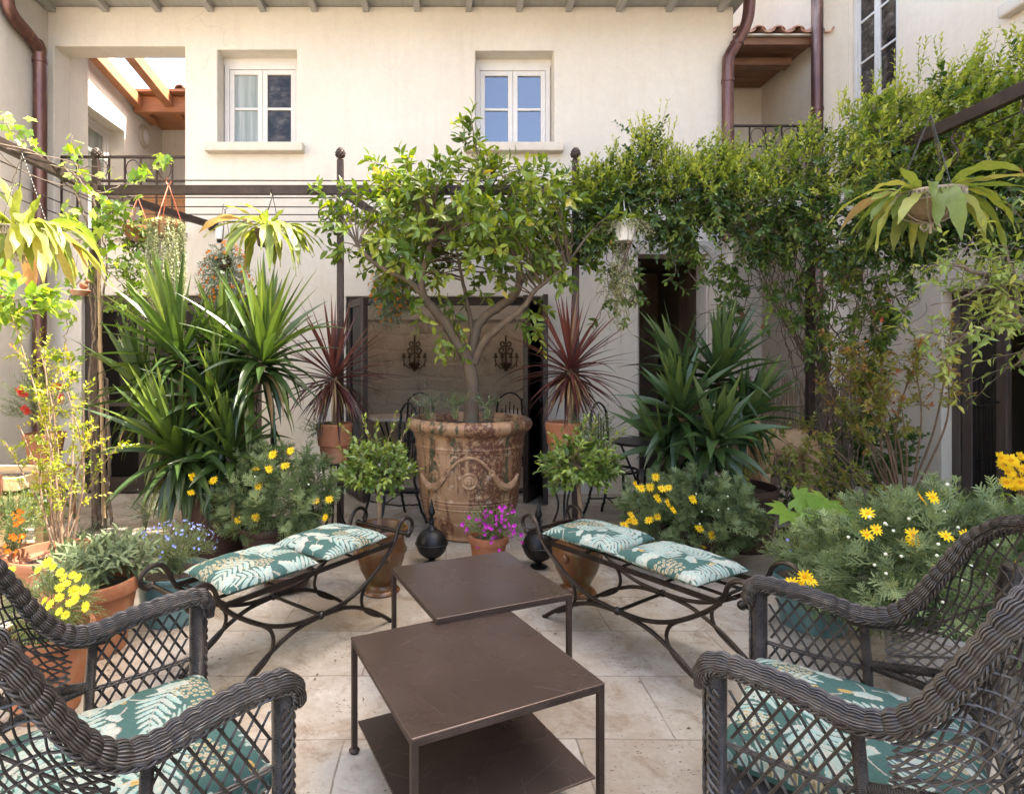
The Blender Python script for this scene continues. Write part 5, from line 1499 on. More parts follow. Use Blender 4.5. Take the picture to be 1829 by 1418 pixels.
# ------------------------------------------------------------------ plants
def bush(name, label, cat, base, c, rad, n, nl, T, size, lmat, seed, twl=.12, smat=STEMG, spread=55, droop=0.0, pairs=False, lo=.45, zmin=-1.0, up=.35, sr=.0018, rv=(0, 1), jit=.25, core=True, group=None, tip=.65, upw=.8, extra=None, stem_r=.004, crotch=0.0):
    rng = np.random.default_rng(seed)
    t = thing(name, label, cat, tuple(base), group)
    lm, sm = MB(), MB()
    d = rdir(rng, n, zmin, 1.0); q = rng.uniform(lo ** 3, 1, n) ** (1 / 3)
    pts = np.asarray(c, float) + d * q[:, None] * (np.asarray(rad, float) - 0.0)
    dr = nrm(d * np.array([1, 1, .8]) + np.array([0, 0, up]) + rng.normal(0, .25, (n, 3)))
    twigs(lm, sm, pts - dr * twl * .5, dr, twl * rng.uniform(.7, 1.2, n), nl, T, size, rng, spread, droop, pairs, sr, rv=rv, jit=jit, tip=tip, upw=upw)
    k = max(8, n // 6)
    b0 = np.asarray(base, float) + rng.normal(0, .25, (k, 3)) * np.array([rad[0] * .4, rad[1] * .4, 0]) * (0.0 if crotch else 1.0) + np.array([0, 0, crotch])
    mid = (b0 + np.asarray(c)) / 2 + rng.normal(0, .15, (k, 3)) * np.asarray(rad)
    sm.sticks(b0, mid, stem_r, stem_r * .7); sm.sticks(mid, (pts - dr * twl * .5)[:k], stem_r * .7, sr)
    if extra: extra(lm, sm, rng)
    lm.build('foliage', lmat, t)
    sm.build('stem', smat, t)
    return t
def daisy(name, r_, npet, mat, w=.34, cup=.15, dome=.3, seed=0):
    m = MB(); rg = np.random.default_rng(seed)
    for k in range(npet):
        a = k * 2 * math.pi / npet + rg.uniform(-.08, .08); L = r_ * rg.uniform(.85, 1.08)
        m.ribbon((r_ * dome * .6 * math.cos(a), r_ * dome * .6 * math.sin(a), 0), (math.cos(a), math.sin(a), cup + rg.uniform(-.1, .15)), L * (1 - dome * .5), r_ * w, .35, 3, .1, rnd=rg.uniform(0, .6), prof=lambda t: np.array([.6, 1, .95, .35])[:len(t)])
    m.ball((0, 0, r_ * .05), (r_ * dome, r_ * dome, r_ * dome * .55), 10, 1.0)
    ob = m.build(name, mat); me = ob.data; bpy.data.objects.remove(ob)
    return me
def add_flower(parent, me, pos, d, s=1.0, stalk=None, name='flower', rng=None):
    o = bpy.data.objects.new(name, me); C.objects.link(o)
    o.parent = parent
    o.location = [float(q) for q in np.asarray(pos) - np.array(parent.location)]
    qn = Vector(nrm(d)).to_track_quat('Z', 'Y').to_euler()
    o.rotation_euler = qn; o.scale = (s, s, s)
    return o
YD = daisy('yellow_daisy', .028, 11, F_YELLOW, .27, .15, .26); LD = daisy('lemon_daisy', .026, 22, F_LEMON, .2, .3, .35, 2)
PK = daisy('magenta_flower', .017, 5, F_PINK, .5, .55, .12, 3); BL = daisy('blue_flower', .0085, 5, F_BLUE, .8, .3, .2, 4)
def flowers_px(plant, me, pts, d, rng, sm=None, s=(.85, 1.15), c=None, dj=.12):
    for (px, py) in pts:
        p = P(px, py, d + rng.uniform(-dj, dj))
        dr = nrm(np.array([rng.uniform(-.5, .5), -.85, .55 + rng.uniform(-.3, .3)]))
        add_flower(plant, me, p, dr, rng.uniform(*s))
        if sm is not None:
            q = np.asarray(c) if c is not None else np.array(plant.location)
            e = p - dr * .01; sm.sticks([e], [e * .55 + q * .45 - np.array([0, 0, .03])], .0013, .0018)

# ---- citrus tree in the great urn
ct = thing('citrus_tree', 'leafy citrus tree with forked trunk growing in the huge urn', 'tree', (BX, BY, .86))
rng = np.random.default_rng(21)
tm = MB()
def limb(pts, rad, dd=0.0):
    p = spline([tuple(P(x, y, BY + d_)) for x, y, d_ in pts], .03)
    p = p + rng.normal(0, .0025, p.shape)
    tm.tube(p, np.interp(np.linspace(0, 1, len(p)), np.linspace(0, 1, len(rad)), rad), 10)
    return p
limbs = [limb([(841, 752, 0), (843, 720, 0), (844, 690, 0), (838, 650, 0), (833, 625, 0)], [.068, .058, .055, .056, .052]),
         limb([(833, 640, 0), (815, 610, -.02), (797, 580, -.08), (775, 552, -.13), (757, 530, -.18), (752, 500, -.22), (760, 470, -.25), (768, 440, -.25), (772, 400, -.2)], [.05, .044, .042, .04, .036, .03, .024, .018, .010]),
         limb([(757, 530, -.18), (735, 505, -.25), (705, 490, -.3), (670, 470, -.3), (640, 440, -.3)], [.028, .022, .018, .014, .008]),
         limb([(838, 650, 0), (846, 615, .03), (852, 585, .06), (870, 562, .08), (893, 548, .06), (918, 528, .05), (928, 500, .05), (924, 470, .02), (912, 440, .0), (905, 400, 0)], [.045, .042, .04, .038, .038, .034, .028, .022, .016, .01]),
         limb([(846, 650, -.02), (862, 615, -.08), (885, 590, -.15), (910, 570, -.2), (935, 550, -.25), (955, 520, -.3), (985, 495, -.3), (1015, 470, -.3)], [.036, .032, .03, .026, .022, .018, .013, .008]),
         limb([(924, 510, .05), (950, 490, .1), (980, 480, .15), (1010, 455, .2)], [.024, .018, .014, .008]),
         limb([(845, 600, .03), (838, 560, .15), (830, 520, .25), (820, 470, .3), (810, 420, .3)], [.022, .018, .016, .013, .008]),
         limb([(905, 400, 0), (880, 350, -.05), (858, 300, -.05), (848, 250, -.05), (842, 218, -.05)], [.013, .011, .009, .006, .003])]
nodes = np.concatenate([l[len(l) // 3:] for l in limbs[1:]])
# clusters of the crown, each fed by a curved branchlet
c0 = P(828, 425, BY); rx, ry, rz = 1.0, .85, .54
n = 370
d = rdir(rng, n, -.6, 1.0); q = rng.uniform(.30 ** 3, 1, n) ** (1 / 3)
tg = c0 + d * q[:, None] * np.array([rx, ry, rz])
lobes = 1 + .14 * np.sin(d[:, 0] * 7 + d[:, 2] * 5 + 1) + .10 * np.sin(d[:, 1] * 9 + d[:, 0] * 4)
tg = c0 + (tg - c0) * lobes[:, None]
more = [(842, 215, 0), (838, 235, 0), (850, 250, -.05), (832, 262, 0), (858, 272, 0), (846, 285, 0), (820, 290, .05), (865, 300, 0), (960, 300, .1), (970, 315, 0), (985, 330, .1), (880, 310, 0), (800, 310, 0), (700, 318, -.1), (715, 330, -.2), (640, 345, -.2), (615, 350, -.2), (590, 352, -.1), (572, 345, 0), (690, 340, 0), (735, 325, 0), (610, 380, -.2), (1045, 360, 0), (1060, 400, .1), (1050, 440, .1), (1040, 470, 0), (1065, 345, .1), (800, 535, .1), (812, 560, -.05), (822, 580, -.1), (830, 530, .2), (735, 540, -.2), (750, 560, -.2), (700, 520, -.2), (960, 540, -.1), (945, 560, -.2), (930, 580, -.25), (955, 590, -.2), (790, 605, -.1), (800, 620, -.1), (860, 520, .2), (895, 500, -.2), (870, 480, -.4), (840, 470, -.5), (800, 490, -.4)]
tg = np.concatenate([tg, [P(x, y, BY + e) for x, y, e in more]])
for p in tg:
    dist = np.linalg.norm(nodes - p, axis=1) + .35 * np.maximum(0, nodes[:, 2] - p[2])
    a = nodes[np.argmin(dist)]
    L = np.linalg.norm(p - a)
    mid = (a + p) / 2 + np.array([0, 0, .10 * L]) + rng.normal(0, .05 * L, 3)
    tm.tube(spline([a, mid, p], max(.05, L / 5)), np.linspace(.003 + .008 * min(L, 1), .002, max(2, len(spline([a, mid, p], max(.05, L / 5))))), 4, cap=False)
lm, sm = MB(), tm
out = nrm((tg - c0) / np.array([rx, ry, rz]) + np.array([0, 0, .25]) + rng.normal(0, .35, tg.shape))
twigs(lm, sm, tg - out * .06, out, rng.uniform(.13, .22, len(tg)), 6, T_CITRUS, .112, rng, 62, .12, False, .0028, upw=.55, jit=.4, tip=.75, rv=(0, .95))
o2 = nrm(out + rng.normal(0, .8, tg.shape))
twigs(lm, sm, tg - out * .02, o2, rng.uniform(.10, .18, len(tg)), 5, T_CITRUS, .10, rng, 60, .2, False, .0024, upw=.4, jit=.45, tip=.8)
lm.build('crown', L_CITRUS, ct); tm.build('trunk', BARK, ct)
# herbs at the foot of the tree
h1 = bush('herb_plant', 'thin grey herb growing at the rim of the huge urn, left of the trunk', 'plant', P(765, 748, 4.6), P(768, 722, 4.55), (.16, .08, .10), 26, 9, T_NEEDLE, .035, L_SILVER, 31, .15, spread=50, zmin=.0)
h2 = bush('herb_plant', 'feathery green herb at the urn rim just left of the trunk', 'plant', P(812, 748, 4.5), P(812, 722, 4.5), (.10, .08, .09), 24, 9, T_NEEDLE, .04, L_SMALL, 32, .14, zmin=.0)
h3 = bush('herb_plant', 'small leafy sprig at the urn rim right of the trunk', 'plant', P(868, 748, 4.5), P(868, 722, 4.5), (.10, .06, .08), 12, 6, T_OVAL, .035, L_SAGE, 33, .12, zmin=.0)

# ---- rosettes of sword leaves
def rosette(m, c, n, L, W, rng, tilt0=8, tilt1=125, droop=(.15, 1.3), fold=.22, axis=(0, 0, 1), rv=(0, 1), wj=.2, nn=8, tp=.85):
    ax = nrm(np.array(axis, float)); x = nrm(np.cross(ax, [.2, 1, .1])); y = np.cross(ax, x)
    for k in range(n):
        t = (k + .5) / n
        th = R(tilt0 + (tilt1 - tilt0) * t ** tp + rng.uniform(-7, 7)); a = k * 2.3999 + rng.uniform(-.2, .2)
        d = ax * math.cos(th) + (x * math.cos(a) + y * math.sin(a)) * math.sin(th)
        ll = L * rng.uniform(.8, 1.1) * (.72 + .28 * math.sin(math.pi * min(1, t + .25)))
        dr = droop[0] + (droop[1] - droop[0]) * t * rng.uniform(.5, 1.3)
        if rng.uniform() < .12 and t > .3: dr += .9
        m.ribbon(np.asarray(c) - ax * .10 * t + d * .02, d, ll, W * rng.uniform(1 - wj, 1 + wj), dr, nn, fold, rnd=np.clip(rv[0] + (rv[1] - rv[0]) * (1 - t) * rng.uniform(.5, 1.2), 0, 1), ph=a, up=ax, wave=0,
                 prof=lambda t_: np.minimum(1, np.minimum(t_ * 3 + .5, (1 - t_) * 1.9 + .01)))
def yucca(label, base, heads, seed, lmat, dead=0):
    rng = np.random.default_rng(seed)
    t = thing('yucca_plant', label, 'plant', base, 'potted yuccas')
    sm, dm = MB(), MB()
    for (c, n, L, W, ax, t1) in heads:
        m = MB(); rosette(m, c, n, L, W, rng, 4, t1, (.03, 1.3), .25, ax, tp=1.35); m.build('leaf_head', lmat, t)
        b0 = np.array(base) + np.array([rng.uniform(-.07, .07), rng.uniform(-.07, .07), 0])
        sm.tube(spline([b0, (b0 + np.array(c)) / 2 + np.array([0, .03, -.02]), np.array(c)], .04), .032, 8)
        for k in range(dead):
            a = rng.uniform(0, 6.28); z = rng.uniform(.3, 1.0)
            p = b0 + (np.array(c) - b0) * z; dm.ribbon(p, (math.cos(a), math.sin(a), -.2), L * .7, W * .8, 2.6, 7, .2, rnd=rng.uniform())
    sm.build('stem', TWIG, t)
    if dead:
        dm.build('old_leaf_skirt', lmat, t); q = MB()
        for k in range(dead):
            c = np.array(heads[k % len(heads)][0]); a = rng.uniform(0, 6.28); q.ribbon(c - np.array([0, 0, rng.uniform(.08, .2)]), (math.cos(a), math.sin(a), -.3), .42, .03, 3.0, 7, .25, rnd=rng.uniform())
        if dead > 10: q.build('dry_leaf_skirt', L_DRY, t)
    return t
YD_ = 4.25
yucca('tall yucca with long bright sword leaves on the left, before the left door', (HX(385, YD_), YD_, .42),
      [(P(320, 632, 4.2), 66, .74, .064, (-.2, -.15, 1), 125), (P(470, 640, 4.15), 70, .72, .064, (.14, -.2, 1), 125), (P(318, 810, 3.95), 60, .66, .066, (-.25, -.45, 1), 125), (P(412, 815, 4.0), 52, .56, .062, (.1, -.5, 1), 125), (P(395, 640, 4.4), 46, .66, .066, (.0, .1, 1), 110), (P(385, 725, 4.1), 44, .56, .06, (.05, -.4, 1), 115), (P(262, 705, 4.25), 40, .62, .062, (-.4, -.1, 1), 115), (P(405, 630, 4.4), 34, .60, .062, (0, .1, 1), 100)], 41, L_YUCCA, 26)
yucca('broad yucca with dark blue green sword leaves on the right', (HX(1312, 4.4), 4.4, .42),
      [(P(1215, 740, 4.2), 52, .56, .070, (-.3, -.4, 1), 122), (P(1285, 668, 4.35), 56, .58, .070, (.1, -.15, 1), 120), (P(1275, 790, 4.05), 36, .52, .076, (-.1, -.6, 1), 125), (P(1325, 745, 4.3), 46, .52, .066, (.4, -.25, .9), 122), (P(1215, 660, 4.6), 26, .57, .07, (-.3, .2, 1), 110), (P(1190, 800, 4.25), 26, .48, .07, (-.6, -.3, .8), 120)], 42, L_YUCCA2, 5)
for px, py, lab, sd, n in ((597, 668, 'left', 43, 105), (1018, 655, 'right', 44, 120)):
    rng = np.random.default_rng(sd)
    x = HX(px, 4.55)
    t = thing('bronze_cordyline', f'spiky bronze red cordyline {lab} of the citrus trunk', 'plant', (x, 4.55, .88), 'bronze cordylines')
    c = P(px, py, 4.55)
    m = MB(); rosette(m, c, int(n * .85), .66, .026, rng, 4, 142, (.05, .9), .28, (0, -.1, 1), (0, .9), .25); m.build('leaf_head', L_CORDY, t)
    m = MB()
    for k in range(40):
        a = rng.uniform(0, 6.28); m.ribbon(c - np.array([0, 0, rng.uniform(.03, .14)]), (math.cos(a), math.sin(a), -.4), rng.uniform(.25, .42), .014, 2.2, 7, .2, rnd=rng.uniform())
    m.build('dead_leaf_skirt', L_DRY, t)
    m = MB(); m.tube([(x, 4.55, .87), (x + .005, 4.55, c[2] - .02)], .022, 8); m.build('stem', TWIG, t)
bush('trailing_herb', 'fine green herb in the terracotta pot right of the big urn', 'plant', (HX(1012, 4.5), 4.5, .89), P(1058, 765, 4.5), (.20, .14, .16), 150, 9, T_SMALL, .018, L_SMALL, 45, .11, spread=60)
bush('trailing_herb', 'fine green herb in the terracotta pot left of the big urn', 'plant', (HX(585, 4.5), 4.5, .88), P(572, 762, 4.5), (.14, .12, .10), 80, 8, T_SMALL, .018, L_SMALL, 46, .10, spread=60)

# ---- round bushes in the glazed urns
def shoots(pts, d, T, size, n=7):
    def f(lm, sm, rng):
        for (xa, ya, xb, yb) in pts:
            a, b_ = P(xa, ya, d), P(xb, yb, d - .02)
            twigs(lm, sm, [a], [b_ - a], [np.linalg.norm(b_ - a)], n, T, size, rng, 40, 0, False, .0022, rv=(.75, 1), tip=.7)
            twigs(lm, sm, [(a + b_) / 2], [(b_ - a) + np.array([.03, 0, -.02])], [.08], 5, T, size * .8, rng, 40, 0, False, .0022, rv=(.75, 1), tip=.7)
    return f
def trunk_of(t, px, d, z0, z1, r_=.013):
    m = MB(); m.tube(spline([(HX(px, d), d, z0), (HX(px, d) + .008, d, (z0 + z1) / 2), (HX(px, d) - .004, d, z1)], .03), [r_] * 1 if False else r_, 8); m.build('trunk', TWIG, t)
t = bush('round_bush', 'round glossy bush clipped as a ball in the left glazed urn', 'shrub', (HX(676, 3.52), 3.52, .35), P(672, 838, 3.5), (.20, .20, .150), 170, 7, T_OVAL, .062, L_TOPIARY, 51, .10, spread=62, lo=.3, zmin=-.75, up=.25, group='round bushes in glazed urns', smat=TWIG, crotch=.33, extra=shoots(((640, 790, 610, 762), (660, 790, 648, 745), (690, 800, 708, 738), (705, 810, 735, 745), (672, 790, 672, 750), (720, 850, 742, 835), (640, 830, 605, 800)), 3.5, T_OVAL, .045))
trunk_of(t, 676, 3.52, .35, .66)
t = bush('round_bush', 'round glossy bush clipped as a ball in the right glazed urn', 'shrub', (HX(1032, 3.5), 3.5, .35), P(1038, 832, 3.5), (.22, .20, .155), 180, 7, T_OVAL, .064, L_TOPIARY, 52, .10, spread=62, lo=.3, zmin=-.75, up=.25, group='round bushes in glazed urns', smat=TWIG, crotch=.33, extra=shoots(((1010, 800, 985, 778), (1080, 800, 1115, 770), (1085, 790, 1120, 760), (1040, 790, 1045, 745), (1055, 790, 1062, 748), (1010, 830, 962, 822), (1020, 790, 1028, 760)), 3.5, T_OVAL, .045))
trunk_of(t, 1034, 3.5, .35, .66)

# ---- flowering pots
rng = np.random.default_rng(61)
def fl_extra(pts, d, c, s, me_store, dj=.1):
    def f(lm, sm, rng):
        for (px, py) in pts:
            p = P(px, py, d + rng.uniform(-dj, dj)); dr = nrm(np.array([rng.uniform(-.4, .4), -.8, .6]))
            me_store.append((p, dr)); e = p - dr * .012
            q = e * .45 + np.asarray(c) * .55 - np.array([0, 0, .02])
            sm.sticks([e], [(e + q) / 2 + np.array([0, 0, .01])], .0014, .0017); sm.sticks([(e + q) / 2 + np.array([0, 0, .01])], [q], .0017, .002)
    return f
pc = P(880, 938, 3.84); st = []
pts = [(rng.normal(882, 30), rng.normal(938, 21)) for _ in range(78)]
pts = [(x, y) for x, y in pts if abs(x - 880) < 62 and 897 < y < 985]
t = bush('magenta_flower_plant', 'mound of magenta flowers in the small terracotta pot before the big urn', 'flowers', (HX(872, 3.86), 3.86, .20), pc - np.array([0, 0, .01]), (.20, .15, .12), 170, 9, T_NEEDLE, .028, L_SMALL, 62, .08, lo=.2, zmin=-.4, rv=(.4, 1), extra=fl_extra(pts, 3.72, pc, 1, st, .12))
for p, dr in st: add_flower(t, PK, p, dr + rng.normal(0, .7, 3), rng.uniform(.7, 1.25))

_m = MB(); _m.ball((0, 0, 0), .006, 8); _o = _m.build('bud', F_WHITE); BUD = _o.data; bpy.data.objects.remove(_o)
def buds(t, pts, d, rng, r_=.006):
    for (x, y) in pts: add_flower(t, BUD, P(x, y, d + rng.uniform(-.15, .15)), (0, 0, 1), 1.0, None, 'bud')
def euryops(label, base, c, rad, n, pts, d, seed, budn=14, size=.095, fd=.1, fs=(.9, 1.25)):
    rng = np.random.default_rng(seed); st = []
    t = bush('yellow_daisy_bush', label, 'flowers', base, c, rad, int(n * .8), 12, T_PIN, size, L_EURY, seed, .13, spread=58, lo=.35, zmin=-.75, up=.6, pairs=False, tip=.55, extra=fl_extra(pts, d, c, 1, st, fd), upw=.3)
    for p, dr in st: add_flower(t, YD, p, dr + rng.normal(0, .25, 3), rng.uniform(*fs))
    cx, cy = PX + c[0] * FX / c[1], PY + (CH - c[2]) * FX / c[1]
    k = FX / c[1]
    buds(t, [(cx + rng.normal(0, .45) * rad[0] * k, cy + rng.normal(-.25, .4) * rad[2] * k) for _ in range(budn)], c[1] - rad[1] * .7, rng)
    return t
euryops('grey green bush of yellow daisies behind the left bench', (HX(478, 3.98), 3.98, .24), P(492, 890, 3.95), (.40, .26, .33), 230,
        [(343, 852), (341, 880), (457, 838), (461, 869), (480, 838), (425, 929), (456, 924), (563, 895), (581, 924), (588, 892), (509, 832), (519, 805), (381, 858), (487, 812)], 3.72, 63, fd=.06)
euryops('grey green bush of yellow daisies behind the right bench', (HX(1232, 3.95), 3.95, .24), P(1240, 925, 3.9), (.47, .27, .30), 270,
        [(1171, 852), (1135, 866), (1145, 872), (1161, 870), (1182, 873), (1194, 871), (1174, 890), (1192, 898), (1202, 911), (1127, 920), (1125, 930), (1133, 932), (1159, 929), (1174, 923), (1237, 892), (1249, 944), (1272, 956), (1253, 975), (1115, 938)], 3.66, 64, fd=.06)
euryops('largest silvery bush of yellow daisies, behind the right armchair', (2.0, 2.33, .32), P(1695, 1025, 2.52), (.62, .40, .34), 500,
        [(1549, 917), (1565, 946), (1548, 955), (1629, 967), (1725, 957), (1775, 948), (1674, 1019), (1437, 1030), (1434, 1046), (1447, 1036), (1414, 1041), (1716, 1130), (1687, 1222), (1812, 1015), (1645, 890), (1665, 888), (1690, 958), (1630, 955)], 2.28, 65, 34, .085, .06, (.85, 1.15))
rng = np.random.default_rng(66)
def small_flowers(t, me, c, rad, n, rng, s=(.8, 1.2), zmin=.1):
    d = rdir(rng, n, zmin, 1)
    for q in d:
        p = np.asarray(c) + q * np.asarray(rad) * 1.05; add_flower(t, me, p, q + rng.normal(0, .3, 3) + np.array([0, -.4, 0]), rng.uniform(*s))
c = P(312, 982, 3.15)
t = bush('blue_flower_plant', 'mound of tiny pale blue flowers in the left teal pot', 'flowers', (HX(312, 3.15), 3.15, .24), c, (.20, .18, .13), 330, 8, T_NEEDLE, .024, L_SMALL, 67, .07, lo=.4, zmin=-.35)
small_flowers(t, BL, c, (.21, .19, .145), 99, rng, (.7, 1.1), 0)
c = P(1446, 992, 3.02)
t = bush('bushy_herb', 'mound of small leaved green herb in the right teal pot', 'plant', (HX(1452, 3.06), 3.06, .24), c, (.22, .2, .13), 340, 8, T_SMALL, .018, L_SMALL, 68, .075, lo=.4, zmin=-.4, rv=(.2, 1))
small_flowers(t, BL, c, (.22, .2, .14), 10, rng)
c = P(178, 1000, 2.82)
bush('sage_plant', 'broad leaved grey green sage in the large terracotta pot', 'plant', (HX(165, 2.8), 2.8, .30), c - np.array([0, 0, .03]), (.22, .2, .115), 95, 9, T_SLIM, .085, L_SAGE, 69, .10, spread=65, lo=.2, zmin=-.3, tip=.7)
rng = np.random.default_rng(70); c = P(88, 1078, 2.3); st = []
pts = [(85, 1005), (95, 1012), (108, 1022), (114, 1031), (130, 1027), (119, 1042), (107, 1050), (80, 1073), (90, 1080), (106, 1067), (125, 1077), (135, 1070), (106, 1092), (117, 1098), (140, 1032), (152, 1053), (154, 1083), (20, 1020), (68, 1018), (132, 1055)]
t = bush('lemon_daisy_plant', 'trailing plant with lemon yellow daisies beside the left armchair', 'flowers', (HX(85, 2.32), 2.32, .29), c, (.19, .18, .13), 260, 10, T_NEEDLE, .03, L_SMALL, 70, .09, lo=.3, zmin=-.7, droop=.25, rv=(.2, .9), extra=fl_extra(pts, 2.16, c, 1, st, .03))
for p, dr in st: add_flower(t, LD, p, dr + rng.normal(0, .3, 3), rng.uniform(.55, .85))

# ---- golden shrub, bottlebrush, ivy, orange flowers on the left
def canes(name, label, cat, base, tips, lmat, smat, T, size, nl, seed, twl=.12, r0=.009, side=5, spread=60, pairs=True, bend=.08, group=None, rv=(0, 1), droop=.05, tip=.7, t0=.35):
    """shrub of several canes from one base, each to a given tip"""
    rng = np.random.default_rng(seed)
    t = thing(name, label, cat, tuple(base), group)
    sm, lm = MB(), MB(); tw = sm
    for e in tips:
        e = np.asarray(e, float); b0 = np.asarray(base, float) + rng.normal(0, .03, 3) * np.array([1, 1, 0])
        L = np.linalg.norm(e - b0)
        mid = b0 * .55 + e * .45 + rng.normal(0, bend, 3) * L + np.array([0, 0, .06 * L])
        p = spline([b0, mid, e], .03); sm.tube(p, np.linspace(r0, .0025, len(p)), 6)
        k = max(3, int(side * L / .4))
        ii = rng.integers(int(len(p) * t0), len(p), k)
        d = nrm(nrm(e - b0) * .6 + rdir(rng, k) * .9 + np.array([0, 0, .2]))
        twigs(lm, tw, p[ii], d, rng.uniform(.6, 1.3, k) * twl, nl, T, size, rng, spread, droop, pairs, .0018, rv=rv, tip=tip)
    sm.build('stem', smat, t); lm.build('foliage', lmat, t)
    return t
canes('golden_shrub', 'slender golden leaved shrub growing from the wide bowl planter', 'shrub', (HX(112, 3.35), 3.35, .24), [P(x, y, 3.35 + e) for x, y, e in ((60, 575, .1), (78, 620, 0), (108, 660, -.1), (150, 705, 0), (60, 690, .1), (35, 760, .1), (10, 790, 0), (128, 640, .1), (165, 770, -.1), (95, 700, -.1), (130, 740, .1), (20, 560, 0), (90, 800, -.15), (205, 800, .1))], L_GOLD, TWIG, T_OVAL, .034, 6, 71, .12, .008, 5)
t = bush('bottlebrush_shrub', 'bottlebrush shrub with red flower spikes in the pot by the left downpipe', 'shrub', (bx, by, .74), P(75, 720, 5.0), (.28, .2, .28), 110, 14, T_NEEDLE, .06, L_SMALL, 72, .16, lo=.2, zmin=-.5, rv=(0, .6))
rng = np.random.default_rng(73)
for (x, y) in ((36, 697), (41, 704), (46, 732), (102, 690), (108, 712)):
    m = MB(); p = P(x, y, 4.75); ax = nrm(rng.normal(0, 1, 3) + np.array([0, 0, .6])); n = 120
    q = p + ax * rng.uniform(-.04, .04, n)[:, None]; d = rdir(rng, n); d = nrm(d - ax * (d @ ax)[:, None]); m.sticks(q, q + d * .028, .0015, .0012); m.build('flower_spike', F_RED, t)
t = bush('ivy_plant', 'variegated ivy tumbling over the pale timber planter', 'ivy', (-3.2, 3.98, .60), (-3.1, 3.9, .52), (.50, .30, .14), 150, 9, T_GRAPE, .038, L_IVY, 74, .20, droop=.9, lo=.3, up=-.1)
rng = np.random.default_rng(75); c = P(26, 925, 3.5)
t = bush('orange_flower_plant', 'green plant with orange flowers at the left edge below the timber planter', 'flowers', (HX(22, 3.55), 3.55, .20), c, (.20, .18, .17), 200, 9, T_NEEDLE, .035, L_SMALL, 75, .1, lo=.2, zmin=-.6)
OR = daisy('orange_flower', .014, 5, F_ORANGE, .7, .4, .2, 5)
for (x, y) in ((24, 918), (32, 922), (38, 930), (30, 936), (40, 915), (28, 962), (36, 966), (22, 958), (14, 985), (24, 992), (18, 1000), (30, 985), (10, 975), (40, 958), (26, 926), (34, 912)):
    add_flower(t, OR, P(x, y, 3.32), (rng.uniform(-.5, .5), -.8, .4), rng.uniform(.9, 1.5))
bush('silver_herb', 'silvery low herb on the paving behind the shallow planter', 'plant', G(185, 985), G(160, 985) + np.array([0, 0, .09]), (.26, .15, .08), 80, 12, T_NEEDLE, .045, L_SILVER, 76, .14, zmin=-.2, lo=.2)
bush('silver_herb', 'silvery low herb beside the foot of the left yucca', 'plant', G(255, 960), G(262, 955) + np.array([0, 0, .18]), (.13, .15, .16), 70, 12, T_NEEDLE, .045, L_SILVER, 77, .13, zmin=-.2, lo=.2)

# ---- grapevine on the left post
gv = thing('grapevine', 'grapevine with bright leaves climbing the left pergola post', 'vine', (HX(176, 4.75), 4.75, 0))
rng = np.random.default_rng(81)
sm, lm = MB(), MB()
for k, pth in enumerate((((178, 935), (172, 800), (180, 640), (170, 520), (178, 420), (165, 350)), ((188, 938), (196, 780), (176, 640), (182, 560), (190, 470), (176, 380)), ((170, 930), (160, 700), (172, 560), (164, 470), (150, 380), (110, 300)), ((200, 935), (186, 820), (192, 700), (168, 600), (160, 450), (186, 390)))):
    p = spline([tuple(P(x, y, 4.74 + .03 * math.sin(k * 2 + i))) for i, (x, y) in enumerate(pth)], .03); p = p + rng.normal(0, .004, p.shape)
    sm.tube(p, np.linspace(.016, .007, len(p)), 6)
runs = [((165, 350), (130, 310), (95, 290), (60, 262), (20, 235)), ((176, 345), (220, 330), (262, 310), (298, 285)), ((172, 400), (205, 375), (240, 350)), ((168, 470), (130, 520), (118, 600), (110, 690)), ((180, 470), (210, 500), (235, 520), (255, 505)), ((150, 330), (128, 270), (130, 235)), ((176, 560), (215, 530), (232, 560), (215, 620)), ((60, 262), (30, 300), (20, 340)), ((170, 380), (225, 420), (250, 440), (262, 480)), ((120, 320), (150, 300), (205, 300)), ((20, 235), (8, 215), (14, 205)), ((178, 440), (140, 400), (120, 385))]
for k, r_ in enumerate(runs):
    dd = 4.7 if k not in (0, 7, 10) else 4.3
    p = spline([tuple(P(x, y, dd + rng.uniform(-.08, .08))) for x, y in r_], .03); p = p + rng.normal(0, .006, p.shape)
    sm.tube(p, np.linspace(.005, .002, len(p)), 5)
    n = max(5, len(p) // 2); ii = rng.integers(0, len(p), n); d = nrm(rdir(rng, n) + np.array([0, -.4, .1]))
    pt = p[ii] + d * rng.uniform(.02, .07, n)[:, None]
    sm.sticks(p[ii], pt, .0014, .001); lm.leaves(T_GRAPE, pt, d + np.array([0, 0, -.5]), rdir(rng, n, .1, 1) + np.array([0, -.6, 0]), rng.uniform(.035, .075, n), rng.uniform(0, 1, n))
for (x, y, n, s_) in ((205, 365, 30, 26), (180, 420, 20, 26), (200, 395, 18, 20), (130, 268, 10, 14), (290, 290, 9, 10), (215, 470, 22, 24), (20, 232, 12, 18), (140, 390, 12, 22), (225, 545, 10, 22), (125, 640, 12, 22), (255, 310, 8, 14), (110, 560, 8, 18)):
    pt = np.array([P(x + rng.normal(0, s_), y + rng.normal(0, s_ * .8), 4.66 + rng.normal(0, .06)) for _ in range(n)])
    lm.leaves(T_GRAPE, pt, rdir(rng, n) + np.array([0, -.3, -.4]), rdir(rng, n, 0, 1) + np.array([0, -.5, 0]), rng.uniform(.04, .085, n), rng.uniform(0, 1, n))
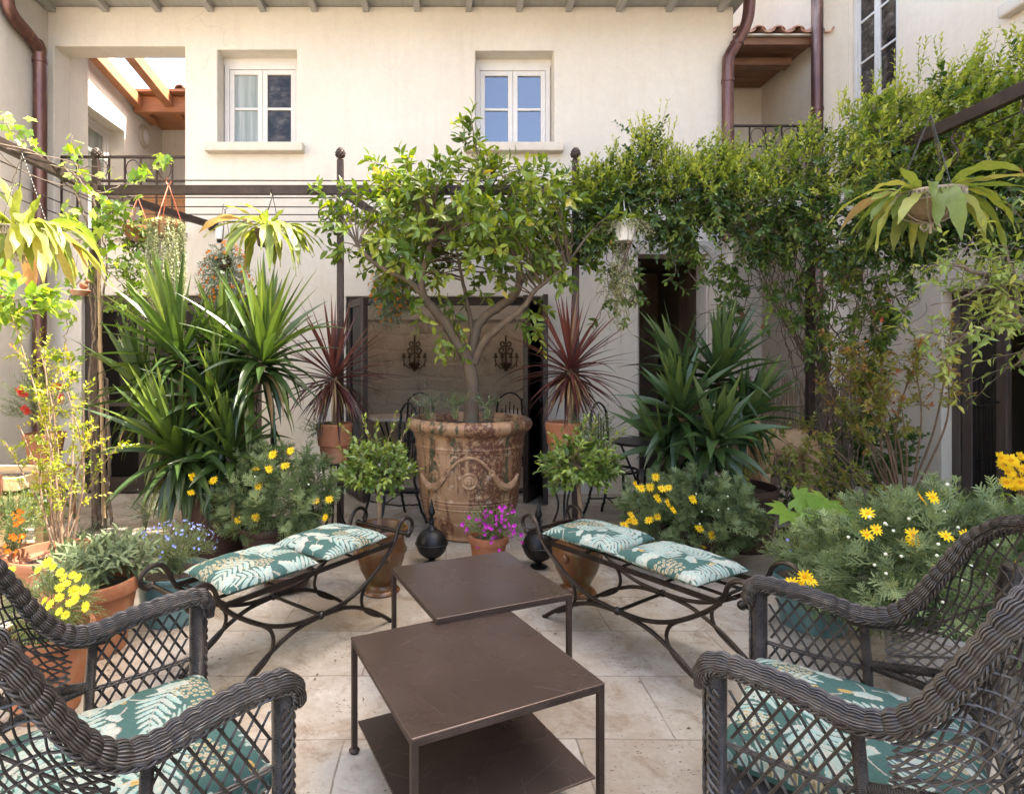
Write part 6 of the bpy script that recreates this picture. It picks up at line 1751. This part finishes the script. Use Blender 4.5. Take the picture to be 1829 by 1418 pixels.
# old canes wound round the side beam
for k in range(4):
    y = np.linspace(2.2, 4.75, 70); a = y * (3 + k * .9) + k
    sm.tube(np.stack([HX(172, PD) + (.05 + .05 * (k % 3)) * np.cos(a) + (.12 if k % 3 == 2 else 0) * np.sin(y * 2.1 + k), y, PZ + .02 + .055 * np.sin(a) + .05 * np.sin(y * 1.7 + k)], 1), .005 if k % 2 else .0035, 5)
sm.build('stem', GREYTWIG, gv); lm.build('foliage', L_GRAPE, gv)
m = MB(); p0, p1 = P(186, 925, 4.66), P(176, 470, 4.66)
zz = np.linspace(0, 1, 80); m.tube(p0 + (p1 - p0) * zz[:, None], .0135 + .0025 * (np.abs((zz * 9) % 1 - .5) > .46), 8)
tag(m.build('bamboo_pole', BAMBOO, loc=tuple(p0)), 'pale bamboo pole tied upright to the left pergola post', 'pole')

# ---- jasmine over the right half of the pergola
jv = thing('climbing_jasmine', 'dense green jasmine mass covering the right half of the pergola', 'vine', (HX(1450, PD), PD, 0))
rng = np.random.default_rng(91)
lm, lt, sm = MB(), MB(), MB()
TL = np.array([(1035, 385, 330, 4.75, .10), (1075, 400, 310, 4.75, .16), (1120, 400, 295, 4.8, .24), (1165, 415, 265, 4.8, .28), (1210, 420, 300, 4.8, .3), (1260, 425, 292, 4.75, .32), (1310, 435, 298, 4.75, .34), (1370, 440, 288, 4.65, .36), (1430, 445, 272, 4.55, .38), (1490, 450, 250, 4.35, .40), (1550, 450, 225, 4.1, .42), (1610, 470, 205, 4.1, .36), (1670, 430, 185, 4.05, .36), (1730, 420, 155, 3.95, .36), (1790, 420, 135, 3.85, .36), (1850, 420, 112, 3.75, .36), (1930, 430, 92, 3.6, .36)])
def along(n, lo=0.0, hi=1.0):
    t = rng.uniform(lo, hi, n) * (len(TL) - 1); i = np.minimum(t.astype(int), len(TL) - 2); f = (t - i)[:, None]
    return TL[i] * (1 - f) + TL[i + 1] * f
n = 4500
q = np.concatenate([along(n - 900), along(900, .6, 1.0)]); v = rng.uniform(0, 1, n) ** .9
vw = rng.uniform(-1, 1, n)
bumps = 1 + .10 * np.sin(q[:, 0] * .045) + .08 * np.sin(q[:, 0] * .11 + 1)
q[:, 1] += 24 * np.sin(q[:, 0] * .043) + 16 * np.sin(q[:, 0] * .017 + 2) + 12 * np.sin(q[:, 0] * .11)
py = q[:, 1] + (q[:, 2] - q[:, 1]) * v * np.where(v > .7, bumps, 1) + rng.normal(0, 10, n)
dpt = q[:, 3] + q[:, 4] * vw * np.sqrt(np.clip(1 - (2 * v - 1) ** 2, .15, 1)) - .05
pts = np.stack([(q[:, 0] + rng.normal(0, 12, n) - PX) / FX * dpt, dpt, CH + (PY - py) / FX * dpt], 1)
hang = (v < .22)
d = nrm(np.stack([rng.normal(0, .5, n), -.55 - .3 * vw + rng.normal(0, .35, n), np.where(hang, -.7, (v - .35) * 1.6) + rng.normal(0, .35, n)], 1))
top = ((v > .52) & (rng.uniform(0, 1, n) < .75)) | (rng.uniform(0, 1, n) < .13)  # mostly the upper twigs get the sun-brightened leaf colour
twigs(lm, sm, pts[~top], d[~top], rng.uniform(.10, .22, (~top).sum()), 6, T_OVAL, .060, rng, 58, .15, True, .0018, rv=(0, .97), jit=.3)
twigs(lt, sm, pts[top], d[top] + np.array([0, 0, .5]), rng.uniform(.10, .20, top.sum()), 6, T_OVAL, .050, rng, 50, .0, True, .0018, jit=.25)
# shoots reaching up
n = 130
q = along(n, .1, .98); dpt = q[:, 3] + rng.uniform(-.2, .2, n)
p0 = np.stack([(q[:, 0] - PX) / FX * dpt, dpt, CH + (PY - (q[:, 2] + 14)) / FX * dpt], 1)
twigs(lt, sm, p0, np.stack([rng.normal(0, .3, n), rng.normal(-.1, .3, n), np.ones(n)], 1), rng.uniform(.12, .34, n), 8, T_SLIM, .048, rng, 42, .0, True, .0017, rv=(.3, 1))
for (x, y0, y1) in ((1170, 260, 183), (1150, 260, 205), (1190, 270, 215), (1280, 265, 222), (1640, 150, 75), (1600, 180, 95), (1680, 140, 72), (1560, 200, 130), (1745, 130, 60), (1500, 215, 165)):
    a, b_ = P(x, y0, 4.7 if x < 1400 else 3.9), P(x + rng.uniform(-12, 12), y1, 4.7 if x < 1400 else 3.85)
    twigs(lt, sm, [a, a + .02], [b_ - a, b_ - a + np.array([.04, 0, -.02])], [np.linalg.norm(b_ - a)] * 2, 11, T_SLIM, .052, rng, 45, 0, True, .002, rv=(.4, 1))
# hanging sprays under the mass
for (x, y0, y1, dd) in ((1215, 420, 500, 4.7), (1265, 440, 530, 4.7), (1290, 450, 640, 4.8), (1345, 460, 520, 4.7), (1400, 470, 580, 4.7), (1425, 480, 560, 4.6), (1500, 480, 560, 4.5), (1540, 480, 600, 4.5), (1575, 490, 650, 4.5), (1600, 480, 620, 4.4), (1570, 560, 640, 4.4), (1590, 500, 580, 4.4), (1545, 520, 620, 4.4), (1430, 520, 620, 4.6), (1300, 460, 560, 4.7), (1620, 470, 560, 4.2), (1380, 470, 560, 4.7), (1110, 400, 540, 4.7), (1075, 400, 520, 4.7), (1085, 480, 570, 4.7), (1140, 480, 560, 4.75), (1240, 430, 520, 4.7), (1450, 480, 600, 4.6), (1530, 560, 700, 4.5), (1470, 500, 640, 4.6), (1320, 470, 600, 4.8), (1560, 540, 690, 4.6)):
    a, b_ = P(x, y0, dd), P(x + rng.uniform(-25, 25), y1, dd)
    k = max(3, int((y1 - y0) / 13)); tt = np.linspace(0, 1, k)[:, None]
    c = a + (b_ - a) * tt + rng.normal(0, .02, (k, 3)); sm.tube(spline(c, .03), .003, 4)
    twigs(lm, sm, c, nrm(rdir(rng, k) + np.array([0, -.5, -.3])), rng.uniform(.08, .15, k), 5, T_OVAL, .078, rng, 55, .2, True, .0016, rv=(.4, 1))
# bare stems: tangle and trunk on the right post
p0x = HX(1450, PD)
for k in range(46):
    x0_, x1_ = rng.uniform(1395, 1530), rng.uniform(1330, 1640)
    pth = [P(x0_ + 20 * math.sin(k), 905, 4.9 + rng.uniform(-.15, .5)), P((x0_ * 2 + 1460) / 3 + rng.normal(0, 22), 760, 5.0 + rng.uniform(-.1, .3)), P((x0_ + x1_) / 2 + rng.normal(0, 30), 610, 5.0 + rng.uniform(-.2, .3)), P(x1_, 500 + rng.normal(0, 20), 4.9), P(x1_ + rng.normal(0, 30), 430, 4.8)]
    if k < 12: pth = [P(1452 + rng.normal(0, 14), 900, 4.9), P(1465 + rng.normal(0, 16), 760, 4.88), P(1470 + rng.normal(0, 16), 640, 4.9), P(1455 + rng.normal(0, 25), 520, 4.9), P(1440 + rng.normal(0, 40), 430, 4.8)]
    p = spline([tuple(q_) for q_ in pth], .04); p = p + rng.normal(0, .007, p.shape)
    sm.tube(p, np.linspace(.012 if k < 12 else .006, .003, len(p)), 5)
for k in range(60):
    x, y = rng.uniform(1270, 1600), rng.uniform(470, 680); a0, r_ = rng.uniform(0, 6.28), rng.uniform(.08, .3); dd = rng.uniform(4.75, 5.3); c = P(x, y, dd)
    a = np.linspace(a0, a0 + rng.uniform(1.5, 3.5), 16)
    sm.tube(np.stack([c[0] + r_ * np.cos(a) * 1.3, c[1] + .05 * np.sin(a * 2), c[2] + r_ * np.sin(a) * .7], 1), .0026, 4)
lm.build('foliage', L_VINE, jv); lt.build('sunlit_young_shoot', L_VINETOP, jv); sm.build('stem', GREYTWIG, jv)

# ---- shrubs on the right
canes('tall_cane_shrub', 'many stemmed shrub with russet young leaves before the garden door wall', 'shrub', G(1612, 935), [P(x, y, 4.2 + e) for x, y, e in ((1495, 655, .1), (1520, 620, 0), (1545, 640, .1), (1470, 690, .2), (1560, 700, 0), (1590, 660, -.1), (1630, 640, 0), (1655, 600, -.1), (1690, 650, -.1), (1500, 730, .2), (1440, 760, .3), (1575, 615, .1), (1700, 580, -.15), (1610, 720, .1), (1535, 760, .1), (1480, 600, .2))], L_RUSSET, TWIG, T_OVAL, .046, 5, 101, .11, .012, 5, t0=.68, bend=.05)
canes('arching_shrub', 'thin arching shrub with sparse young leaves between the yucca and the tall canes', 'shrub', G(1590, 950), [P(x, y, 4.1 + e) for x, y, e in ((1350, 800, .2), (1390, 830, .1), (1330, 845, .1), (1440, 800, .2), (1420, 870, 0), (1470, 780, .1), (1380, 770, .2))], L_RUSSET, TWIG, T_OVAL, .05, 5, 102, .10, .006, 4, t0=.4, rv=(0, .6), bend=.07)
bush('leafy_undershrub', 'fresh green leafy shrub at the foot of the bamboo screen', 'shrub', G(1560, 900), G(1560, 895) + np.array([0, 0, .5]), (.42, .25, .42), 150, 7, T_GRAPE, .06, L_IVY, 103, .16, lo=.3, rv=(0, .7))
bush('leafy_undershrub', 'low yellow green shrub below the garden door', 'shrub', (3.15, 3.5, 0), (3.15, 3.45, .34), (.50, .28, .26), 150, 7, T_OVAL, .05, L_GRAPE, 104, .14, lo=.3)
bush('leafy_undershrub', 'dark green shrub beside the wooden animal', 'shrub', G(1440, 930), G(1440, 925) + np.array([0, 0, .28]), (.38, .22, .24), 120, 7, T_GRAPE, .05, L_IVY, 106, .14, lo=.2, rv=(0, .6))
t = thing('fatsia', 'lime green fatsia with big palmate leaves beside the right bench', 'plant', (HX(1435, 3.75), 3.75, .24))
rng = np.random.default_rng(105); lm, sm = MB(), MB()
for (x, y) in ((1420, 890), (1445, 905), (1470, 905), (1500, 915), (1435, 925), (1465, 935), (1495, 940), (1450, 950), (1480, 895), (1410, 912), (1520, 925), (1485, 955)):
    p = P(x, y, 3.6 + rng.uniform(-.1, .15)); b0 = np.array([HX(1435, 3.75), 3.75, .24])
    sm.tube(spline([b0, (b0 + p) / 2 + np.array([0, 0, .06]), p], .03), .003, 5)
    lm.leaves(T_PALM, [p], [np.array([rng.uniform(-.9, .9), -.55, -.25])], [(rng.uniform(-.2, .2), -.75, .8)], rng.uniform(.13, .18), rng.uniform(0, 1))
lm.build('foliage', L_FATSIA, t); sm.build('stem', STEMG, t)
# lemon tree leaning in from the right edge
lt_ = thing('lemon_tree', 'pale leaved lemon tree branching in from the right edge before the garden door', 'tree', (3.45, 2.9, 0))
rng = np.random.default_rng(111); tm, lm = MB(), MB(); sm = tm
LB_ = []
for pts_, r0, r1 in ((((1985, 1150), (1965, 900), (1930, 700), (1890, 620), (1838, 590)), .05, .03), (((1838, 590), (1812, 560), (1795, 525), (1770, 500), (1720, 478), (1680, 470)), .024, .006), (((1838, 590), (1800, 575), (1760, 585), (1720, 600), (1670, 640)), .018, .004), (((1812, 560), (1815, 510), (1805, 470), (1795, 440)), .014, .004), (((1770, 500), (1740, 520), (1700, 540), (1660, 545)), .008, .003), (((1890, 620), (1880, 540), (1850, 470), (1830, 400)), .02, .005), (((1838, 590), (1830, 640), (1800, 660)), .01, .003), (((1720, 600), (1690, 600), (1640, 590)), .005, .002)):
    p = spline([tuple(P(x, y, 2.9 + .06 * math.sin(x * .05))) for x, y in pts_], .03); p = p + rng.normal(0, .004, p.shape)
    tm.tube(p, np.linspace(r0, r1, len(p)), 7)
    if r0 < .04: LB_.append(p)
br = np.concatenate(LB_); n = 150
ii = rng.integers(0, len(br), n); d = nrm(rdir(rng, n) + np.array([-.3, -.2, .25]))
L_ = rng.uniform(.10, .26, n); twigs(lm, sm, br[ii], d, L_, 6, leafT(.34, 4, .2, .45), .062, rng, 60, .15, False, .002, jit=.35, tip=.7, t0=.4)
tm.build('trunk', GREYTWIG, lt_); lm.build('crown', L_DECID, lt_)
t = thing('yellow_daisy_clump', 'tall clump of golden yellow flowers at the right edge before the garden door', 'flowers', (3.2, 3.25, 0))
rng = np.random.default_rng(112); sm, lm = MB(), MB(); GD = daisy('golden_flower', .034, 18, F_YELLOW, .3, .4, .3, 6)
for (x, y) in ((1787, 818), (1805, 822), (1822, 815), (1815, 840), (1800, 843), (1828, 838), (1822, 862), (1808, 867), (1798, 862), (1836, 850), (1845, 825), (1792, 830), (1812, 828), (1830, 868), (1818, 852)):
    p = P(x, y, 3.2 + rng.uniform(-.08, .08)); add_flower(t, GD, p, (rng.uniform(-.5, .3), -.8, .5), rng.uniform(.8, 1.2))
    sm.tube(spline([p, P(1832 + rng.normal(0, 6), 900, 3.25), (3.2, 3.25, 0)], .05), .004, 5)
n = 60; pt = np.array([P(1835 + rng.normal(0, 22), rng.uniform(880, 1000), 3.25) for _ in range(n)]); twigs(lm, sm, pt, rdir(rng, n), .1, 6, T_OVAL, .045, rng)
sm.build('stem', TWIG, t); lm.build('foliage', L_FATSIA, t)

# ---- hanging baskets
def chains(m, c, r_, top, n=3, wr=.0022):
    for k in range(n):
        a = k * 2 * math.pi / n + .4
        p0 = np.array([c[0] + r_ * math.cos(a), c[1] + r_ * math.sin(a), c[2]]); q, _ = resample(np.array([p0, top]), .012)
        for i in range(len(q) - 1):
            d_ = nrm(q[i + 1] - q[i]); s_ = nrm(np.cross(d_, [1, .3, 0] if i % 2 else [0, 1, .2])); b_ = np.linspace(0, 2 * math.pi, 8)
            m.tube((q[i] + q[i + 1]) / 2 + np.outer(np.cos(b_), d_) * .0085 + np.outer(np.sin(b_), s_) * .0042, wr * .8, 4, cap=False)
def metal_basket(label, c, r_, top):
    t = thing('hanging_basket', label, 'hanging basket', tuple(c), 'pierced metal hanging baskets')
    MB().lathe([(.001, -.10), (r_ * .45, -.095), (r_ * .8, -.05), (r_ * .95, 0), (r_ * .93, .06), (.001, .06)], tuple(c), 28).build('liner', BURLAP, t)
    m = MB(); na = 44
    for k in range(na):
        a0 = k * 2 * math.pi / na
        for zr in (.012, .038):
            b_ = np.linspace(0, 2 * math.pi, 7); m.tube(np.stack([c[0] + r_ * np.cos(a0 + .06 * np.cos(b_)), c[1] + r_ * np.sin(a0 + .06 * np.cos(b_)), c[2] + zr + .012 * np.sin(b_)], 1), .0032, 4, cap=False)
    for z in (-.002, .052):
        b_ = np.linspace(0, 2 * math.pi, 40); m.tube(np.stack([c[0] + r_ * np.cos(b_), c[1] + r_ * np.sin(b_), np.full(40, c[2] + z)], 1), .005, 5)
    for k in range(8):
        a = k * math.pi / 4; ca, sa = math.cos(a), math.sin(a)
        m.tube(spline([(c[0] + q * ca, c[1] + q * sa, c[2] + z) for q, z in ((r_, 0), (r_ * .9, -.055), (r_ * .5, -.10), (.015, -.115))], .015), .0042, 5)
        if k % 2 == 0:
            b_ = np.linspace(0, 5.2, 18); rr = .028 * (1 - b_ / 9)
            u_ = .04 + rr * np.cos(b_ + 2.6); m.tube(np.stack([c[0] + u_ * ca, c[1] + u_ * sa, c[2] - .135 + rr * np.sin(b_ + 2.6)], 1), .0042, 5)
    m.tube([(c[0], c[1], c[2] - .10), (c[0], c[1], c[2] - .175)], .007, 6)
    m.build('frame', BASKETMETAL, t)
    m = MB(); chains(m, np.array(c) + np.array([0, 0, .052]), r_, np.asarray(top)); m.build('chain', GALV, t)
    return t
def strap_plant(name, label, c, specs, seed, lmat=L_STAG, n_extra=26, L=.34, W=.05, dz=.05, back=False):
    rng = np.random.default_rng(seed)
    t = thing(name, label, 'plant', tuple(np.asarray(c) + np.array([0, 0, dz])))
    m = MB(); b0 = np.asarray(c) + np.array([0, 0, dz + .01])
    pf = lambda t_: np.minimum(1, np.minimum(t_ * 2.2 + .22, (1 - t_) * 3.2 + .03)) * (1 + .10 * np.sin(t_ * 26))
    for (dx, dz_, dy, ll, ww, dr) in specs:
        m.ribbon(b0 + rng.normal(0, .03, 3) * np.array([1, 1, .2]), (dx, dy, dz_), ll, ww, dr, 14, .14, pf, .006, np.clip(rng.uniform(.1, .95), 0, 1), ph=rng.uniform(0, 6), twist=rng.uniform(-.8, .8))
    for k in range(n_extra):
        a = rng.uniform(-.35, 3.49) if back and rng.uniform() < .92 else rng.uniform(0, 6.28); el = rng.uniform(-.3, .8)
        m.ribbon(b0 + np.array([math.cos(a), math.sin(a), 0]) * .08, (math.cos(a), math.sin(a), el), L * rng.uniform(.6, 1.3), W * rng.uniform(.6, 1.2), rng.uniform(1.2, 3.2), 14, .14, pf, .006, rng.uniform(0, 1), ph=rng.uniform(0, 6), twist=rng.uniform(-1.2, 1.2))
    m.build('foliage', lmat, t)
    return t
cb = P(40, 425, 3.85); metal_basket('pierced metal hanging basket of yellow green straps under the left beam', cb, .155, (cb[0], cb[1], PZ - .04))
strap_plant('strap_cactus', 'sunlit yellow green strap leaved plant in the left metal hanging basket', cb, [(-.3, 1, -.1, .40, .075, .3), (-.55, .9, -.2, .42, .07, .5), (.35, 1, -.2, .30, .06, .2), (.5, .9, -.2, .25, .05, .3), (1, .25, -.3, .38, .05, .6), (1, .1, -.3, .40, .045, .7), (.6, .1, -.7, .40, .075, 2.4), (.2, .1, -.9, .50, .07, 2.8), (-.5, .2, -.8, .45, .07, 2.6), (.8, 0, -.5, .42, .065, 2.6), (.95, .5, .2, .32, .05, 1.2)], 121, n_extra=46, L=.50, W=.085)
cb2 = P(1662, 362, 3.25); metal_basket('pierced metal hanging basket of green straps under the right beam', cb2, .155, (cb2[0], cb2[1], PZ - .04))
strap_plant('strap_cactus', 'green strap leaved plant in the right metal hanging basket', cb2, [(1, .12, -.3, .50, .06, .35), (1, .28, -.2, .52, .055, .3), (.9, .6, -.2, .30, .045, .8), (-1, .15, -.3, .34, .055, .7), (-.9, -.1, -.4, .42, .06, 1.2), (-.6, .5, -.3, .26, .05, .5), (-.7, 0, -.6, .42, .065, 2.2), (-.3, .1, -.8, .50, .075, 3), (.5, .1, -.8, .45, .07, 2.9), (.75, .2, -.5, .46, .065, 2.7), (.2, .8, -.3, .22, .045, .4), (.9, 0, -.4, .4, .06, 2.0)], 122, n_extra=30, L=.48, W=.056, back=True)
cb3 = P(478, 440, 4.78)
def hang_pot(name, label, c, r1, r0, h, mat, top, cordmat, cord_r=.003, group=None):
    t = thing(name, label, 'hanging pot', tuple(c), group)
    MB().lathe([(.001, 0), (r0, 0), (r0 + .004, .006), (r1 - .008, h * .72), (r1, h * .74), (r1 + .003, h), (r1 - .008, h), (r1 - .012, h * .8), (.001, h * .8)], tuple(c), 28).build('body', mat, t)
    m = MB()
    for k in range(3):
        a = k * 2.094 + .3; m.tube([(c[0] + r1 * math.cos(a), c[1] + r1 * math.sin(a), c[2] + h), tuple(top)], cord_r, 4)
    a = np.linspace(0, 4.2, 14); m.tube(np.stack([top[0] + .02 * np.cos(a + 2), np.full(14, top[1]), top[2] + .03 + .03 * np.sin(a + 2)], 1), cord_r, 4)
    m.build('cord', cordmat, t); return t
hang_pot('hanging_pot', 'dark hanging pot on a chain below the wires, left of the middle post', cb3, .10, .075, .13, DARKPOT, P(487, 350, 4.78), GALV)
strap_plant('strap_cactus', 'arching green strap leaved plant hanging below the wires, left of the middle post', cb3 + np.array([0, 0, .09]), [(1, .25, -.2, .62, .04, 1.5), (-.8, .9, -.2, .38, .035, .9), (-.6, 1, 0, .34, .035, 1.2), (.6, .7, -.2, .25, .045, .2), (.4, .2, -.8, .42, .05, 2.6), (-.4, .2, -.8, .40, .05, 2.6), (.1, .2, -.9, .42, .05, 2.9), (.8, .1, -.4, .42, .05, 2.2)], 123, n_extra=44, L=.46, W=.058, dz=.05)
cb4 = P(243, 432, 4.95); hang_pot('hanging_pot', 'small terracotta hanging pot of trailing leaves beside the left post', cb4, .10, .065, .13, TERRA, P(246, 352, 4.95), REDPLASTIC)
bush('trailing_plant', 'green trailing leaves in the small terracotta hanging pot', 'plant', tuple(cb4 + np.array([0, 0, .11])), cb4 + np.array([.03, -.02, .06]), (.15, .12, .14), 70, 6, T_OVAL, .06, L_SMALL, 124, .14, droop=.5, lo=.2, rv=(.2, 1))
bush('trailing_plant', 'bright trailing leaves dangling lower beside the left post', 'plant', tuple(P(225, 470, 4.9)), P(235, 500, 4.9), (.17, .1, .25), 70, 6, T_OVAL, .055, L_GRAPE, 125, .16, droop=.5, lo=.1)
cb5 = P(298, 424, 4.78); hang_pot('hanging_pot', 'orange cord hanging pot hidden by strings of pearls', cb5, .115, .08, .12, TERRA, P(301, 330, 4.78), REDPLASTIC, .0045)
t = thing('string_of_pearls', 'long curtain of pale bead like trailing strings from the orange corded pot', 'plant', tuple(cb5 + np.array([0, 0, .10])))
rng = np.random.default_rng(126); lm, sm = MB(), MB()
for k in range(120):
    a = rng.uniform(0, 6.28); r_ = .12 * rng.uniform(.7, 1.15); x, y = cb5[0] + r_ * math.cos(a) * 1.05, cb5[1] + r_ * math.sin(a); L_ = rng.uniform(.5, .98) * (1.35 if rng.uniform() < .15 else 1)
    n = int(L_ / .011); z = cb5[2] + .12 - np.linspace(0, L_, n)
    q = np.stack([x + .010 * np.sin(z * 12 + k) + (.0), y + .010 * np.cos(z * 9 + k), z], 1)
    sm.tube(q[::3], .0012, 3, cap=False)
    lm.leaves(T_SMALL, q, rdir(rng, n) + np.array([0, 0, -.4]), rdir(rng, n), rng.uniform(.017, .026, n), rng.uniform(0, 1, n))
n = 260; d = rdir(rng, n, 0, 1); lm.leaves(T_SMALL, cb5 + np.array([0, 0, .11]) + d * np.array([.12, .12, .035]), d, rdir(rng, n), .02, rng.uniform(0, 1, n))
lm.build('foliage', L_PEARL, t); sm.build('stem', STEMG, t)
def orange_hanger(label, potlabel, c, rad, seed, top):
    rng = np.random.default_rng(seed)
    hang_pot('hanging_pot', potlabel, np.asarray(c) + np.array([0, 0, rad[2] * .25]), .07, .05, .09, DARKPOT, top, GALV)
    t = bush('orange_trailing_plant', label, 'flowers', tuple(np.asarray(c) + np.array([0, 0, rad[2] * .7])), c, rad, 420, 9, T_SLIM, .040, L_SILVER, seed, .1, droop=.35, lo=.3, up=0)
    d = rdir(rng, 110)
    for q in d: add_flower(t, OR, np.asarray(c) + q * np.asarray(rad) * rng.uniform(.8, 1.1), q + np.array([0, -.5, 0]), rng.uniform(.9, 1.5))
    return t
orange_hanger('orange flowered trailing plant hanging below the white spotlight', 'hidden hanging pot of the orange flowers below the white spotlight', P(402, 498, 5.2), (.23, .16, .33), 127, P(402, 375, 5.3))
orange_hanger('orange flowered trailing plant hanging behind the left side of the citrus crown', 'hidden hanging pot of the orange flowers behind the citrus crown', P(698, 520, 5.45), (.19, .14, .30), 128, P(700, 395, 5.5))
cb6 = P(1115, 432, 4.55); hang_pot('hanging_pot', 'white plastic hanging pot below the jasmine', cb6, .105, .075, .155, WHITEPOT, P(1113, 345, 4.6), WHITEPOT, .0028)
rng = np.random.default_rng(129)
t = thing('sedum_plant', 'pale trailing sedum spilling from the white hanging pot', 'plant', tuple(cb6 + np.array([0, 0, .13])))
lm, sm = MB(), MB(); n = 120
a = rng.uniform(0, 6.28, n); p = cb6 + np.array([0, 0, .14]) + np.stack([.10 * np.cos(a), .10 * np.sin(a), np.zeros(n)], 1)
twigs(lm, sm, p, np.stack([np.cos(a) * .6, np.sin(a) * .6, rng.uniform(-.2, .3, n)], 1), rng.uniform(.08, .15, n), 9, T_SMALL, .026, rng, 60, .8, False)
n = 170; p = P(1106, 500, 4.55) + rng.normal(0, 1, (n, 3)) * np.array([.065, .05, .13]); twigs(lm, sm, p, rdir(rng, n) + np.array([0, 0, -.8]), rng.uniform(.06, .12, n), 9, T_SMALL, .025, rng, 60, .3, False)
for k in range(18):
    q = spline([p[k] * 1.0, (p[k] + cb6) / 2 + rng.normal(0, .02, 3), cb6 + np.array([rng.uniform(-.1, .1), -.1, .15])], .04); sm.tube(q, .0018, 4)
lm.build('foliage', L_SEDUM, t); sm.build('stem', GREYTWIG, t)
cb7 = P(1232, 462, 4.9); hang_pot('hanging_pot', 'small dark hanging pot of grassy leaves before the dark doorway', cb7, .07, .05, .09, DARKPOT, P(1232, 400, 4.9), GALV)
t = thing('grassy_plant', 'arching grassy plant hanging before the dark doorway', 'plant', tuple(cb7 + np.array([0, 0, .08]))); m = MB()
for k in range(60):
    a = rng.uniform(0, 6.28); m.ribbon(cb7 + np.array([0, 0, .08]), (math.cos(a), math.sin(a), rng.uniform(.2, 1)), rng.uniform(.18, .36), .010, rng.uniform(2, 4), 8, .15, rnd=rng.uniform())
m.build('foliage', L_SMALL, t)
# terracotta bird feeder at the left
c = P(143, 522, 4.5)
t = thing('bird_feeder', 'terracotta bird shaped feeder hanging beside the left post', 'bird feeder', tuple(c))
m = MB().lathe([(.001, -.03), (.05, -.025), (.075, .01), (.072, .014), (.045, -.01), (.001, -.015)], tuple(c), 20); m.build('dish', TERRA2, t)
m = MB(); m.ball(c + np.array([.03, 0, .05]), (.035, .025, .03), 12); m.ball(c + np.array([.06, 0, .085]), (.017, .015, .017), 10); m.ribbon(c + np.array([0, 0, .06]), (-1, 0, .5), .05, .03, 0, 3, .1); m.tube([c + np.array([.073, 0, .085]), c + np.array([.09, 0, .08])], [.005, .001], 5); m.build('bird', TERRA2, t)
m = MB(); m.tube([tuple(c + np.array([-.06, 0, .0])), tuple(c + np.array([0, 0, .42]))], .002, 4); m.tube([tuple(c + np.array([.065, 0, .0])), tuple(c + np.array([0, 0, .42]))], .002, 4); m.build('cord', GREYTWIG, t)

# fallen bits of leaf and blossom on the paving
rng = np.random.default_rng(140); m = MB(); n = 420
x = rng.uniform(-2.6, 2.8, n); y = rng.uniform(1.2, 5.6, n)
k = 60; x[:k] = rng.normal(.9, .5, k); y[:k] = rng.normal(3.2, .4, k); x[k:2 * k] = rng.normal(-.9, .4, k); y[k:2 * k] = rng.normal(3.0, .4, k)
a = rng.uniform(0, 6.28, n); m.leaves(T_SMALL, np.stack([x, y, np.full(n, .004)], 1), np.stack([np.cos(a), np.sin(a), rng.uniform(0, .25, n)], 1), np.tile([0, 0, 1.0], (n, 1)), rng.uniform(.006, .024, n), rng.uniform(0, 1, n))
struct(m.build('leaf_litter', leafmat('fallen_leaf', [(0, (.10, .06, .03)), (.7, (.24, .16, .07)), (1, (.30, .27, .08))], .8, .1, .2)), 'stuff', 'dry leaf scraps scattered over the paving')

b_ = P(-60, 560, 3.4)
t = bush('broad_leaved_shrub', 'bright broad leaved shrub reaching in at the left edge below the metal basket', 'shrub', tuple(b_), P(20, 535, 3.4), (.22, .2, .14), 30, 6, T_OVAL, .12, L_GRAPE, 141, .16, lo=.2, droop=.25)
m = MB(); m.tube(spline([(b_[0] - .05, b_[1], 0), (b_[0] - .02, b_[1], .9), tuple(b_), tuple(P(20, 530, 3.4))], .05), [.02] * 1 if False else .016, 7); m.build('trunk', TWIG, t)
